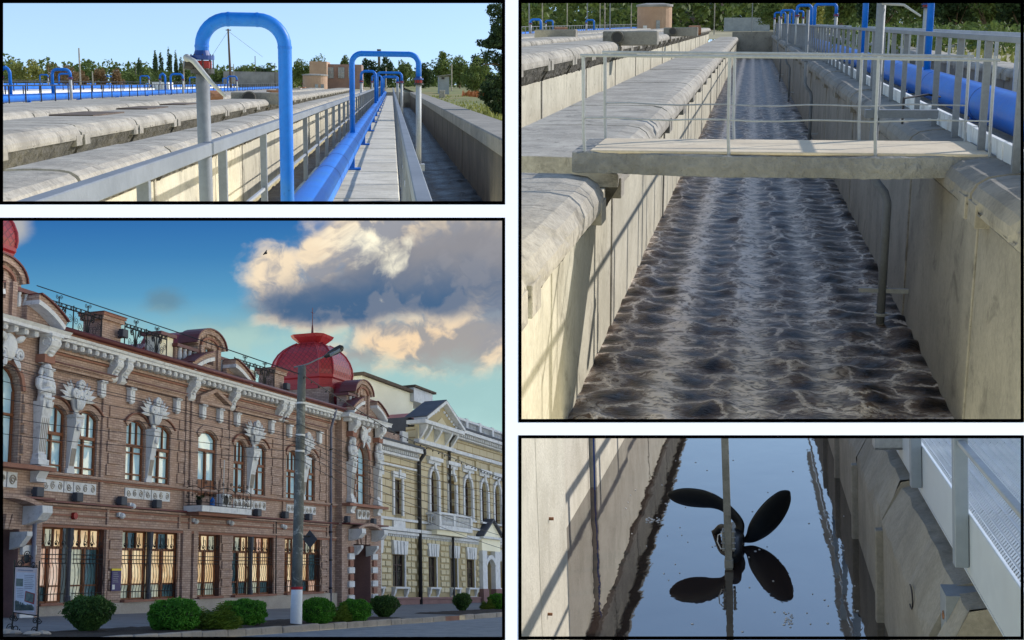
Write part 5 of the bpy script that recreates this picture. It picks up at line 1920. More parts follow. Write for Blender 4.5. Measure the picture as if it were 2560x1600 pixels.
# ---------------------------------------------------------------- ground
def ruled(name, xa, xb, y0, y1, mat, dz=0.0, n=40, kind='structure'):
    return setting(p, name, MB().grid(lambda u, v: (xa + (xb - xa) * u, y0 + (y1 - y0) * v, gz(xa + (xb - xa) * u, y0 + (y1 - y0) * v) + dz), 8, n), mat)
XK = -18.8
ruled('pavement', -33.5, XK, 18, 130, 'asphalt', 0.0)
ruled('road', XK + .3, 40, 8, 160, 'cobble', -.17)
bed1 = (on_ground(10, 1592), on_ground(1050, 1545))
soilm = MB()
def bed(y0, y1, xa, xb, sd):
    rb_ = random.Random(sd)
    soilm.grid(lambda u, v: (xa + (xb - xa) * u, y0 + (y1 - y0) * v, gz(xa + (xb - xa) * u, y0 + (y1 - y0) * v) + .012 + (.05 * rb_.random() if 0 < u < 1 and 0 < v < 1 else 0)), 14, 90)
bed(20, 49.5, -21.6, XK - .05, 1)
setting(p, 'flower_bed', soilm, 'soil', True)
soilm = MB()
q0, q1 = on_ground(1095, 1532), on_ground(1290, 1515)
bed(56.5, 95, XK - 2.6, XK - .12, 2)
setting(p, 'flower_bed', soilm, 'soil', True)
kt = thing(p, 'kerb', 'row of worn granite kerb stones between pavement and cobbled road', 'kerb', (XK, 18, 0))
y = 20.0
i = 0
rk = random.Random(5)
while y < 110:
    L = rk.uniform(1.0, 1.5)
    if not (52.6 < y < 54.2):
        z = gz(XK, y)
        part(kt, 'kerb_stone', MB().bbox((XK - .02 + rk.uniform(-.02, .02), y + .012, z - .3), (XK + .3 + rk.uniform(-.02, .02), y + L - .012, z + .02 + rk.uniform(-.015, .012)), .03), 'kerb_stone')
    y += L

# ---------------------------------------------------------------- brick building
YL, YR = 39.75, 66.0
Z_SILL, Z_GT, Z_C2, Z_C1, Z_US, Z_HOOD, Z_COR = .43, 3.22, 3.36, 4.16, 5.2, 9.24, 10.04
bb = thing(p, 'brick_building', 'ornate two storey brown brick building with white stucco and red dome', 'building', (XF, YL, 0))
holes = []
UP = [((107, 162), (187, 243), 1100), ((315, 361), (380, 426), 1125), ((584, 613), (634, 664), 1165), ((716, 744), (762, 788), 1185)]
upw = []
for (a, b_, r) in UP:
    pair = []
    for (l, r_) in (a, b_):
        y0, y1 = Yp(l, r), Yp(r_, r)
        holes.append((y0, y1, Z_US, 7.71))
        pair.append((y0, y1))
    upw.append(pair)
dy0, dy1 = Yp(495, 1150), Yp(541, 1150)
holes.append((dy0, dy1, Z_US - .3, 7.85))
GR = [((96, 166), (184, 258), 1410), ((304, 372), (380, 449), 1415), ((491, 549), None, 1415), ((580, 627), (632, 682), 1415), ((711, 740), (757, 800), 1415)]
grw = []
for a, b_, r in GR:
    if b_:
        y0, y1 = Yp(a[0], r), Yp(b_[1], r)
    else:
        y0, y1 = Yp(a[0], r), Yp(a[1], r)
    holes.append((y0, y1, Z_SILL, Z_GT))
    grw.append((y0, y1, [(Yp(q[0], r), Yp(q[1], r)) for q in (a, b_) if q]))
mb = MB()
wall_with_holes(mb, YL - .5, YR + .5, -1.5, 10.3, holes, -.6, 0.0)
for pair in upw:
    for y0, y1 in pair:
        arch_fill(mb, y0, y1, 7.40, 7.71, -.6, 0)
arch_fill(mb, dy0, dy1, 7.5, 7.85, -.6, 0)
part(bb, 'wall', mb, 'brick')
# brick pilaster strips, blocks and panels
def blocks(ya, yb, z0, z1, n, out, mat='brick', gap=.05, nm='brick_block'):
    h = (z1 - z0) / n
    for k in range(n):
        e = 0 if k % 2 else .1
        part(bb, nm, fbox(MB(), ya - e, yb + e, z0 + k * h + gap / 2, z0 + (k + 1) * h - gap / 2, 0, out), mat)
pil = [(265, 300), (449, 472), (476, 490), (549, 580), (682, 708), (800, 818)]
for k, (a, b_) in enumerate(pil):
    ya, yb = Yp(a, 1410) + .05, Yp(b_, 1410) - .05
    if yb - ya > .7:
        blocks(ya + .1, yb - .1, Z_SILL + .05, Z_GT, 7, .07)
    else:
        part(bb, 'pilaster', fbox(MB(), ya, yb, Z_SILL, Z_GT + .1, 0, .12), 'brick')
for a, b_ in ((262, 306), (440, 462), (548, 574), (676, 706), (796, 816)):
    ya, yb = Yp(a, 1120) + .1, Yp(b_, 1120) - .1
    if yb - ya > .5:
        blocks(ya + .1, yb - .1, Z_US + .1, 8.1, 6, .06)
for px in (253, 463, 476, 572, 708, 815):
    ya = Yp(px, 1120)
    part(bb, 'pilaster_strip', fbox(MB(), ya - .09, ya + .09, Z_C1 + .1, 9.2, 0, .09), 'brick')
for px in (262, 443, 470, 683, 816):
    ya = Yp(px, 1410)
    part(bb, 'pilaster_strip', fbox(MB(), ya - .07, ya + .07, Z_SILL, 4.0, 0, .08), 'brick')
# horizontal mouldings
def course(z0, z1, out, mat, ya=YL, yb=YR, nm='string_course'):
    part(bb, nm, fbox(MB(), ya, yb, z0, z1, 0, out), mat)
course(Z_C2 - .16, Z_C2 - .06, .1, 'brick_trim'); course(Z_C2 - .05, Z_C2 + .03, .14, 'brick'); course(Z_C2 + .28, Z_C2 + .34, .05, 'brick_trim')
course(3.88, 3.95, .07, 'brick_trim'); course(3.98, 4.06, .13, 'brick'); course(4.09, Z_C1, .24, 'gutter_red')
course(5.02, 5.09, .1, 'brick_trim'); course(5.1, Z_US - .005, .17, 'brick')
course(9.6, 9.68, .07, 'brick_trim'); course(9.7, 9.78, .12, 'brick')
part(bb, 'plinth', fbox(MB(), YL - .3, YR, -1.6, Z_SILL - .05, 0, .16), 'plinth_stone')
# cornice with modillions, gutter, roof
part(bb, 'cornice', MB().prism([(XF, Z_COR), (XF + .5, Z_COR), (XF + .5, Z_COR + .1), (XF + .58, Z_COR + .13), (XF + .62, Z_COR + .22), (XF, Z_COR + .24)], 'y', YL, YR), 'stucco')
part(bb, 'fascia', fbox(MB(), YL, YR, Z_COR + .245, Z_COR + .38, 0, .55), 'brick_trim')
mod = MB().bbox((0, -.11, -.2), (.42, .11, 0), .02).ball((.4, 0, -.12), (.08, .1, .1), 8, 5).mesh('modillion', 'stucco')
BR2 = [Yp(289, 915), Yp(700, 1025)]
BR1 = [Yp(473, 960), Yp(574, 990)]
skip = [(q - .75, q + .75) for q in BR2] + [(q - .4, q + .4) for q in BR1]
y = YL + .5
while y < YR - .2:
    if not any(a < y < b_ for a, b_ in skip):
        part(bb, 'modillion', None, None, data=mod, absolute=False, loc=(0, y - YL, Z_COR - .003))
    y += .48
cons = console_mesh('console', .5, 1.0, .42)
for q in BR2:
    for s_ in (-.34, .34):
        part(bb, 'console', None, None, data=cons, absolute=False, loc=(0, q + s_ - YL, 10.03))
for q in BR1:
    part(bb, 'console', None, None, data=cons, absolute=False, loc=(0, q - YL, 10.03))
GUT = []
part(bb, 'gutter', MB().tube([(XF + .66, YL + .1, Z_COR + .4), (XF + .66, YR - .1, Z_COR + .4)], .1, 10), 'gutter_red', smooth=True)
part(bb, 'roof', MB().prism([(XF + .6, Z_COR + .42), (XF - 4.5, Z_COR + 1.3), (XF - 9, Z_COR + .4), (XF - 9, Z_COR - .4), (XF, Z_COR + .2)], 'y', YL, YR + 6), 'roof_red')
tl = MB().tube([(.0, 0, 0), (-1.4, 0, .245)], .05, 6).mesh('roof_rib', 'roof_red')
y = YL + .2
while y < YR:
    part(bb, 'roof_rib', None, None, data=tl, absolute=False, loc=(.6, y - YL, Z_COR + .45))
    y += .34
# upper windows with hoods, pillars, vases, relief panels
smallb = MB().bbox((0, -.17, -.6), (.2, .17, -.1), .015).bbox((0, -.21, -.1), (.26, .21, 0), .015).box((.2, -.07, -.3), (.22, .07, -.14)).ball((.12, 0, -.62), (.1, .12, .07), 8, 5).mesh('small_bracket', 'stucco')
HOODS = [(100, 900, 272, 940), (306, 945, 450, 988), (581, 1017, 690, 1050), (704, 1050, 804, 1081)]
SB = [((115, 945), (249, 975)), ((322, 990), (437, 1012)), ((588, 1048), (674, 1068)), ((719, 1078), (794, 1097))]
for k, pair in enumerate(upw):
    for y0, y1 in pair:
        window(bb, y0, y1, Z_US, 7.40, 7.71, -.14, style='upper')
        ab = MB()
        arch_band(ab, arch_fill(MB(), y0 - .02, y1 + .02, 7.40, 7.73, 0, 1), .2, 0, .07)
        part(bb, 'arch_moulding', ab, 'brick')
        ab = MB()
        arch_band(ab, arch_fill(MB(), y0 - .22, y1 + .22, 7.55, 7.97, 0, 1), .05, 0, .13)
        part(bb, 'arch_moulding', ab, 'brick_trim')
    hy0, hy1 = Yp(HOODS[k][0], HOODS[k][1]), Yp(HOODS[k][2], HOODS[k][3])
    hd = part(bb, 'hood', fbox(MB(), hy0, hy1, Z_HOOD - .22, Z_HOOD - .08, 0, .2).box((XF, hy0 - .06, Z_HOOD - .08), (XF + .3, hy1 + .06, Z_HOOD - .02)), 'brick')
    part(hd, 'hood_cover', fbox(MB(), hy0 - .1, hy1 + .1, Z_HOOD - .019, Z_HOOD + .02, 0, .36), 'gutter_red')
    for (px, py) in SB[k]:
        part(bb, 'small_bracket', None, None, data=smallb, absolute=False, loc=(0, Yp(px, py) - YL, 8.98))
    # pillar between the windows
    ya, yb = pair[0][1] + .0, pair[1][0]
    yc, hw = (ya + yb) / 2, max(.16, (yb - ya) * .34)
    pm_ = MB()
    N_ = 12
    prof = [(Z_US + .02, .1, 1.15), (Z_US + .18, .1, 1.15), (Z_US + .2, .1, .85), (6.2, .2, .85), (6.8, .32, .95), (7.15, .42, 1.1), (7.3, .4, 1.15), (7.32, .44, 1.3), (7.42, .44, 1.3)]
    for i in range(len(prof) - 1):
        z0, d0, w0 = prof[i]; z1, d1, w1 = prof[i + 1]
        if z1 - z0 < .001: continue
        pm_.add([(XF - .12, yc - hw * w0, z0), (XF + d0, yc - hw * w0, z0), (XF + d0, yc + hw * w0, z0), (XF - .12, yc + hw * w0, z0),
                 (XF - .12, yc - hw * w1, z1), (XF + d1, yc - hw * w1, z1), (XF + d1, yc + hw * w1, z1), (XF - .12, yc + hw * w1, z1)],
                [(0, 1, 5, 4), (1, 2, 6, 5), (2, 3, 7, 6), (3, 0, 4, 7), (4, 5, 6, 7)])
    pl_ = part(bb, 'pillar', pm_, 'stucco')
    for s_ in (-.5, -.17, .17, .5):
        part(pl_, 'flute', MB().beam((XF + .115, yc + s_ * hw, Z_US + .3), (XF + .215, yc + s_ * hw, 6.15), .05, .03, (1, 0, 0)), 'plinth_stone')
    part(pl_, 'leaf_ornament', MB().ball((XF + .4, yc, 6.95), (.06, hw * .6, .16), 8, 6), 'stucco')
    # vase with volutes and leaves
    vb = MB().lathe([(.1, 7.44), (.16, 7.5), (.1, 7.56), (.2, 7.62), (.34, 7.95), (.42, 8.25), (.40, 8.34), (.3, 8.4)], 12, (XF + .22, yc, 0), .55, 1.0)
    va = part(bb, 'vase', vb, 'stucco', smooth=True)
    vo = MB()
    for cy, cz, dr in ((yc, 8.55, 1), (yc - .33, 8.22, -1), (yc + .33, 8.22, 1)):
        vo.tube(spiral((cy, cz), .2, 2.1, XF + .42, 26, dr), .045, 6)
        vo.ball((XF + .3, cy, cz), (.12, .17, .17), 8, 6)
    part(va, 'volute', vo, 'stucco')
    lf = MB()
    for s_ in (-1, 1):
        for (ty, tz, w_) in ((.75, 8.62, .1), (1.0, 8.5, .1), (1.18, 8.25, .09), (1.1, 8.0, .08), (.55, 8.7, .09)):
            leaf_shape(lf, XF + .2, (yc + s_ * .28, 8.0), (yc + s_ * ty * .98, tz), w_, .12)
    for s_ in (-.25, 0, .25):
        leaf_shape(lf, XF + .36, (yc + s_ * .4, 7.6), (yc + s_, 8.15), .1, .08)
    part(va, 'leaf_spray', lf, 'stucco')
    # relief panels under the sill
    for (ra, rb2) in ((pair[0][0], ya - .02), (ya + .04, yb - .04), (yb + .02, pair[1][1])):
        rp = part(bb, 'relief_panel', fbox(MB(), ra, rb2, 4.5, 4.92, 0, .04), 'stucco')
        rl = MB()
        nn_ = max(1, int((rb2 - ra) / .36))
        for i in range(nn_):
            cy = ra + (i + .5) * (rb2 - ra) / nn_
            rl.tube(spiral((cy, 4.71), .15, 1.6, XF + .05, 14, 1 if i % 2 else -1, i), .02, 4)
        part(rp, 'scroll', rl, 'plinth_stone')
# central bay: balcony door, pediment, small brackets
window(bb, dy0, dy1, Z_US - .3, 7.5, 7.85, -.14, style='door')
ab = MB()
arch_band(ab, arch_fill(MB(), dy0 - .05, dy1 + .05, 7.5, 7.9, 0, 1), .25, 0, .08)
part(bb, 'arch_moulding', ab, 'brick')
pyl, pyt, pyr = Yp(488, 990), Yp(531, 976), Yp(566, 1010)
pyt = (pyl + pyr) / 2
pm_ = MB()
pm_.beam((XF + .15, pyl, 9.24), (XF + .15, pyt, 9.74), .3, .16, (0, 0, 1)); pm_.beam((XF + .15, pyt, 9.74), (XF + .15, pyr, 9.24), .3, .16, (0, 0, 1))
fbox(pm_, pyl + .05, pyr - .05, 9.0, 9.16, 0, .24)
pd = part(bb, 'pediment', pm_, 'brick')
part(pd, 'tympanum', MB().prism([(pyl + .2, 9.16), (pyr - .2, 9.16), (pyt, 9.62)], 'x', XF, XF + .08), 'brick')
for px, py in ((502, 1024), (545, 1036)):
    part(bb, 'small_bracket', None, None, data=smallb, absolute=False, loc=(0, Yp(px, py) - YL, 8.98))
# ground floor windows with columns and grilles
def grille(t, y0, y1, z0, z1, x):
    g = MB()
    w, h = y1 - y0, z1 - z0
    nb = max(4, int(w / .2))
    for i in range(nb + 1):
        y = y0 + .04 + (w - .08) * i / nb
        pts = [(x, y, z0 + .02), (x, y, z0 + .1 * h), (x + .03, y + .03, z0 + .2 * h), (x + .13, y - .05, z0 + .32 * h), (x + .05, y + .04, z0 + .45 * h), (x, y, z0 + .55 * h), (x, y, z0 + .72 * h)]
        pts += [(x, y + (.07 if i % 2 else -.07), z0 + .76 * h), (x, y, z0 + .82 * h), (x, y + (.05 if i % 2 else -.05), z0 + .92 * h)]
        g.tube(pts, .014, 4)
    for q in (.1, .52, .58, .64):
        g.tube([(x, y0, z0 + q * h), (x, y1, z0 + q * h)], .017, 4)
    for i in range(max(2, nb // 2)):
        y = y0 + (i + .5) * w / max(2, nb // 2)
        g.tube(spiral((y, z0 + .79 * h), .13, 1.0, x, 12, 1), .016, 4)
        g.ball((x, y, z0 + .79 * h), .045, 6, 4)
        g.tube([(x, y, z0 + .82 * h), (x, y, z0 + .97 * h)], .017, 4)
    return part(t, 'grille', g, 'iron')
for (y0, y1, parts_) in grw:
    for i, (a_, c_) in enumerate(parts_):
        c2 = min(c_, y1)
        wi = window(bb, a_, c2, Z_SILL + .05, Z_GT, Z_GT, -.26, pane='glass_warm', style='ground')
        grille(wi, a_ - .03, c2 - .02, Z_SILL + .1, Z_GT - .05, XF - .02)
    part(bb, 'jamb', fbox(MB(), y1 - .02, y1, Z_SILL, Z_GT, -.5, -.003), 'reveal')
    part(bb, 'sill', fbox(MB(), y0 - .05, y1 + .05, Z_SILL - .05, Z_SILL + .045, -.3, .22), 'brick_trim')
    if len(parts_) == 2:
        yc = (parts_[0][1] + parts_[1][0]) / 2
        cm = MB().lathe([(.13, Z_SILL + .05), (.13, Z_SILL + .25), (.09, Z_SILL + .3), (.085, 2.3), (.1, 2.35), (.08, 2.45), (.14, 2.6), (.15, Z_GT)], 8, (XF - .06, yc, 0))
        part(bb, 'column', cm, 'slate_col')

# ---------------------------------------------------------------- statues of the entrance bays
def herm(t, yc, x, z0, z1):
    """bearded male figure with crossed arms on a fluted tapering shaft, one mesh"""
    H = z1 - z0
    s = MB()
    def ring(z, hy, d):
        return (z, hy, d)
    prof = [(0, .30, .34), (.05, .30, .34), (.055, .24, .28), (.1, .22, .26), (.11, .19, .22), (.4, .23, .30), (.55, .28, .40), (.62, .30, .44)]
    for i in range(len(prof) - 1):
        a_, b_ = prof[i], prof[i + 1]
        za, zb = z0 + a_[0] * H, z0 + b_[0] * H
        s.add([(x, yc - a_[1], za), (x + a_[2], yc - a_[1], za), (x + a_[2], yc + a_[1], za), (x, yc + a_[1], za),
               (x, yc - b_[1], zb), (x + b_[2], yc - b_[1], zb), (x + b_[2], yc + b_[1], zb), (x, yc + b_[1], zb)],
              [(0, 1, 5, 4), (1, 2, 6, 5), (2, 3, 7, 6), (3, 0, 4, 7), (4, 5, 6, 7)])
    zz = lambda q: z0 + q * H
    s.lathe([(.30, zz(.60)), (.33, zz(.64)), (.29, zz(.68)), (.31, zz(.74)), (.36, zz(.80)), (.34, zz(.845)), (.2, zz(.87)), (.11, zz(.885)), (.11, zz(.9))], 14, (x + .25, yc, 0), .72, 1.0)
    s.ball((x + .3, yc, zz(.945)), (.17, .16, .055 * H), 12, 8)           # head
    s.ball((x + .36, yc, zz(.905)), (.11, .12, .045 * H), 10, 6)           # beard
    s.ball((x + .25, yc, zz(.955)), (.2, .2, .05 * H), 10, 6, .08)         # hair
    for sg in (-1, 1):
        s.tube([(x + .2, yc + sg * .17, zz(.95)), (x + .2, yc + sg * .23, zz(.9)), (x + .22, yc + sg * .22, zz(.86))], [.07, .09, .05], 8)
        s.ball((x + .24, yc + sg * .34, zz(.83)), (.14, .12, .035 * H), 10, 6)
        s.tube([(x + .24, yc + sg * .36, zz(.83)), (x + .27, yc + sg * .41, zz(.77)), (x + .33, yc + sg * .36, zz(.715)), (x + .48, yc + sg * .1, zz(.735)), (x + .5, yc - sg * .12, zz(.745))],
               [.12, .115, .1, .085, .06], 9)
        s.ball((x + .42, yc + sg * .14, zz(.79)), (.1, .15, .03 * H), 8, 6)
        s.tube([(x + .42, yc + sg * .28, zz(.66)), (x + .5, yc, zz(.645)), (x + .42, yc - sg * .28, zz(.66))], .05, 7)
    s.ball((x + .46, yc, zz(.595)), (.05, .13, .05 * H), 8, 6)
    h = part(t, 'herm_statue', s, 'stucco', smooth=False)
    for q in (-.14, -.05, .05, .14):
        part(h, 'flute', MB().beam((x + .225, yc + q, zz(.13)), (x + .34, yc + q * 1.2, zz(.5)), .03, .025, (1, 0, 0)), 'plinth_stone')
    return h

def tower(t, yc, hw, x, shift=0.0):
    X = XF + x
    ya, yb = yc - hw, yc + hw
    w0, w1 = yc - .95, yc + .95
    mb = MB()
    d0, d1 = yc - 1.25, yc + 1.25
    wall_with_holes(mb, ya, yb, -1.5, 10.05, [(w0, w1, 5.25, 8.75), (d0, d1, -1.5, 3.05)], -1.4, 0, X)
    arch_fill(mb, w0, w1, 7.85, 8.75, -1.0, 0, X, 14)
    part(t, 'wall', mb, 'brick')
    wi = window(t, w0 + .03, w1 - .03, 5.28, 7.86, 8.74, -.3, style='plain', X=X)
    for r_, t_, o_, m_ in ((0, .16, .1, 'brick_trim'), (.17, .25, .06, 'brick')):
        ab = MB(); arch_band(ab, arch_fill(MB(), w0 - r_, w1 + r_, 7.85, 8.77 + r_, 0, 1, n=14), t_, 0, o_, X); part(t, 'arch_moulding', ab, m_)
    for k in range(7):
        for s_ in (-1, 1):
            part(t, 'brick_block', fbox(MB(), yc + s_ * 1.12 - .1, yc + s_ * 1.12 + .1, 5.3 + k * .36, 5.3 + k * .36 + .3, 0, .08 + .06 * (k % 2), X), 'brick')
    for s_ in (-1, 1):
        hy = yc + s_ * 1.95
        herm(t, hy, X, 5.33, 8.99)
        part(t, 'pedestal', console_mesh('pedestal', .5, .62, .55, relief=False) and MB().prism([(X, 5.3), (X + .45, 5.3), (X + .42, 5.15), (X + .25, 4.85), (X + .3, 4.72), (X, 4.7)], 'y', hy - .27, hy + .27), 'stucco')
        part(t, 'capital', fbox(MB(), hy - .3, hy + .3, 9.0, 9.3, 0, .4, X), 'brick_trim')
        part(t, 'console', None, None, data=cons_big, absolute=False, loc=(x + .12, hy - YL, 10.03))
    # cartouche over the window
    ca = MB().ball((X + .12, yc, 9.3), (.2, .42, .5), 12, 8).tube(spiral((yc - .45, 9.05), .22, 1.6, X + .25, 16), .06, 6).tube(spiral((yc + .45, 9.05), .22, 1.6, X + .25, 16, -1, 3.1), .06, 6)
    for s_ in (-1, 1):
        leaf_shape(ca, X + .2, (yc + s_ * .2, 9.5), (yc + s_ * .7, 9.75), .12); leaf_shape(ca, X + .2, (yc + s_ * .2, 8.95), (yc + s_ * .5, 8.5), .12)
    part(t, 'cartouche', ca, 'stucco')
    part(t, 'sill_ledge', fbox(MB(), ya, yb, 5.1, 5.25, 0, .5, X), 'brick_trim')
    for s_ in (-.6, 0, .6):
        rp = part(t, 'relief_panel', fbox(MB(), yc + s_ - .26, yc + s_ + .26, 4.45, 4.98, 0, .1, X), 'stucco')
        part(rp, 'scroll', MB().tube(spiral((yc + s_, 4.71), .19, 1.8, X + .11, 16), .03, 5), 'plinth_stone')
    part(t, 'ledge', fbox(MB(), ya, yb, 4.09, 4.16, 0, .5, X), 'gutter_red')
    # arched hood over the door with consoles
    ab = MB(); arch_band(ab, arch_fill(MB(), yc - 1.7, yc + 1.7, 3.75, 4.05, 0, 1, n=14), .16, 0, .55, X); part(t, 'door_hood', ab, 'brick')
    for s_ in (-1, 1):
        part(t, 'hood_console', MB().prism([(X, 3.85), (X + .8, 3.85), (X + .82, 3.6), (X + .6, 3.35), (X + .25, 3.25), (X, 3.2)], 'y', yc + s_ * 1.65 - .28, yc + s_ * 1.65 + .28), 'stucco')
        part(t, 'door_bracket', MB().prism([(X - .2, 2.95), (X + .5, 2.95), (X + .5, 2.8), (X + .2, 2.45), (X - .2, 2.35)], 'y', yc + s_ * 1.15 - .15, yc + s_ * 1.15 + .15), 'stucco')
        for k in range(8):
            e = .12 * (k % 2)
            part(t, 'quoin', fbox(MB(), yc + s_ * 1.7 - .38 + e, yc + s_ * 1.7 + .38 - e, -.1 + k * .38, .22 + k * .38, 0, .12, X), 'stucco' if k % 2 == 0 else 'brick_trim')
    for k in range(5):
        an = -.5 + k * .25
        part(t, 'keystone', MB().prism([(yc + math.sin(an) * 1.3 - .1, 3.02), (yc + math.sin(an) * 1.3 + .1, 3.02), (yc + math.sin(an) * 1.75 + .13, 3.55), (yc + math.sin(an) * 1.75 - .13, 3.55)], 'x', X, X + .12 + .05 * (k % 2)), 'brick')
    part(t, 'porch_side', fbox(MB(), d1 - .02, d1 + .01, -1.5, 3.05, -1.35, -.01, X), 'pink_stone')
    dr = part(t, 'door', fbox(MB(), d0, d1 - .03, -1.0, 2.95, -1.3, -1.15, X), 'wood_frame_dark')
    for k in range(4):
        part(dr, 'door_panel', fbox(MB(), d0 + .12 + (k % 2) * 1.2, d0 + 1.2 + (k % 2) * 1.2, -.6 + (k // 2) * 1.7, .9 + (k // 2) * 1.7, -1.15, -1.1, X), 'steel_blue' if k < 2 else 'iron')
    # cornice that steps forward, broken segmental pediment, attic dormer
    part(t, 'cornice', MB().prism([(X - .1, Z_COR - .02), (X + .58, Z_COR - .02), (X + .58, Z_COR + .09), (X + .68, Z_COR + .2), (X - .1, Z_COR + .22)], 'y', ya - .35, yb + .35), 'stucco')
    for k in range(9):
        yy = ya + .25 + k * (yb - ya - .5) / 8
        if abs(abs(yy - yc) - 1.95) > .4:
            part(t, 'modillion', None, None, data=mod, absolute=False, loc=(x, yy - YL, Z_COR - .022))
    broken(t, yc, X, 2.5)
    dormer(t, yc + shift, X - .1, 12.5, hw=2.0)

def broken(t, yc, X, hw, rise=.8):
    """broken segmental pediment: two curved white mouldings with brick above"""
    r = (hw * hw + rise * rise) / (2 * rise)
    for s_ in (-1, 1):
        pts = []
        for i in range(9):
            q = .98 - i * .62 / 8
            yy = yc + s_ * hw * q
            pts.append((yy, Z_COR + .22 + rise - r + math.sqrt(r * r - (hw * q) ** 2)))
        if s_ > 0:
            pts = pts[::-1]
        w_ = MB(); o1 = arch_band(w_, pts, .17, -.1, .6, X); part(t, 'pediment_moulding', w_, 'stucco')
        w_ = MB(); o2 = arch_band(w_, o1, .22, -.1, .55, X); part(t, 'pediment_moulding', w_, 'brick')
        w_ = MB(); arch_band(w_, o2, .05, -.1, .66, X); part(t, 'pediment_cover', w_, 'gutter_red')
        w_ = MB()
        for i in range(8):
            w_.prism([(pts[i][0], Z_COR + .2), (pts[i + 1][0], Z_COR + .2), pts[i + 1], pts[i]], 'x', X - .1, X + .12)
        part(t, 'tympanum', w_, 'brick')

def dormer(t, yc, X, ztop, hw=2.6):
    """attic with an arched gable and a window, urn balusters at the sides"""
    zb = Z_COR + .2
    mb = MB()
    wall_with_holes(mb, yc - 1.0, yc + 1.0, zb, ztop - .75, [(yc - .42, yc + .42, zb + .75, ztop - .75)], -.6, .12, X)
    part(t, 'attic_wall', mb, 'brick')
    ab = MB()
    pts = [(yc - 1.15 * math.cos(math.pi * i / 14), ztop - .85 + .62 * math.sin(math.pi * i / 14)) for i in range(15)]
    o1 = arch_band(ab, pts, .22, -.7, .25, X)
    for i in range(14):
        ab.prism([(pts[i][0], ztop - .86), (pts[i + 1][0], ztop - .86), pts[i + 1], pts[i]], 'x', X - .6, X + (.1 if i % 2 else .13))
    part(t, 'arched_gable', ab, 'brick')
    ab = MB(); arch_band(ab, o1, .06, -.7, .33, X); part(t, 'gable_cover', ab, 'gutter_red')
    ab = MB()
    p2 = [(yc - .75 * math.cos(math.pi * i / 12), ztop - .85 + .38 * math.sin(math.pi * i / 12)) for i in range(13)]
    arch_band(ab, p2, .1, .1, .22, X); part(t, 'arch_moulding', ab, 'brick_trim')
    window(t, yc - .4, yc + .4, zb + .78, ztop - .8, ztop - .8, -.15, style='plain', X=X, fw=.05, wood='wood_brown')
    for s_ in (-1, 1):
        aw = MB()
        fbox(aw, yc + s_ * 1.0, yc + s_ * hw, zb, zb + 1.15, -.6, 0, X)
        part(t, 'attic_wall', aw, 'brick')
        part(t, 'attic_cornice', fbox(MB(), yc + s_ * .8, yc + s_ * (hw + .15), zb + 1.15, zb + 1.3, -.75, .18, X), 'gutter_red')
        k = 1.2
        while k < hw:
            part(t, 'attic_baluster', MB().lathe([(.07, zb + .62), (.1, zb + .7), (.1, zb + .95), (.07, zb + 1.0), (.1, zb + 1.14)], 8, (X + .06, yc + s_ * k, 0)), 'stucco')
            k += .42
        part(t, 'attic_pier', fbox(MB(), yc + s_ * .78 - .13, yc + s_ * .78 + .13, zb, ztop - .85, .1, .24, X), 'brick')
    part(t, 'attic_roof', MB().tube([(X - .3, yc, ztop - .9), (X - 3.0, yc, ztop - .9)], .9, 14), 'roof_red')

cons_big = console_mesh('console', .55, 1.05, .55)
tower(bb, 68.9, 2.85, .4)
broken(bb, (Yp(457, 930) + Yp(604, 963)) / 2, XF + .02, (Yp(604, 963) - Yp(457, 930)) / 2)
dormer(bb, (Yp(457, 930) + Yp(604, 963)) / 2 - .05, XF - .35, 12.62, hw=2.7)
lt = bb
tower(lt, 37.25, 2.5, .4, -.6)

# domes
def dome(t, yc, xc, zb, w, h, lower=.55):
    pr = [(1.02, 0), (1.02, .1), (.96, .12), (.96, .3), (1.0, .34), (1.0, .42)]
    body = [(.985, .42), (1.0, .55), (.985, .72), (.93, .9), (.83, 1.08), (.7, 1.22), (.55, 1.33), (.42, 1.4)]
    def octa(r, z, ch=.36):
        c = ch * r * w
        a_ = r * w
        return [(xc + sx, yc + sy, z) for sx, sy in ((a_, -a_ + c), (a_, a_ - c), (a_ - c, a_), (-a_ + c, a_), (-a_, a_ - c), (-a_, -a_ + c), (-a_ + c, -a_), (a_ - c, -a_))]
    def loft(prof, ch=.3):
        mbx = MB()
        for r, z in prof:
            mbx.v += octa(r, zb + z * h, ch)
        n_ = len(prof)
        for i in range(n_ - 1):
            for k in range(8):
                k2 = (k + 1) % 8
                mbx.f.append((i * 8 + k, i * 8 + k2, (i + 1) * 8 + k2, (i + 1) * 8 + k))
        mbx.f.append(tuple((n_ - 1) * 8 + k for k in range(8)))
        return mbx
    part(t, 'dome_base', loft(pr), 'dome_red')
    dm = part(t, 'dome', loft(body), 'dome_scales')
    for k in range(8):
        part(dm, 'dome_rib', MB().tube([octa(r * 1.005, zb + z * h, .3)[k] for r, z in body], .06, 6), 'dome_red')
    part(t, 'dome_cap', loft([(.36, 1.38), (.34, 1.44), (.5, 1.58), (.54, 1.66), (.3, 1.7)], .3), 'dome_red')
    part(t, 'spire', MB().tube([(xc, yc, zb + 1.68 * h), (xc, yc, zb + 1.95 * h), (xc, yc, zb + 2.02 * h), (xc, yc, zb + 2.5 * h)], [.09, .05, .025, .018], 6).tube([(xc, yc - .22, zb + 2.36 * h), (xc, yc + .22, zb + 2.36 * h)], .015, 4), 'gutter_red')
q = p.at(780, 985, x=XF - 3.0)
part(bb, 'dome_drum', MB().box((q.x - 2.0, q.y - 2.0, 10.2), (q.x + 2.0, q.y + 2.0, q.z + .05)), 'brick')
dome(bb, q.y, q.x, q.z, 2.0, 2.1)
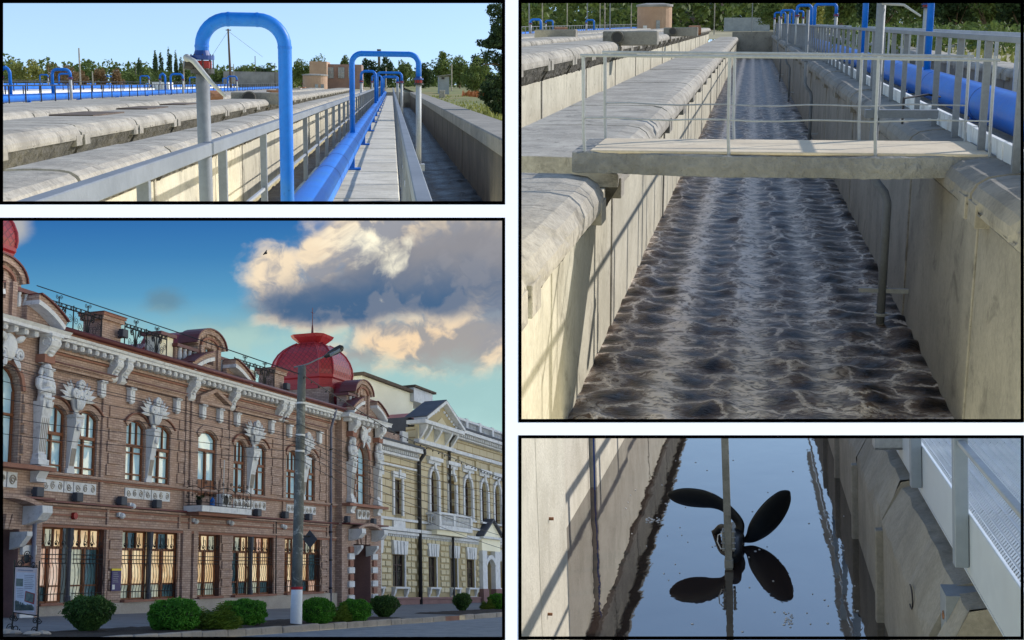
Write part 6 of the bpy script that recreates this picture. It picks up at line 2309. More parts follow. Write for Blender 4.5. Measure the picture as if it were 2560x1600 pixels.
q2 = p.at(-142, 664, x=XF - 2.6)
part(lt, 'dome_drum', MB().box((q2.x - 1.9, q2.y - 1.9, 10.2), (q2.x + 1.9, q2.y + 1.9, q2.z + .05)), 'brick')
dome(lt, q2.y, q2.x, q2.z, 2.0, 1.9)

# chimneys
def chimney(px0, px1, pt, x, lab=None):
    y0, y1 = Yp(px0, pt + 40, x), Yp(px1, pt + 40, x)
    zt = p.at((px0 + px1) / 2, pt, x=XF + x).z
    c = part(bb, 'chimney', fbox(MB(), y0 + .1, y1 - .1, 10.2, zt - .3, -.9 + x, x), 'brick')
    part(c, 'chimney_cap', fbox(MB(), y0, y1, zt - .3, zt - .14, -1.0 + x, x + .1), 'brick')
    part(c, 'chimney_cap', fbox(MB(), y0 - .05, y1 + .05, zt - .139, zt - .03, -1.05 + x, x + .15), 'brick_trim')
    part(c, 'cap_cover', fbox(MB(), y0 - .08, y1 + .08, zt - .029, zt, -1.08 + x, x + .18), 'gutter_red')
    return y0, y1, zt
ch1 = chimney(252, 306, 786, -.35)
ch2 = chimney(684, 712, 922, -.35)
# roof railing of scrolled iron
def fence_panel(L, H):
    g = MB()
    g.tube([(0, 0, 0), (0, L, 0)], .030, 4); g.tube([(0, 0, H * .72), (0, L, H * .72)], .030, 4); g.tube([(0, 0, H * .82), (0, L, H * .82)], .021, 4)
    for i in range(3):
        g.tube([(0, L * i / 2, 0), (0, L * i / 2, H * (.86 if i != 1 else 1.0))], .030, 4)
    for i in range(6):
        g.tube([(0, L * (i + .5) / 6 + .05 * math.cos(a), H * .77 + .05 * math.sin(a)) for a in [k * math.pi / 4 for k in range(8)]], .021, 4, closed=True)
    c = L / 2
    for s_ in (-1, 1):
        g.tube([(0, c + s_ * .04, .02)] + [(0, c + s_ * (.05 + .25 * k), H * (.2 + .5 * k ** .7)) for k in (.2, .5, .8)] + [q for q in spiral((c + s_ * .36, H * .62), .17, 1.5, 0, 16, -s_, 1.57 + .2 * s_, 1)], .028, 4)
        g.tube(spiral((c + s_ * .55, H * .3), .2, 1.7, 0, 18, s_, 0), .013, 4)
        g.tube(spiral((c + s_ * .15, H * .98), .1, 1.4, 0, 14, s_, 0), .012, 4)
        g.tube(spiral((c + s_ * .85, H * .45), .17, 1.6, 0, 16, -s_, 2), .012, 4)
        for k in (.1, .2, .3):
            g.tube([(0, c + s_ * .02, H * .05), (0, c + s_ * k, H * (.5 - k * .6))], .013, 4)
    return g
fl = 2.15
fm_ = fence_panel(fl, 1.35).mesh('roof_railing', 'iron')
for ya, yb in ((YL + .4, ch1[0] - .05), (ch1[1] + .1, Yp(432, 850)), (Yp(600, 920), ch2[0] - .05)):
    k = 0
    nn_ = max(1, round((yb - ya) / fl))
    for i in range(nn_):
        o = part(bb, 'roof_railing', None, None, data=fm_, absolute=False, loc=(-.3, ya - YL + i * (yb - ya) / nn_, 10.6))
        o.scale = (1, (yb - ya) / nn_ / fl, 1)
# side roof pieces seen between chimneys
part(bb, 'side_roof', MB().prism([(Yp(375, 862), 10.6), (Yp(440, 862), 10.6), (Yp(440, 862), 11.55)], 'x', XF - 3, XF - 1.2), 'roof_red')
part(bb, 'cream_pier', fbox(MB(), Yp(426, 860) - .1, Yp(455, 860), 10.3, 11.75, -1.2, -.45), 'cream_plaster')  # pier in cream plaster, paler than the brick
part(bb, 'pier_cap', fbox(MB(), Yp(424, 860) - .2, Yp(457, 860), 11.75, 11.9, -1.35, -.3), 'gutter_red')
part(bb, 'cream_pier', fbox(MB(), Yp(664, 930) - .1, Yp(680, 930), 10.3, 11.6, -1.6, -.9), 'cream_plaster')
# drain pipes
for (px, m_, z1) in ((821, 'steel_blue', 9.7),):
    y = Yp(px, 1300)
    dp = part(bb, 'drain_pipe', MB().tube([(XF + .62, y - .4, Z_COR + .3), (XF + .5, y - .3, Z_COR), (XF + .14, y, 9.3), (XF + .14, y, -.6)], .075, 10), m_, smooth=True)
    for k in range(6):
        part(dp, 'pipe_band', MB().tube([(XF + .14, y, .6 + k * 1.5), (XF + .14, y, .68 + k * 1.5)], .095, 10), 'iron')
dp = part(bb, 'drain_pipe', MB().tube([(XF + .62, YL + .2, Z_COR + .35), (XF + .5, YL + .1, Z_COR + .0), (XF + .45, YL - .5, 9.75)], .085, 10), 'gutter_red', smooth=True)
part(lt, 'drain_pipe', MB().tube([(XF + .62, Yp(78, 1350, .5), 3.9), (XF + .62, Yp(78, 1350, .5), .6)], .08, 10), 'steel_blue', smooth=True)
part(bb, 'cable_conduit', MB().tube([(XF + .1, Yp(685, 1400), 4.0), (XF + .1, Yp(685, 1500), -.6)], .03, 6), 'iron')

# balcony
by0, by1 = Yp(466, 1280) + .6, Yp(628, 1285, .95)
by0 = p.at(505, 1270, x=XF + .95).y
by1 = p.at(629, 1280, x=XF + .95).y
bal = part(bb, 'balcony', fbox(MB(), by0, by1, 4.12, 4.38, .05, .95), 'stucco')
part(bal, 'balcony_soffit', fbox(MB(), by0 + .1, by1 - .1, 3.98, 4.115, 0, .75), 'brick_trim')
def bal_panel(L, H):
    g = MB()
    g.tube([(0, 0, 0), (0, L, 0)], .014, 4); g.tube([(0, 0, .12), (0, L, .12)], .017, 4)
    g.tube([(0, 0, 0), (0, 0, H)], .018, 4); g.tube([(0, L, 0), (0, L, H)], .018, 4)
    g.tube([(0, L * (1 - math.cos(a)) / 2, H * .55 + H * .2 * math.sin(a)) for a in [k * math.pi / 8 for k in range(9)]], .02, 4)
    for s_, o_ in ((1, .25), (-1, .75)):
        g.tube(spiral((L * o_, H * .42), .16, 2.0, 0, 20, s_, 0), .014, 4)
        g.tube(spiral((L * o_, H * .9), .11, 1.8, 0, 16, -s_, 0), .013, 4)
        g.tube(spiral((L * (o_ + .08 * s_), H * .16), .1, 1.4, 0, 14, s_, 1), .012, 4)
    g.tube([(0, L * .5, 0), (0, L * .5, H)], .017, 4); g.ball((0, L * .5, H * .4), .05, 6, 4)
    return g.mesh('balcony_railing', 'iron')
L3 = (by1 - by0) / 3
bpm = bal_panel(L3, 1.1)
for i in range(3):
    part(bal, 'balcony_railing', None, None, data=bpm, absolute=False, loc=(.9, by0 - YL + i * L3, 4.4))
o = part(bal, 'balcony_railing', None, None, data=bpm, absolute=False, loc=(.88, by0 - YL + .02, 4.4))
o.rotation_euler = (0, 0, math.pi / 2); o.scale = (1, .85 / L3, 1)
# things on the balcony
ay = Yp(560, 1250, .5)
ac = thing(p, 'air_conditioner', 'white air conditioner unit standing on the balcony', 'air conditioner', (XF + .5, ay, 4.39))
part(ac, 'case', MB().bbox((-.15, -.42, .05), (.17, .42, .62), .02), 'stucco', absolute=False)
part(ac, 'fan_grille', MB().tube([(.17, -.12, .34), (.19, -.12, .34)], .22, 16), 'iron', absolute=False)
part(ac, 'louvre', MB().box((.171, .16, .12), (.18, .38, .55)), 'plinth_stone', absolute=False)
solo(p, 'water_bottle', MB().lathe([(.1, 0), (.1, .3), (.04, .38), (.04, .42)], 10, (XF + .6, Yp(531, 1262, .6), 4.39)), 'blue_paint', 'small blue bottle on the balcony beside the air conditioner', 'bottle', (XF + .6, Yp(531, 1262, .6), 4.39))
tp = thing(p, 'potted_plant', 'small dark potted plant in the left corner of the balcony', 'plant', (XF + .6, by0 + .35, 4.39))
part(tp, 'pot', MB().lathe([(.1, 0), (.15, .25)], 10), 'iron', absolute=False)
part(tp, 'leaves', leaves(MB(), (0, 0, .38), (.2, .2, .18), 160, .05, 5, .3, 3), 'leaf_dark', absolute=False)
solo(p, 'antenna', MB().tube([(XF + .3, Yp(560, 1150, .3), 4.4), (XF + .32, Yp(560, 1150, .3), 6.6)], .018, 5), 'stucco', 'thin white antenna rod standing on the balcony', 'antenna', (XF + .3, Yp(560, 1150, .3), 4.4))

# floodlights, cameras, siren, plaque on the facade
flm = MB().bbox((.12, -.2, 0), (.34, .2, .34), .02).box((0, -.05, -.02), (.16, .05, .08)).box((.1, -.22, .1), (.16, -.2, .26)).mesh('case', 'slate_col')
FL = [(82, 1222, .5, 'below the bearded statue'), (182, 1236, 0, 'under the first pair of upper windows'), (293, 1250, 0, 'left of the second relief panel'), (381, 1256, 0, 'under the second pair of upper windows'),
      (634, 1284, 0, 'right of the balcony slab'), (703, 1287, 0, 'left of the concrete lamp post'), (763, 1297, 0, 'right of the concrete lamp post'),
      (859, 1304, .5, 'over the left side of the arched door'), (925, 1306, .5, 'over the right side of the arched door'), (296, 845, -.3, 'on the brick chimney'), (707, 975, -.3, 'on the small chimney by the dome')]
for px, py, o_, lab in FL:
    q = p.at(px, py, x=XF + o_)
    z_ = q.z if (o_ < 0) else 4.18
    t = thing(p, 'floodlight', 'dark box floodlight ' + lab, 'floodlight', (q.x, q.y, z_), 'floodlights on the facade')
    part(t, 'case', None, None, data=flm, absolute=False)
cm_ = MB().ball((.14, .05, 0), (.13, .14, .12), 8, 6).box((0, -.14, -.03), (.12, .02, .14)).mesh('housing', 'stucco')
for px, py, lab in ((82, 1240, 'below the bearded statue'), (296, 1290, 'above the plaque'), (323, 1266, 'above the second ground floor window'), (482, 1304, 'left under the balcony'), (705, 1318, 'left of the lamp post'), (571, 1308, 'right under the balcony')):
    q = p.at(px, py, x=XF + .02)
    t = thing(p, 'security_camera', 'small white security camera ' + lab, 'camera', (q.x, q.y, q.z), 'security cameras on the facade')
    part(t, 'housing', None, None, data=cm_, absolute=False)
q = p.at(182, 1290, x=XF + .02)
solo(p, 'siren', MB().tube([(q.x, q.y, q.z), (q.x + .14, q.y, q.z)], .13, 12), 'red_paint', 'small round red alarm siren on the brick band above the first window', 'siren', (q.x, q.y, q.z))
q = p.at(288, 1450, x=XF + .1)
t = thing(p, 'plaque', 'purple information plaque with yellow top on the brick pier', 'sign', (q.x, q.y, q.z))
part(t, 'board', MB().box((0, -.3, -.42), (.04, .34, .36)), 'purple_print', absolute=False)
part(t, 'yellow_band', MB().box((0, -.3, .361), (.041, .34, .44)), 'yellow_print', absolute=False)
part(t, 'white_mark', MB().box((.041, -.25, -.36), (.045, -.08, -.18)), 'stucco', absolute=False)
for k in range(6):
    part(t, 'text_line', MB().box((.041, -.22, .26 - k * .07), (.044, .1 + .03 * (k % 3), .285 - k * .07)), 'print_grey', absolute=False)

# ---------------------------------------------------------------- street furniture
g0 = on_ground(740, 1562)
lp = thing(p, 'lamp_post', 'weathered concrete lamp post with whitewashed foot and red stripe', 'lamp post', g0)
topz = p.at(755, 916, y=g0.y).z
lean = (p.at(755, 916, y=g0.y).x - g0.x)
r0 = 14.5 / F * (g0.y * p.D.y - g0.x * 0.27)
def pole_seg(za, zb):
    H = topz - g0.z
    out = []
    for i in range(7):
        z = za + (zb - za) * i / 6
        u = (z - g0.z) / H
        out.append(((g0.x + lean * u, g0.y, z), r0 * (1 - .28 * u)))
    return out
zw = p.at(742, 1474, y=g0.y).z
zr = p.at(742, 1467, y=g0.y).z
for nm, za, zb, mt, e in (('white_foot', g0.z - .2, zw, 'whitewash', 1.015), ('red_stripe', zw, zr, 'stripe_red', 1.02), ('shaft', zr, topz, 'pole_concrete', 1.0)):
    sg = pole_seg(za, zb)
    part(lp, nm, MB().tube([q for q, r in sg], [r * e for q, r in sg], 20), mt, smooth=True)
for pz in (1010, 1090, 1130):
    zz_ = p.at(752, pz, y=g0.y).z
    sg = pole_seg(zz_, zz_ + .06)
    part(lp, 'band', MB().tube([q for q, r in sg], [r * 1.04 for q, r in sg], 16), 'stucco')
A = lambda px, py: p.at(px, py, y=g0.y)
part(lp, 'arm', MB().tube([A(735, 918), A(757, 914), A(772, 909), A(792, 899), A(818, 888)], .028, 8), 'grey_steel', smooth=True)
hd = MB()
a0, a1 = A(812, 892), A(858, 867)
hd.tube([a0, a0.lerp(a1, .25), a0.lerp(a1, .6), a0.lerp(a1, .9), a1], [.05, .1, .13, .12, .05], 10)
part(lp, 'lamp_head', hd, 'black_steel', smooth=True)
c0, c1 = a0.lerp(a1, .35), a0.lerp(a1, .9)
part(lp, 'lamp_lens', MB().tube([c0 + Vector((0, -.07, -.07)), c1 + Vector((0, -.07, -.07))], .06, 8), 'glass_far')
sq = [A(758, 1324), A(777, 1347), A(759, 1370), A(741, 1347)]
sgn = thing(p, 'road_sign', 'dark back of a diamond road sign behind the lamp post', 'sign', A(758, 1370) + Vector((0, .5, 0)))
part(sgn, 'plate', MB().add([q + Vector((0, .5, 0)) for q in sq] + [q + Vector((0, .53, 0)) for q in sq], [(0, 1, 2, 3), (7, 6, 5, 4), (0, 1, 5, 4), (1, 2, 6, 5), (2, 3, 7, 6), (3, 0, 4, 7)]), 'slate_col')
part(sgn, 'clamp', MB().tube([A(750, 1340) + Vector((0, .1, 0)), A(758, 1340) + Vector((0, .5, 0))], .03, 6), 'iron')

# information stand
g1 = on_ground(60, 1580)
st = thing(p, 'information_stand', 'wrought iron stand holding a printed information board by the entrance', 'sign', g1)
B = lambda px, py: p.at(px, py, y=g1.y)
fr = MB()
fr.tube([B(29, 1575), B(33, 1535), B(37, 1400)], .022, 6); fr.tube([B(92, 1580), B(95, 1540), B(99, 1402)], .022, 6)
fr.tube([B(38, 1416), B(94, 1418)], .018, 6); fr.tube([B(34, 1531), B(92, 1539)], .018, 6)
part(st, 'frame', fr, 'iron')
def scr(px, py, r, tr, dr, a0=0):
    c = B(px, py)
    pts = []
    for i in range(19):
        a = a0 + dr * tr * 2 * math.pi * i / 18
        rr = r * (1 - .8 * i / 18)
        pts.append((c.x + rr * math.cos(a), c.y, c.z + rr * math.sin(a)))
    part(st, 'scroll', MB().tube(pts, .014, 5), 'iron')
for px, py, r, d_ in ((50, 1410, .1, 1), (84, 1412, .1, -1), (62, 1398, .12, -1), (72, 1398, .12, 1), (67, 1386, .1, 1), (30, 1545, .09, 1), (38, 1545, .09, -1), (88, 1552, .09, 1), (97, 1552, .09, -1), (24, 1570, .12, 1), (40, 1572, .12, -1), (85, 1576, .1, 1)):
    scr(px, py, r, 1.5, d_)
part(st, 'medallion', MB().ball(B(67, 1397), (.09, .03, .12), 10, 6), 'iron')
def plate(name, pts, dy, mt, th=.012):
    q = [B(*a) + Vector((0, dy, 0)) for a in pts]
    r = [a + Vector((0, th, 0)) for a in q]
    return part(st, name, MB().add(q + r, [(0, 1, 2, 3), (7, 6, 5, 4), (0, 1, 5, 4), (1, 2, 6, 5), (2, 3, 7, 6), (3, 0, 4, 7)]), mt)
plate('board', [(39, 1418), (93, 1420), (90, 1537), (34, 1530)], -.01, 'board_print', .03)
plate('board_sheet', [(42, 1430), (89, 1432), (86, 1530), (39, 1524)], -.015, 'board_print_light', .004)
plate('photo', [(42, 1446), (59, 1447), (58, 1466), (41, 1465)], -.021, 'print_green', .004)
plate('picture_frame', [(65, 1477), (88, 1484), (86, 1511), (62, 1503)], -.021, 'red_paint', .004)
plate('picture', [(67, 1480), (86, 1486), (84, 1507), (64, 1501)], -.027, 'print_green', .004)
mb = MB()
for k in range(8):
    q0_, q1_ = B(62, 1438 + k * 4.6) + Vector((0, -.02, 0)), B(86 - (k * 7) % 5, 1439 + k * 4.6) + Vector((0, -.02, 0))
    mb.beam(q0_, q1_, .004, .016, (0, 0, 1))
for k in range(6):
    mb.beam(B(43, 1471 + k * 4.2) + Vector((0, -.02, 0)), B(60 - (k * 5) % 4, 1472 + k * 4.2) + Vector((0, -.02, 0)), .004, .014, (0, 0, 1))
mb.beam(B(46, 1425) + Vector((0, -.02, 0)), B(84, 1427) + Vector((0, -.02, 0)), .004, .03, (0, 0, 1))
part(st, 'text_lines', mb, 'print_grey')
mb = MB()
rt = random.Random(3)
for k in range(26):
    px_ = 40 + k * 1.75
    mb.beam(B(px_, 1526) + Vector((0, -.02, 0)), B(px_, 1518 - rt.uniform(0, 9) - max(0, 12 - k) * 1.1) + Vector((0, -.02, 0)), .05, .004, (0, 1, 0))
part(st, 'landscape', mb, 'print_green')
for i, (px, py, s_) in enumerate(((16, 1585, 1), (38, 1588, .8), (78, 1591, 1.2), (108, 1590, 1))):
    q = on_ground(px, py)
    solo(p, 'stone', MB().ball((q.x, q.y, q.z + .04), (.2 * s_, .22 * s_, .09), 7, 5, .14), 'plinth_stone', ['pale stone at the left foot of the stand', 'small stone between the feet of the stand', 'flat stone before the right foot of the stand', 'stone right of the stand'][i], 'stone', q, 'stones round the information stand')
q = on_ground(60, 1552)
# shrubs
SH = [('cup', 171, 270, 1497, 1583, 'leaf_box_dark', 'clipped dark round shrub with narrow foot, before the first window'),
      ('ball', 380, 489, 1504, 1580, 'leaf_box', 'large bright green clipped shrub, first of the row'),
      ('flat', 471, 600, 1510, 1577, 'leaf_juniper', 'spreading yellow green juniper between two clipped shrubs'),
      ('ball', 557, 657, 1505, 1567, 'leaf_box', 'bright green clipped shrub left of the lamp post'),
      ('ball', 757, 830, 1501, 1562, 'leaf_box', 'bright green clipped shrub right of the lamp post'),
      ('flat', 818, 876, 1509, 1558, 'leaf_juniper', 'small juniper right of the lamp post'),
      ('ball', 852, 923, 1503, 1556, 'leaf_box', 'bright green clipped shrub before the arched door'),
      ('cup', 929, 993, 1494, 1546, 'leaf_box_dark', 'clipped dark round shrub before the yellow building'),
      ('cup', 1136, 1176, 1488, 1530, 'leaf_box_dark', 'small clipped round shrub in the farther bed'),
      ('flat', 1200, 1236, 1500, 1526, 'leaf_juniper', 'low shrub at the right end of the farther bed'),
      ('ball', 1223, 1266, 1488, 1526, 'leaf_box', 'rightmost green clipped shrub, cut by the frame')]
leafy('leaf_juniper', srgb(58, 84, 26), srgb(112, 134, 44), trans=.15)
for i, (kd, x0, x1, yt, yb_, mt, lab) in enumerate(SH):
    c = (x0 + x1) / 2
    g = on_ground(c, yb_ - 2)
    sc = (g.y * p.D.y - g.x * .27) / F
    w, h = (x1 - x0) / 2 * sc * 1.1, (yb_ - yt) * sc * 1.03
    t = thing(p, 'shrub', lab, 'shrub', g, 'shrubs along the street')
    rsx = np.random.RandomState(200 + i)
    N_ = int(7000 * min(1.3, (x1 - x0) / 90) + 1500)
    d = rsx.normal(size=(N_, 3)); d /= np.linalg.norm(d, axis=1)[:, None]
    lump = 1 + .07 * np.sin(d[:, 0] * 7 + i) * np.sin(d[:, 1] * 6 + 2 * i) + .05 * np.sin(d[:, 2] * 11 + d[:, 0] * 7 + i)
    if kd == 'flat':
        k_ = rsx.rand(N_) ** .5
        P_ = d * np.array([w, w * .8, h * .5]) * k_[:, None]
        P_[:, 2] = np.abs(P_[:, 2]) * (1.3 + .5 * np.sin(P_[:, 0] / w * 7)) * .9 + rsx.rand(N_) * h * .25
        P_[:, 0] += P_[:, 2] * .15
        cz = 0
    else:
        sh = np.sign(d[:, 2:3]) * np.abs(d[:, 2:3]) ** .8
        P_ = np.hstack([np.sign(d[:, :2]) * np.abs(d[:, :2]) ** .86 * np.array([w, w]), sh * h * .5]) * lump[:, None] * (rsx.uniform(.86, 1.03, (N_, 1)) + (rsx.rand(N_, 1) < .03) * .09)
        if kd == 'cup':
            f = np.clip((P_[:, 2] + h * .5) / (h * .55), 0, 1)
            P_[:, :2] *= (.42 + .58 * f)[:, None] * 1.05
        cz = h * .5
        P_[:, 2] += cz
    a_ = rsx.normal(size=(N_, 3)); a_ /= np.linalg.norm(a_, axis=1)[:, None]
    b_ = np.cross(a_, rsx.normal(size=(N_, 3))); b_ /= np.linalg.norm(b_, axis=1)[:, None]
    sz = .032 * rsx.uniform(.6, 1.4, (N_, 1)) * (1.0 if kd != 'flat' else 1.1)
    if kd == 'flat':
        a_ = np.stack([np.sign(P_[:, 0]) * .9 + rsx.normal(size=N_) * .3, rsx.normal(size=N_) * .4, .25 + rsx.normal(size=N_) * .2], 1); sz = sz * 1.6
        b_ = b_ * .4
    q_ = np.stack([P_ - a_ * sz, P_ + b_ * sz * .6, P_ + a_ * sz, P_ - b_ * sz * .6], 1).reshape(-1, 3)
    mb = MB()
    mb.v = [tuple(v) for v in q_.tolist()]
    mb.f = [(4 * k, 4 * k + 1, 4 * k + 2, 4 * k + 3) for k in range(N_)]
    part(t, 'foliage', mb, mt, absolute=False)
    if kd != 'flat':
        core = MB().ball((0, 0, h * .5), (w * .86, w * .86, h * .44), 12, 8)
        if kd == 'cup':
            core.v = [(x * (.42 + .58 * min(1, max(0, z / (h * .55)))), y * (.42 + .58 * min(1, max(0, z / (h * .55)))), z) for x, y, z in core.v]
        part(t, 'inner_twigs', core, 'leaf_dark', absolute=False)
    part(t, 'stem', MB().tube([(0, 0, -.1), (0, 0, h * .4)], .05, 6).tube([(0, 0, 0), (w * .3, 0, h * .3)], .03, 5), 'bark', absolute=False)

UNIT = 48.0


# ---------------------------------------------------------------- yellow building
p = P5
XB = -32.94
yb1 = thing(p, 'yellow_building', 'low yellow plaster wing with rusticated ground floor beside the brick tower', 'building', (XB, 69.4, 1.4))
yb2 = thing(p, 'yellow_building', 'tall yellow plaster house with arched windows, pediment and white balustrade', 'building', (XB, 76.1, 1.4))
def yb(px, py):
    return p.at(px, py, x=XB).y
LW1 = [(924, 948), (982, 1010)]
LW2 = [(1070, 1089), (1125, 1141), (1166, 1184), (1241, 1253)]
UW1 = [(926, 948), (984, 1003)]
UW2 = [(1072, 1090), (1119, 1134), (1157, 1175), (1199, 1214), (1232, 1247)]
h1 = [(yb(a, 1425), yb(b_, 1425), 2.4, 4.32) for a, b_ in LW1] + [(yb(a, 1240), yb(b_, 1240), 6.82, 8.95) for a, b_ in UW1]
h2 = [(yb(a, 1425), yb(b_, 1425), 2.4, 4.32) for a, b_ in LW2] + [(yb(a, 1240), yb(b_, 1240), 7.1, 10.0) for a, b_ in UW2]
pdy0, pdy1 = yb(1207, 1450), yb(1226, 1450)
h2.append((pdy0, pdy1, 0, 4.4))
Y0, Y1, Y2 = 69.0, 76.15, 94.2
mb = MB(); wall_with_holes(mb, Y0, Y1, .2, 5.7, h1, -.6, 0, XB); part(yb1, 'lower_wall', mb, 'yellow_groove')
mb = MB(); wall_with_holes(mb, Y0, Y1, 5.7, 11.0, h1, -.6, 0, XB); part(yb1, 'upper_wall', mb, 'yellow_ashlar')
mb = MB(); wall_with_holes(mb, Y1, Y2, .2, 5.7, h2, -.6, .05, XB); part(yb2, 'lower_wall', mb, 'yellow_groove')
mb = MB(); wall_with_holes(mb, Y1, Y2, 5.7, 12.6, h2, -.6, .05, XB)
for a, b_, z0, z1 in h2[4:9]:
    arch_fill(mb, a, b_, 9.35, 10.0, -.6, .05, XB)
part(yb2, 'upper_wall', mb, 'yellow_ashlar')
# rusticated blocks of the ground floor
blk = {}
def rust(t, ya, yb_, holes, x):
    y00 = t['_b'][1]
    for r in range(9):
        z = 2.05 + r * .39
        y = ya + .1 + (.3 if r % 2 else 0)
        k = 0
        while y < yb_ - .3:
            L = .52 if (k + r) % 2 else .78
            if not any(y < h[1] + .12 and y + L > h[0] - .12 and z < h[3] + .75 and z + .3 > h[2] - .75 for h in holes if h[2] < 4.4):
                if L not in blk:
                    blk[L] = MB().bbox((0, 0, 0), (.07, L, .29), .03).mesh('block', 'yellow_plaster')
                part(t, 'block', None, None, data=blk[L], absolute=False, loc=(x, y - y00, z - 1.4))
            y += L + .1
            k += 1
rust(yb1, Y0 + .9, Y1, h1, .0)
rust(yb2, Y1, Y2, h2, .05)
def yc_(t, ya, yb_, z0, z1, o0, o1, mt, nm='string_course'):
    return part(t, nm, fbox(MB(), ya, yb_, z0, z1, o0, o1, XB), mt)
for t, ya, yb_ in ((yb1, Y0, Y1), (yb2, Y1, Y2)):
    yc_(t, ya, yb_, .2, 1.62, 0, .22, 'pink_stone', 'plinth'); yc_(t, ya, yb_, 1.62, 1.75, 0, .28, 'pink_stone', 'plinth_cap')
    yc_(t, ya, yb_, 5.55, 5.72, 0, .22, 'stucco'); yc_(t, ya, yb_, 5.75, 5.95, 0, .34, 'stucco'); yc_(t, ya, yb_, 6.4, 6.55, 0, .16, 'stucco', 'sill_course')
    dn = MB().box((0, 0, 0), (.16, .12, .13)).mesh('dentil', 'stucco')
    y = ya + .1
    while y < yb_ - .1:
        part(t, 'dentil', None, None, data=dn, absolute=False, loc=(0.005, y - t['_b'][1], 5.4 - 1.4))
        y += .27
# windows
for (a, b_, z0, z1), t in [(q, yb1) for q in h1] + [(q, yb2) for q in h2[:4]]:
    low = z0 < 5
    wi = window(t, a, b_, z0, z1, z1, -.18, 'wood_frame_dark', 'glass_dark', 'plain', XB, .05)
    if low:
        g = MB()
        for k in range(5):
            yy = a + (b_ - a) * (k + .5) / 5
            g.tube([(XB - .06, yy, z0), (XB - .06, yy, z1)], .014, 4)
        g.tube([(XB - .06, a, z0 + .9), (XB - .06, b_, z0 + .9)], .014, 4)
        part(wi, 'grille', g, 'iron')
        sur = MB().prism([(a - .12, z1 + .02), (b_ + .12, z1 + .02), (b_ + .3, z1 + .85), (a - .3, z1 + .85)], 'x', XB, XB + .2)
        ks = part(t, 'lintel', sur, 'stucco')
        for k in (-.33, 0, .33):
            yy = (a + b_) / 2 + k * (b_ - a) * .9
            part(ks, 'keystone', MB().prism([(yy - .08, z1 + .03), (yy + .08, z1 + .03), (yy + .13, z1 + .8), (yy - .13, z1 + .8)], 'x', XB + .2, XB + .26), 'stucco')
        sl = part(t, 'sill', fbox(MB(), a - .25, b_ + .25, z0 - .14, z0 - .03, 0, .32, XB), 'stucco')
        for yy in (a - .1, b_ + .1):
            part(sl, 'sill_console', MB().prism([(XB, z0 - .14), (XB + .28, z0 - .14), (XB + .22, z0 - .4), (XB + .1, z0 - .62), (XB, z0 - .66)], 'y', yy - .12, yy + .12), 'stucco')
        part(sl, 'apron', fbox(MB(), a - .2, b_ + .2, z0 - .74, z0 - .62, 0, .18, XB), 'stucco')
        part(t, 'jamb', fbox(MB(), b_ + .002, b_ + .14, z0 - .02, z1 + .02, 0, .09, XB), 'stucco')
    else:
        part(t, 'architrave', fbox(fbox(fbox(MB(), a - .22, a - .002, z0 - .1, z1 + .1, 0, .1, XB), b_ + .002, b_ + .25, z0 - .1, z1 + .1, 0, .1, XB), a - .35, b_ + .4, z1 + .1, z1 + .45, 0, .16, XB), 'stucco')
        part(t, 'keystone', fbox(MB(), (a + b_) / 2 - .13, (a + b_) / 2 + .13, z1 + .05, z1 + .6, .161, .24, XB), 'stucco')
        part(t, 'apron', fbox(MB(), a - .25, b_ + .35, 5.98, 6.39, 0, .12, XB), 'stucco')
for (a, b_, z0, z1) in h2[4:9]:
    window(yb2, a, b_, z0, 9.35, 10.0, -.22, 'wood_frame_dark', 'glass_dark', 'plain', XB, .05)
    w_ = MB(); o1 = arch_band(w_, arch_fill(MB(), a - .03, b_ + .03, 9.35, 10.03, 0, 1), .26, .05, .2, XB)
    fbox(w_, a - .3, a - .03, z0 - .1, 9.35, .05, .2, XB); fbox(w_, b_ + .03, b_ + .36, z0 - .1, 9.35, .05, .2, XB)
    part(yb2, 'architrave', w_, 'stucco')
    part(yb2, 'window_hood', fbox(MB(), a - .5, b_ + .55, 10.62, 10.86, .05, .36, XB).box((XB + .05, a - .35, 10.4), (XB + .2, b_ + .4, 10.62)), 'stucco')
    part(yb2, 'keystone', MB().prism([((a + b_) / 2 - .1, 10.02), ((a + b_) / 2 + .1, 10.02), ((a + b_) / 2 + .16, 10.5), ((a + b_) / 2 - .16, 10.5)], 'x', XB + .2, XB + .3), 'stucco')
    part(yb2, 'sill', fbox(MB(), a - .35, b_ + .4, z0 - .16, z0 - .04, .05, .34, XB), 'stucco')
for px in (1108, 1148, 1190, 1224):
    y = yb(px, 1240)
    part(yb2, 'pilaster', fbox(MB(), y - .28, y + .28, 6.6, 11.4, .05, .17, XB), 'yellow_ashlar')
# entablature, cornice, balustrade of the tall part
yc_(yb2, Y1, Y2, 11.55, 11.78, .05, .26, 'stucco', 'architrave_band')
yc_(yb2, 82.6, Y2, 12.62, 12.72, .05, .4, 'stucco', 'cornice'); yc_(yb2, 82.6, Y2, 12.95, 13.18, .05, .8, 'stucco', 'cornice')
dn = MB().box((0, 0, 0), (.5, .16, .2)).mesh('modillion', 'stucco')
y = 82.8
while y < Y2:
    part(yb2, 'modillion', None, None, data=dn, absolute=False, loc=(.1, y - 76.1, 12.735 - 1.4))
    y += .38
yc_(yb2, 82.6, Y2, 13.2, 13.34, -.2, .84, 'slate_col', 'gutter')
yc_(yb2, 82.6, Y2, 13.36, 13.5, -.5, .0, 'stucco', 'balustrade_base'); yc_(yb2, 82.6, Y2, 14.1, 14.26, -.5, .02, 'stucco', 'balustrade_rail')
bl = MB().lathe([(.06, 0), (.1, .15), (.05, .35), (.09, .55), (.07, .6)], 8).mesh('baluster', 'stucco')
y = 82.8
k = 0
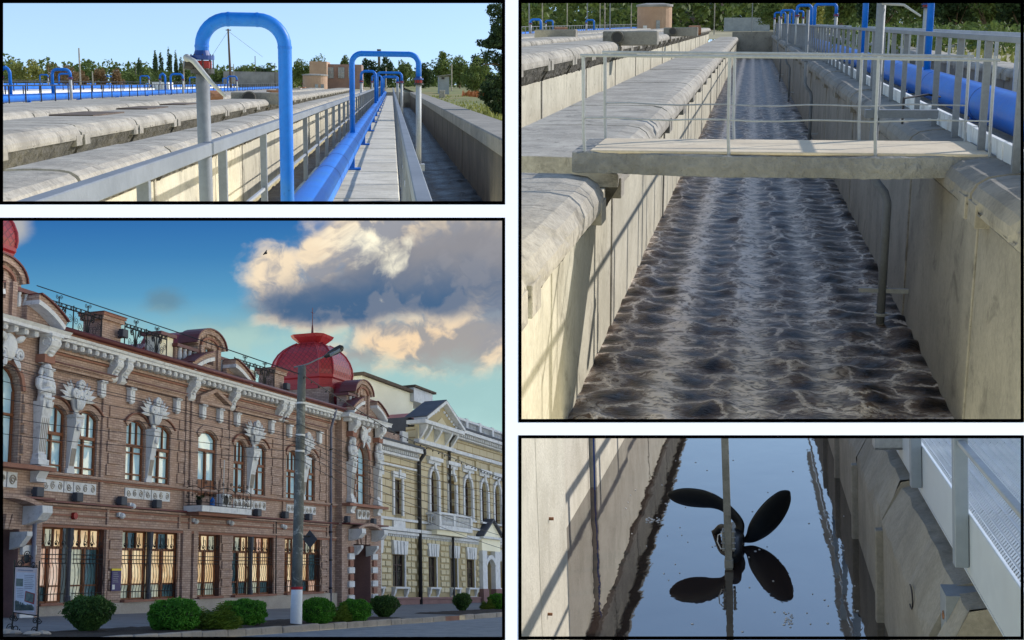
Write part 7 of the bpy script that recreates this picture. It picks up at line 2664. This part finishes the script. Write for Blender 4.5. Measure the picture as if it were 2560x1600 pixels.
while y < Y2:
    if k % 9 == 0:
        part(yb2, 'balustrade_pier', fbox(MB(), y, y + .42, 13.35, 14.34, -.52, .04, XB), 'stucco')
        y += .55
    else:
        part(yb2, 'baluster', None, None, data=bl, absolute=False, loc=(-.25, y - 76.1, 13.5 - 1.4))
        y += .27
    k += 1
# pedimented projection
X2 = .25
yc_(yb2, 76.2, 82.4, 11.8, 12.75, 0, X2, 'yellow_plaster', 'frieze'); yc_(yb2, 76.1, 82.5, 11.55, 11.8, 0, X2 + .12, 'stucco', 'string_course')
for y in (76.5, 77.3, 79.0, 80.9, 82.0):
    part(yb2, 'frieze_console', MB().prism([(XB + X2, 12.75), (XB + X2 + .55, 12.75), (XB + X2 + .5, 12.5), (XB + X2 + .15, 12.0), (XB + X2, 11.85)], 'y', y - .13, y + .13), 'stucco')
yc_(yb2, 75.8, 82.8, 12.76, 13.0, -.4, X2 + .7, 'stucco', 'cornice')
dn2 = MB().box((0, 0, 0), (.2, .1, .14)).mesh('dentil', 'stucco')
y = 77.6
while y < 82.2:
    part(yb2, 'dentil', None, None, data=dn2, absolute=False, loc=(X2 + .35, y - 76.1, 12.61 - 1.4)); y += .22
pa, pt_, pb = (76.4, 13.02), (79.6, 14.55), (82.8, 13.02)
part(yb2, 'tympanum', MB().prism([pa, pb, pt_], 'x', XB - .3, XB + X2 + .25), 'yellow_groove')
part(yb2, 'pediment_moulding', MB().beam((XB + X2 + .2, pa[0] - .2, pa[1] + .08), (XB + X2 + .2, pt_[0], pt_[1] + .08), .95, .2, (0, 0, 1)).beam((XB + X2 + .2, pt_[0], pt_[1] + .08), (XB + X2 + .2, pb[0] + .2, pb[1] + .08), .95, .2, (0, 0, 1)), 'stucco')
part(yb2, 'pediment_cover', MB().beam((XB + .1, pa[0] - .3, pa[1] + .2), (XB + .1, pt_[0], pt_[1] + .22), 1.6, .06, (0, 0, 1)).beam((XB + .1, pt_[0], pt_[1] + .22), (XB + .1, pb[0] + .3, pb[1] + .2), 1.6, .06, (0, 0, 1)), 'slate_col')
for i in range(6):
    for s_ in (-1, 1):
        u = .12 + i * .14
        part(yb2, 'relief_block', MB().ball((XB + X2 + .27, 79.6 + s_ * 3.0 * (1 - u), 13.1 + 1.3 * u * .86), (.06, .2, .1), 7, 5), 'stucco')
part(yb2, 'tympanum_panel', MB().prism([(78.6, 13.08), (80.6, 13.08), (79.6, 13.6)], 'x', XB + X2 + .25, XB + X2 + .3), 'yellow_plaster')
# balcony
ba0, ba1 = yb(1060, 1300) + .2, yb(1150, 1310) - .2
bz = 6.05
bo = part(yb2, 'balcony', fbox(MB(), ba0, ba1, bz, bz + .28, .05, 1.0, XB), 'stucco')
part(bo, 'balcony_corbel', fbox(MB(), ba0 + .3, ba1 - .3, bz - .3, bz - .005, .05, .7, XB), 'cream_plaster')
part(bo, 'balcony_rail', fbox(MB(), ba0, ba1, bz + .98, bz + 1.12, .75, 1.0, XB).box((XB + .05, ba0, bz + .98), (XB + .75, ba0 + .22, bz + 1.12)), 'stucco')
for y in (ba0, (ba0 + ba1) / 2 - .5, ba1 - .35):
    part(bo, 'balcony_pier', fbox(MB(), y, y + .35, bz + .28, bz + .98, .72, 1.02, XB), 'stucco')
y = ba0 + .5
while y < ba1 - .45:
    part(bo, 'baluster', None, None, data=bl, absolute=False, loc=(.88, y - 76.1, bz + .31 - 1.4)); y += .25
for x in (.2, .4, .6):
    part(bo, 'baluster', None, None, data=bl, absolute=False, loc=(x, ba0 + .1 - 76.1, bz + .31 - 1.4))
# portal
dr0, dr1 = yb(1195, 1450), yb(1239, 1450)
for a, b_ in ((dr0, pdy0 - .05), (pdy1 + .05, dr1)):
    part(yb2, 'portal_pier', fbox(MB(), a, b_, 2.3, 5.0, .05, .4, XB), 'stucco'); part(yb2, 'portal_foot', fbox(MB(), a - .08, b_ + .08, .2, 2.3, .05, .46, XB), 'pink_stone')
part(yb2, 'portal_frieze', fbox(MB(), dr0 - .1, dr1 + .1, 5.0, 5.85, .05, .4, XB), 'cream_plaster')
part(yb2, 'portal_cornice', fbox(MB(), dr0 - .25, dr1 + .25, 5.86, 6.0, .05, .6, XB), 'stucco')
mid = (dr0 + dr1) / 2
part(yb2, 'portal_pediment', MB().prism([(dr0 - .2, 6.02), (dr1 + .2, 6.02), (mid, 7.2)], 'x', XB + .05, XB + .45), 'cream_plaster')
part(yb2, 'portal_cover', MB().beam((XB + .3, dr0 - .35, 6.05), (XB + .3, mid, 7.28), .75, .14, (0, 0, 1)).beam((XB + .3, mid, 7.28), (XB + .3, dr1 + .35, 6.05), .75, .14, (0, 0, 1)), 'slate_col')
w_ = MB(); arch_band(w_, arch_fill(MB(), pdy0 - .1, pdy1 + .1, 3.9, 4.42, 0, 1), .3, .05, .42, XB); part(yb2, 'portal_arch', w_, 'stucco')
part(yb2, 'door', fbox(MB(), pdy0, pdy1, .2, 3.6, -.3, -.2, XB), 'wood_frame_dark')
part(yb2, 'fanlight', fbox(MB(), pdy0, pdy1, 3.6, 4.4, -.3, -.22, XB), 'glass_dark')
# low wing cornice, roofs, drain pipes
yc_(yb1, Y0, Y1 + .1, 10.35, 10.5, 0, .3, 'stucco', 'cornice'); yc_(yb1, Y0, Y1 + .1, 10.8, 11.08, 0, .6, 'stucco', 'cornice'); yc_(yb1, Y0, Y1 + .1, 11.09, 11.2, -.2, .68, 'slate_col', 'gutter')
yc_(yb1, Y0, Y1 + .1, 9.7, 9.82, 0, .14, 'stucco', 'string_course')
dn = MB().box((0, 0, 0), (.2, .14, .2)).mesh('dentil', 'stucco')
y = Y0 + .2
while y < Y1:
    part(yb1, 'dentil', None, None, data=dn, absolute=False, loc=(.1, y - 69.4, 10.55 - 1.4)); y += .3
yc_(yb1, Y0 + .3, Y1 - .4, 11.2, 11.95, -.9, -.5, 'brick', 'parapet'); yc_(yb1, Y1 - 1.2, Y1 - .3, 11.2, 12.2, -.5, -.3, 'stucco', 'parapet_pier')
q = [p.at(x_, y_, x=XB - 2.0) for x_, y_ in ((978, 1078), (1030, 1105), (1040, 1150), (930, 1130))]
part(yb1, 'pink_roof', MB().prism([(p.at(950, 1085, x=XB - 2).y, 11.3), (p.at(1037, 1100, x=XB - 2).y, 11.3), (p.at(1037, 1030, x=XB - 2).y, p.at(1037, 1032, x=XB - 2).z)], 'x', XB - 6, XB - 1.2), 'pink_roof')
for t, px, zt, zb in ((yb1, 1041, 11.1, 1.0), (yb2, 1118, 12.9, 6.4)):
    y = yb(px, 1250)
    dp = part(t, 'drain_pipe', MB().tube([(XB + .62, y - .1, zt), (XB + .62, y, zt - .25), (XB + .22, y, zt - .8), (XB + .22, y, zb)], .13 if t == yb1 else .1, 10), 'black_steel', smooth=True)
part(yb2, 'drain_pipe', MB().tube([(XB + .3, yb(1123, 1380), 5.7), (XB + .3, yb(1123, 1380), 1.9), (XB + .45, yb(1126, 1450), 1.5), (XB + .45, yb(1126, 1450), .7)], .09, 8), 'black_steel', smooth=True)
part(yb2, 'roof', MB().box((XB - 8, 76.3, 12.4), (XB - .5, Y2, 13.3)), 'slate_col')
# cream tower block behind
t = thing(P5, 'cream_house', 'plain cream house with brown roof edge behind the brick dome', 'building', (XB - 6, 74, 1))
def Z(px, py, x): return p.at(px, py, x=x).z
x0 = XB - 4
ya_, yb_ = p.at(905, 1050, x=x0).y, p.at(1033, 1040, x=x0).y
part(t, 'wall', MB().box((x0 - 6, ya_, 2), (x0, yb_, Z(1033, 985, x0))), 'cream_plaster')
part(t, 'roof_edge', MB().box((x0 - 6.2, ya_ - .2, Z(1033, 985, x0) + .005), (x0 + .25, yb_ + .25, Z(1033, 985, x0) + .22)), 'wood_dark')
part(t, 'window', MB().box((x0 - 3.6, ya_ - .05, 14.6), (x0 - 3.0, ya_ + .05, 15.6)), 'wood_brown')
part(t, 'upper_cornice', MB().box((x0 - 4, yb_ - .5, Z(1060, 985, x0) - .9), (x0 + .3, yb_ + 3.0, Z(1060, 985, x0) + .1)), 'stucco')
part(t, 'upper_roof', MB().box((x0 - 4, yb_ - .7, Z(1060, 985, x0) + .105), (x0 + .5, yb_ + 3.3, Z(1060, 985, x0) + .26)), 'wood_dark')
solo(P5, 'weed_tuft', leaves(MB(), p.at(903, 1015, x=XB + .2), (.3, .5, .6), 60, .12, 5, .3, 4), 'leaf_dark', 'small weed growing out of the cornice right of the tower gable', 'plant', p.at(903, 1015, x=XB + .2))

# ---------------------------------------------------------------- overhead wires
p = P3
g0y = on_ground(740, 1562).y
def wire(pts, lab, r=.012, sag=0.0):
    a = [p.at(x, y, y=yy) for x, y, yy in pts]
    out = []
    for i in range(len(a) - 1):
        for k in range(8):
            u = k / 8
            q = a[i].lerp(a[i + 1], u)
            q.z -= sag * math.sin(math.pi * u)
            out.append(q)
    out.append(a[-1])
    solo(p, 'wire', MB().tube(out, r, 5), 'black_steel', lab, 'wire', tuple(a[0]), 'overhead wires along the street')
PW = g0y - .25
for i, (y0, y1, y2) in enumerate(((886, 1062, 1214), (904, 1090, 1238), (912, 1096, 1262), (948, 1106, 1290), (992, 1118, 1316), (1040, 1130, 1340), (1082, 1150, 1372))):
    nm = ['topmost', 'second', 'third', 'fourth', 'fifth', 'sixth', 'lowest'][i]
    wire([(-12, y0, 33), (350, y0 + (y1 - y0) * .5, 36.5), (748, y1, PW)], '%s of the parallel wires crossing the brick facade left of the lamp post' % nm, .010, .05)
    wire([(752, y1, PW), (1000, y1 + (y2 - y1) * .56, 45), (1275, y2 + 6, 56)], '%s of the parallel wires running from the lamp post over the yellow house' % nm, .011, .08)
wire([(92, 714, 37), (430, 826, 37.5), (748, 935, PW)], 'thick upper wire against the sky from the left tower to the lamp post', .018)
wire([(760, 940, PW), (985, 1082, 44), (1180, 1165, 52), (1275, 1205, 56)], 'string light cable with small bulbs over the yellow house', .016)
bm_ = MB()
for k in range(40):
    u = k / 39
    pts = [(760, 940, PW), (985, 1082, 44), (1180, 1165, 52), (1275, 1205, 56)]
    s_ = u * 3
    i = min(2, int(s_))
    a, b_ = p.at(*pts[i][:2], y=pts[i][2]), p.at(*pts[i + 1][:2], y=pts[i + 1][2])
    q = a.lerp(b_, s_ - i)
    bm_.ball((q.x, q.y, q.z - .06), .035, 6, 4)
setting(p, 'string_bulbs', bm_, 'black_steel', kind='stuff')
solo(p, 'bird', MB().ball(p.at(664, 633, y=50), (.09, .05, .05), 8, 5).tube([p.at(658, 637, y=50), p.at(664, 632, y=50), p.at(667, 625, y=50)], [.02, .05, .01], 6), 'black_steel', 'small dark bird flying left of the large cloud', 'bird', p.at(664, 633, y=50))

# ---------------------------------------------------------------- sky over the street
m = bpy.data.materials.new('street_sky')
m.use_nodes = True
MATS['street_sky'] = m
m.node_tree.nodes.clear()
n = N(m.node_tree)
out = n.new('ShaderNodeOutputMaterial')
em = n.new('ShaderNodeEmission')
n.t.links.new(em.outputs[0], out.inputs[0])
tc = n.new('ShaderNodeTexCoord').outputs['Object']
sep = n.new('ShaderNodeSeparateXYZ'); n.put(sep.inputs[0], tc)
# picture-independent units: u to the right, v downwards (thousandths of the backdrop)
u, v = sep.outputs[0], sep.outputs[1]
nw = n.noise(tc, 3.0, 4, .6)
wv_ = n.new('ShaderNodeVectorMath', operation='ADD'); n.put(wv_.inputs[0], tc)
cb_ = n.new('ShaderNodeCombineXYZ'); n.put(cb_.inputs[0], n.math('MULTIPLY', n.math('SUBTRACT', nw, .5), .22)); n.put(cb_.inputs[1], n.math('MULTIPLY', n.math('SUBTRACT', nw, .5), -.16))
n.put(wv_.inputs[1], cb_.outputs[0])
def puff(off):
    return n.noise(n.mapping(wv_.outputs[0], (1, 1.15, 1), off), 6.0, 10, .56, .15)
n1 = puff((0, 0, 0))
n1b = puff((.03, .035, 0))
relief = n.math('ADD', n.math('MULTIPLY', n.math('SUBTRACT', n1, n1b), 3.2), .5)
n2 = n.noise(n.mapping(wv_.outputs[0], (1, 1.3, 1), (3.1, 1.7, 0)), 9.0, 9, .6, .2)
n3 = n.noise(n.mapping(tc, (1, 1.4, 1), (7.3, 2.7, 0)), 3.4, 8, .58, .2)
nz = n.math('SUBTRACT', n1, .5)
base = n.ramp(n.math('MULTIPLY', n.math('SUBTRACT', v, .54), 2.0), [(0.0, srgb(44, 104, 168)), (.2, srgb(62, 126, 178)), (.4, srgb(88, 152, 190)), (.55, srgb(126, 180, 198)), (.75, srgb(160, 204, 206)), (1.0, srgb(170, 208, 206))])
def ell(cx, cy, rx, ry):
    a = n.math('DIVIDE', n.math('SUBTRACT', u, cx), rx)
    b_ = n.math('DIVIDE', n.math('SUBTRACT', v, cy), ry)
    d = n.math('SQRT', n.math('ADD', n.math('MULTIPLY', a, a), n.math('MULTIPLY', b_, b_)))
    return n.math('SUBTRACT', 1.0, d)
def mx(*l):
    r = l[0]
    for q in l[1:]:
        n_ = n.new('ShaderNodeMath', operation='SMOOTH_MAX')
        n.put(n_.inputs[0], r); n.put(n_.inputs[1], q); n_.inputs[2].default_value = .3
        r = n_.outputs[0]
    return r
# towering cloud from the middle to the right edge
D = mx(ell(.695, .69, .10, .10), ell(.80, .66, .09, .09), ell(.90, .61, .12, .12), ell(1.05, .58, .28, .16), ell(1.12, .70, .46, .17), ell(.80, .75, .22, .09), ell(1.28, .66, .26, .24))
Dn = n.math('ADD', D, n.math('MULTIPLY', nz, 1.5))
mask1 = n.sstep(Dn, .0, .46)
darkm = n.sstep(n.math('ADD', mx(ell(1.0, .72, .34, .11), ell(1.2, .67, .3, .17), ell(.82, .755, .22, .07), ell(1.1, .655, .24, .07)), n.math('MULTIPLY', nz, 1.6)), -.1, .6)
lit = n.mix(n.sstep(n.math('ADD', n.math('MULTIPLY', relief, .7), n.math('MULTIPLY', n2, .3)), .3, .68), srgb(150, 152, 160), srgb(240, 220, 190))
darkc = n.mix(n.sstep(n.math('ADD', v, n.math('MULTIPLY', nz, .16)), .61, .77), srgb(140, 140, 146), srgb(70, 100, 134))
darkc = n.mix(n.math('MULTIPLY', n.sstep(relief, .5, .8), .35), darkc, srgb(150, 150, 156))
c1 = n.mix(darkm, lit, darkc)
# low bank on the right, cream above, fading into teal haze below
D2 = mx(ell(.99, .86, .18, .08), ell(1.16, .86, .26, .11), ell(1.12, .95, .36, .11), ell(.9, .91, .18, .08))
mask2 = n.math('MULTIPLY', n.sstep(n.math('ADD', D2, n.math('MULTIPLY', n.math('SUBTRACT', n3, .5), 1.5)), -.15, .6), .95)
c2 = n.mix(n.sstep(n.math('ADD', relief, 0.0), .3, .75), srgb(160, 154, 152), srgb(244, 212, 172))
c2 = n.mix(n.sstep(n.math('ADD', v, n.math('MULTIPLY', n.math('SUBTRACT', n2, .5), .14)), .86, .97), c2, srgb(156, 194, 194))
# veil under the tower and small separate clouds
D3 = mx(ell(.415, .752, .075, .045), ell(.60, .84, .26, .07), ell(.78, .83, .14, .045), ell(.72, .78, .16, .06), ell(.25, .83, .16, .05))
mask3 = n.math('MULTIPLY', n.sstep(n.math('ADD', D3, n.math('MULTIPLY', n.math('SUBTRACT', n2, .5), 1.4)), .0, .8), .75)
c3 = n.mix(n.sstep(n.math('ADD', v, n.math('MULTIPLY', n.math('SUBTRACT', n2, .5), .08)), .755, .85), srgb(100, 134, 152), srgb(172, 200, 190))
mask4 = n.math('MULTIPLY', n.sstep(n.math('ADD', ell(.02, .565, .08, .07), n.math('MULTIPLY', nz, .8)), 0, .6), .75)
col = n.mix(mask3, base, c3)
col = n.mix(mask4, col, srgb(190, 186, 176))
col = n.mix(mask2, col, c2)
col = n.mix(mask1, col, c1)
gl = n.math('POWER', n.math('MAXIMUM', n.math('ADD', ell(.925, .612, .10, .075), n.math('MULTIPLY', n.math('SUBTRACT', relief, .5), 1.5)), 0.0), 1.2)
col = n.mix(n.math('MULTIPLY', gl, 1.1, clamp=True), col, srgb(255, 248, 222))
n.put(em.inputs[0], col)
em.inputs[1].default_value = SKY_GAIN
YD = 36000.0
sky = obj('sky', MB().grid(lambda a_, b_: (-.35 + 1.6290 * a_, .527 + 1.2 * b_, 0.0), 24, 16).mesh('sky', 'street_sky'))
k = 1000.0 / F * YD
sky.matrix_world = Matrix(((k, 0, 0, EYE.x - 1280 / F * YD), (0, 0, 1, EYE.y + YD), (0, -k, 0, EYE.z + 800 / F * YD), (0, 0, 0, 1)))
tag(sky, kind='structure')
clip_place(527, None, None, 1279.5)
UNIT = 1.0
# added unseen blocker shaped as cumulus, keeps the sun off the street
ctr = EYE + Vector((-576, 3648, -288)) + SUN * 20000
cl = MB()
rc = random.Random(11)
u1 = SUN.orthogonal().normalized(); u2 = SUN.cross(u1)
for k in range(46):
    a, r = rc.uniform(0, 6.28), math.sqrt(rc.random()) * 1400
    q = ctr + u1 * (r * math.cos(a)) + u2 * (r * math.sin(a)) + SUN * rc.uniform(-280, 280)
    cl.ball(q, rc.uniform(340, 580), 12, 8, .06)
sun_blocker = obj('cloud', cl.mesh('cloud', 'sun_blocker_white', True))
tag(sun_blocker, kind='structure')


for o in list(bpy.data.objects):
    if '_b' in o:
        del o['_b']
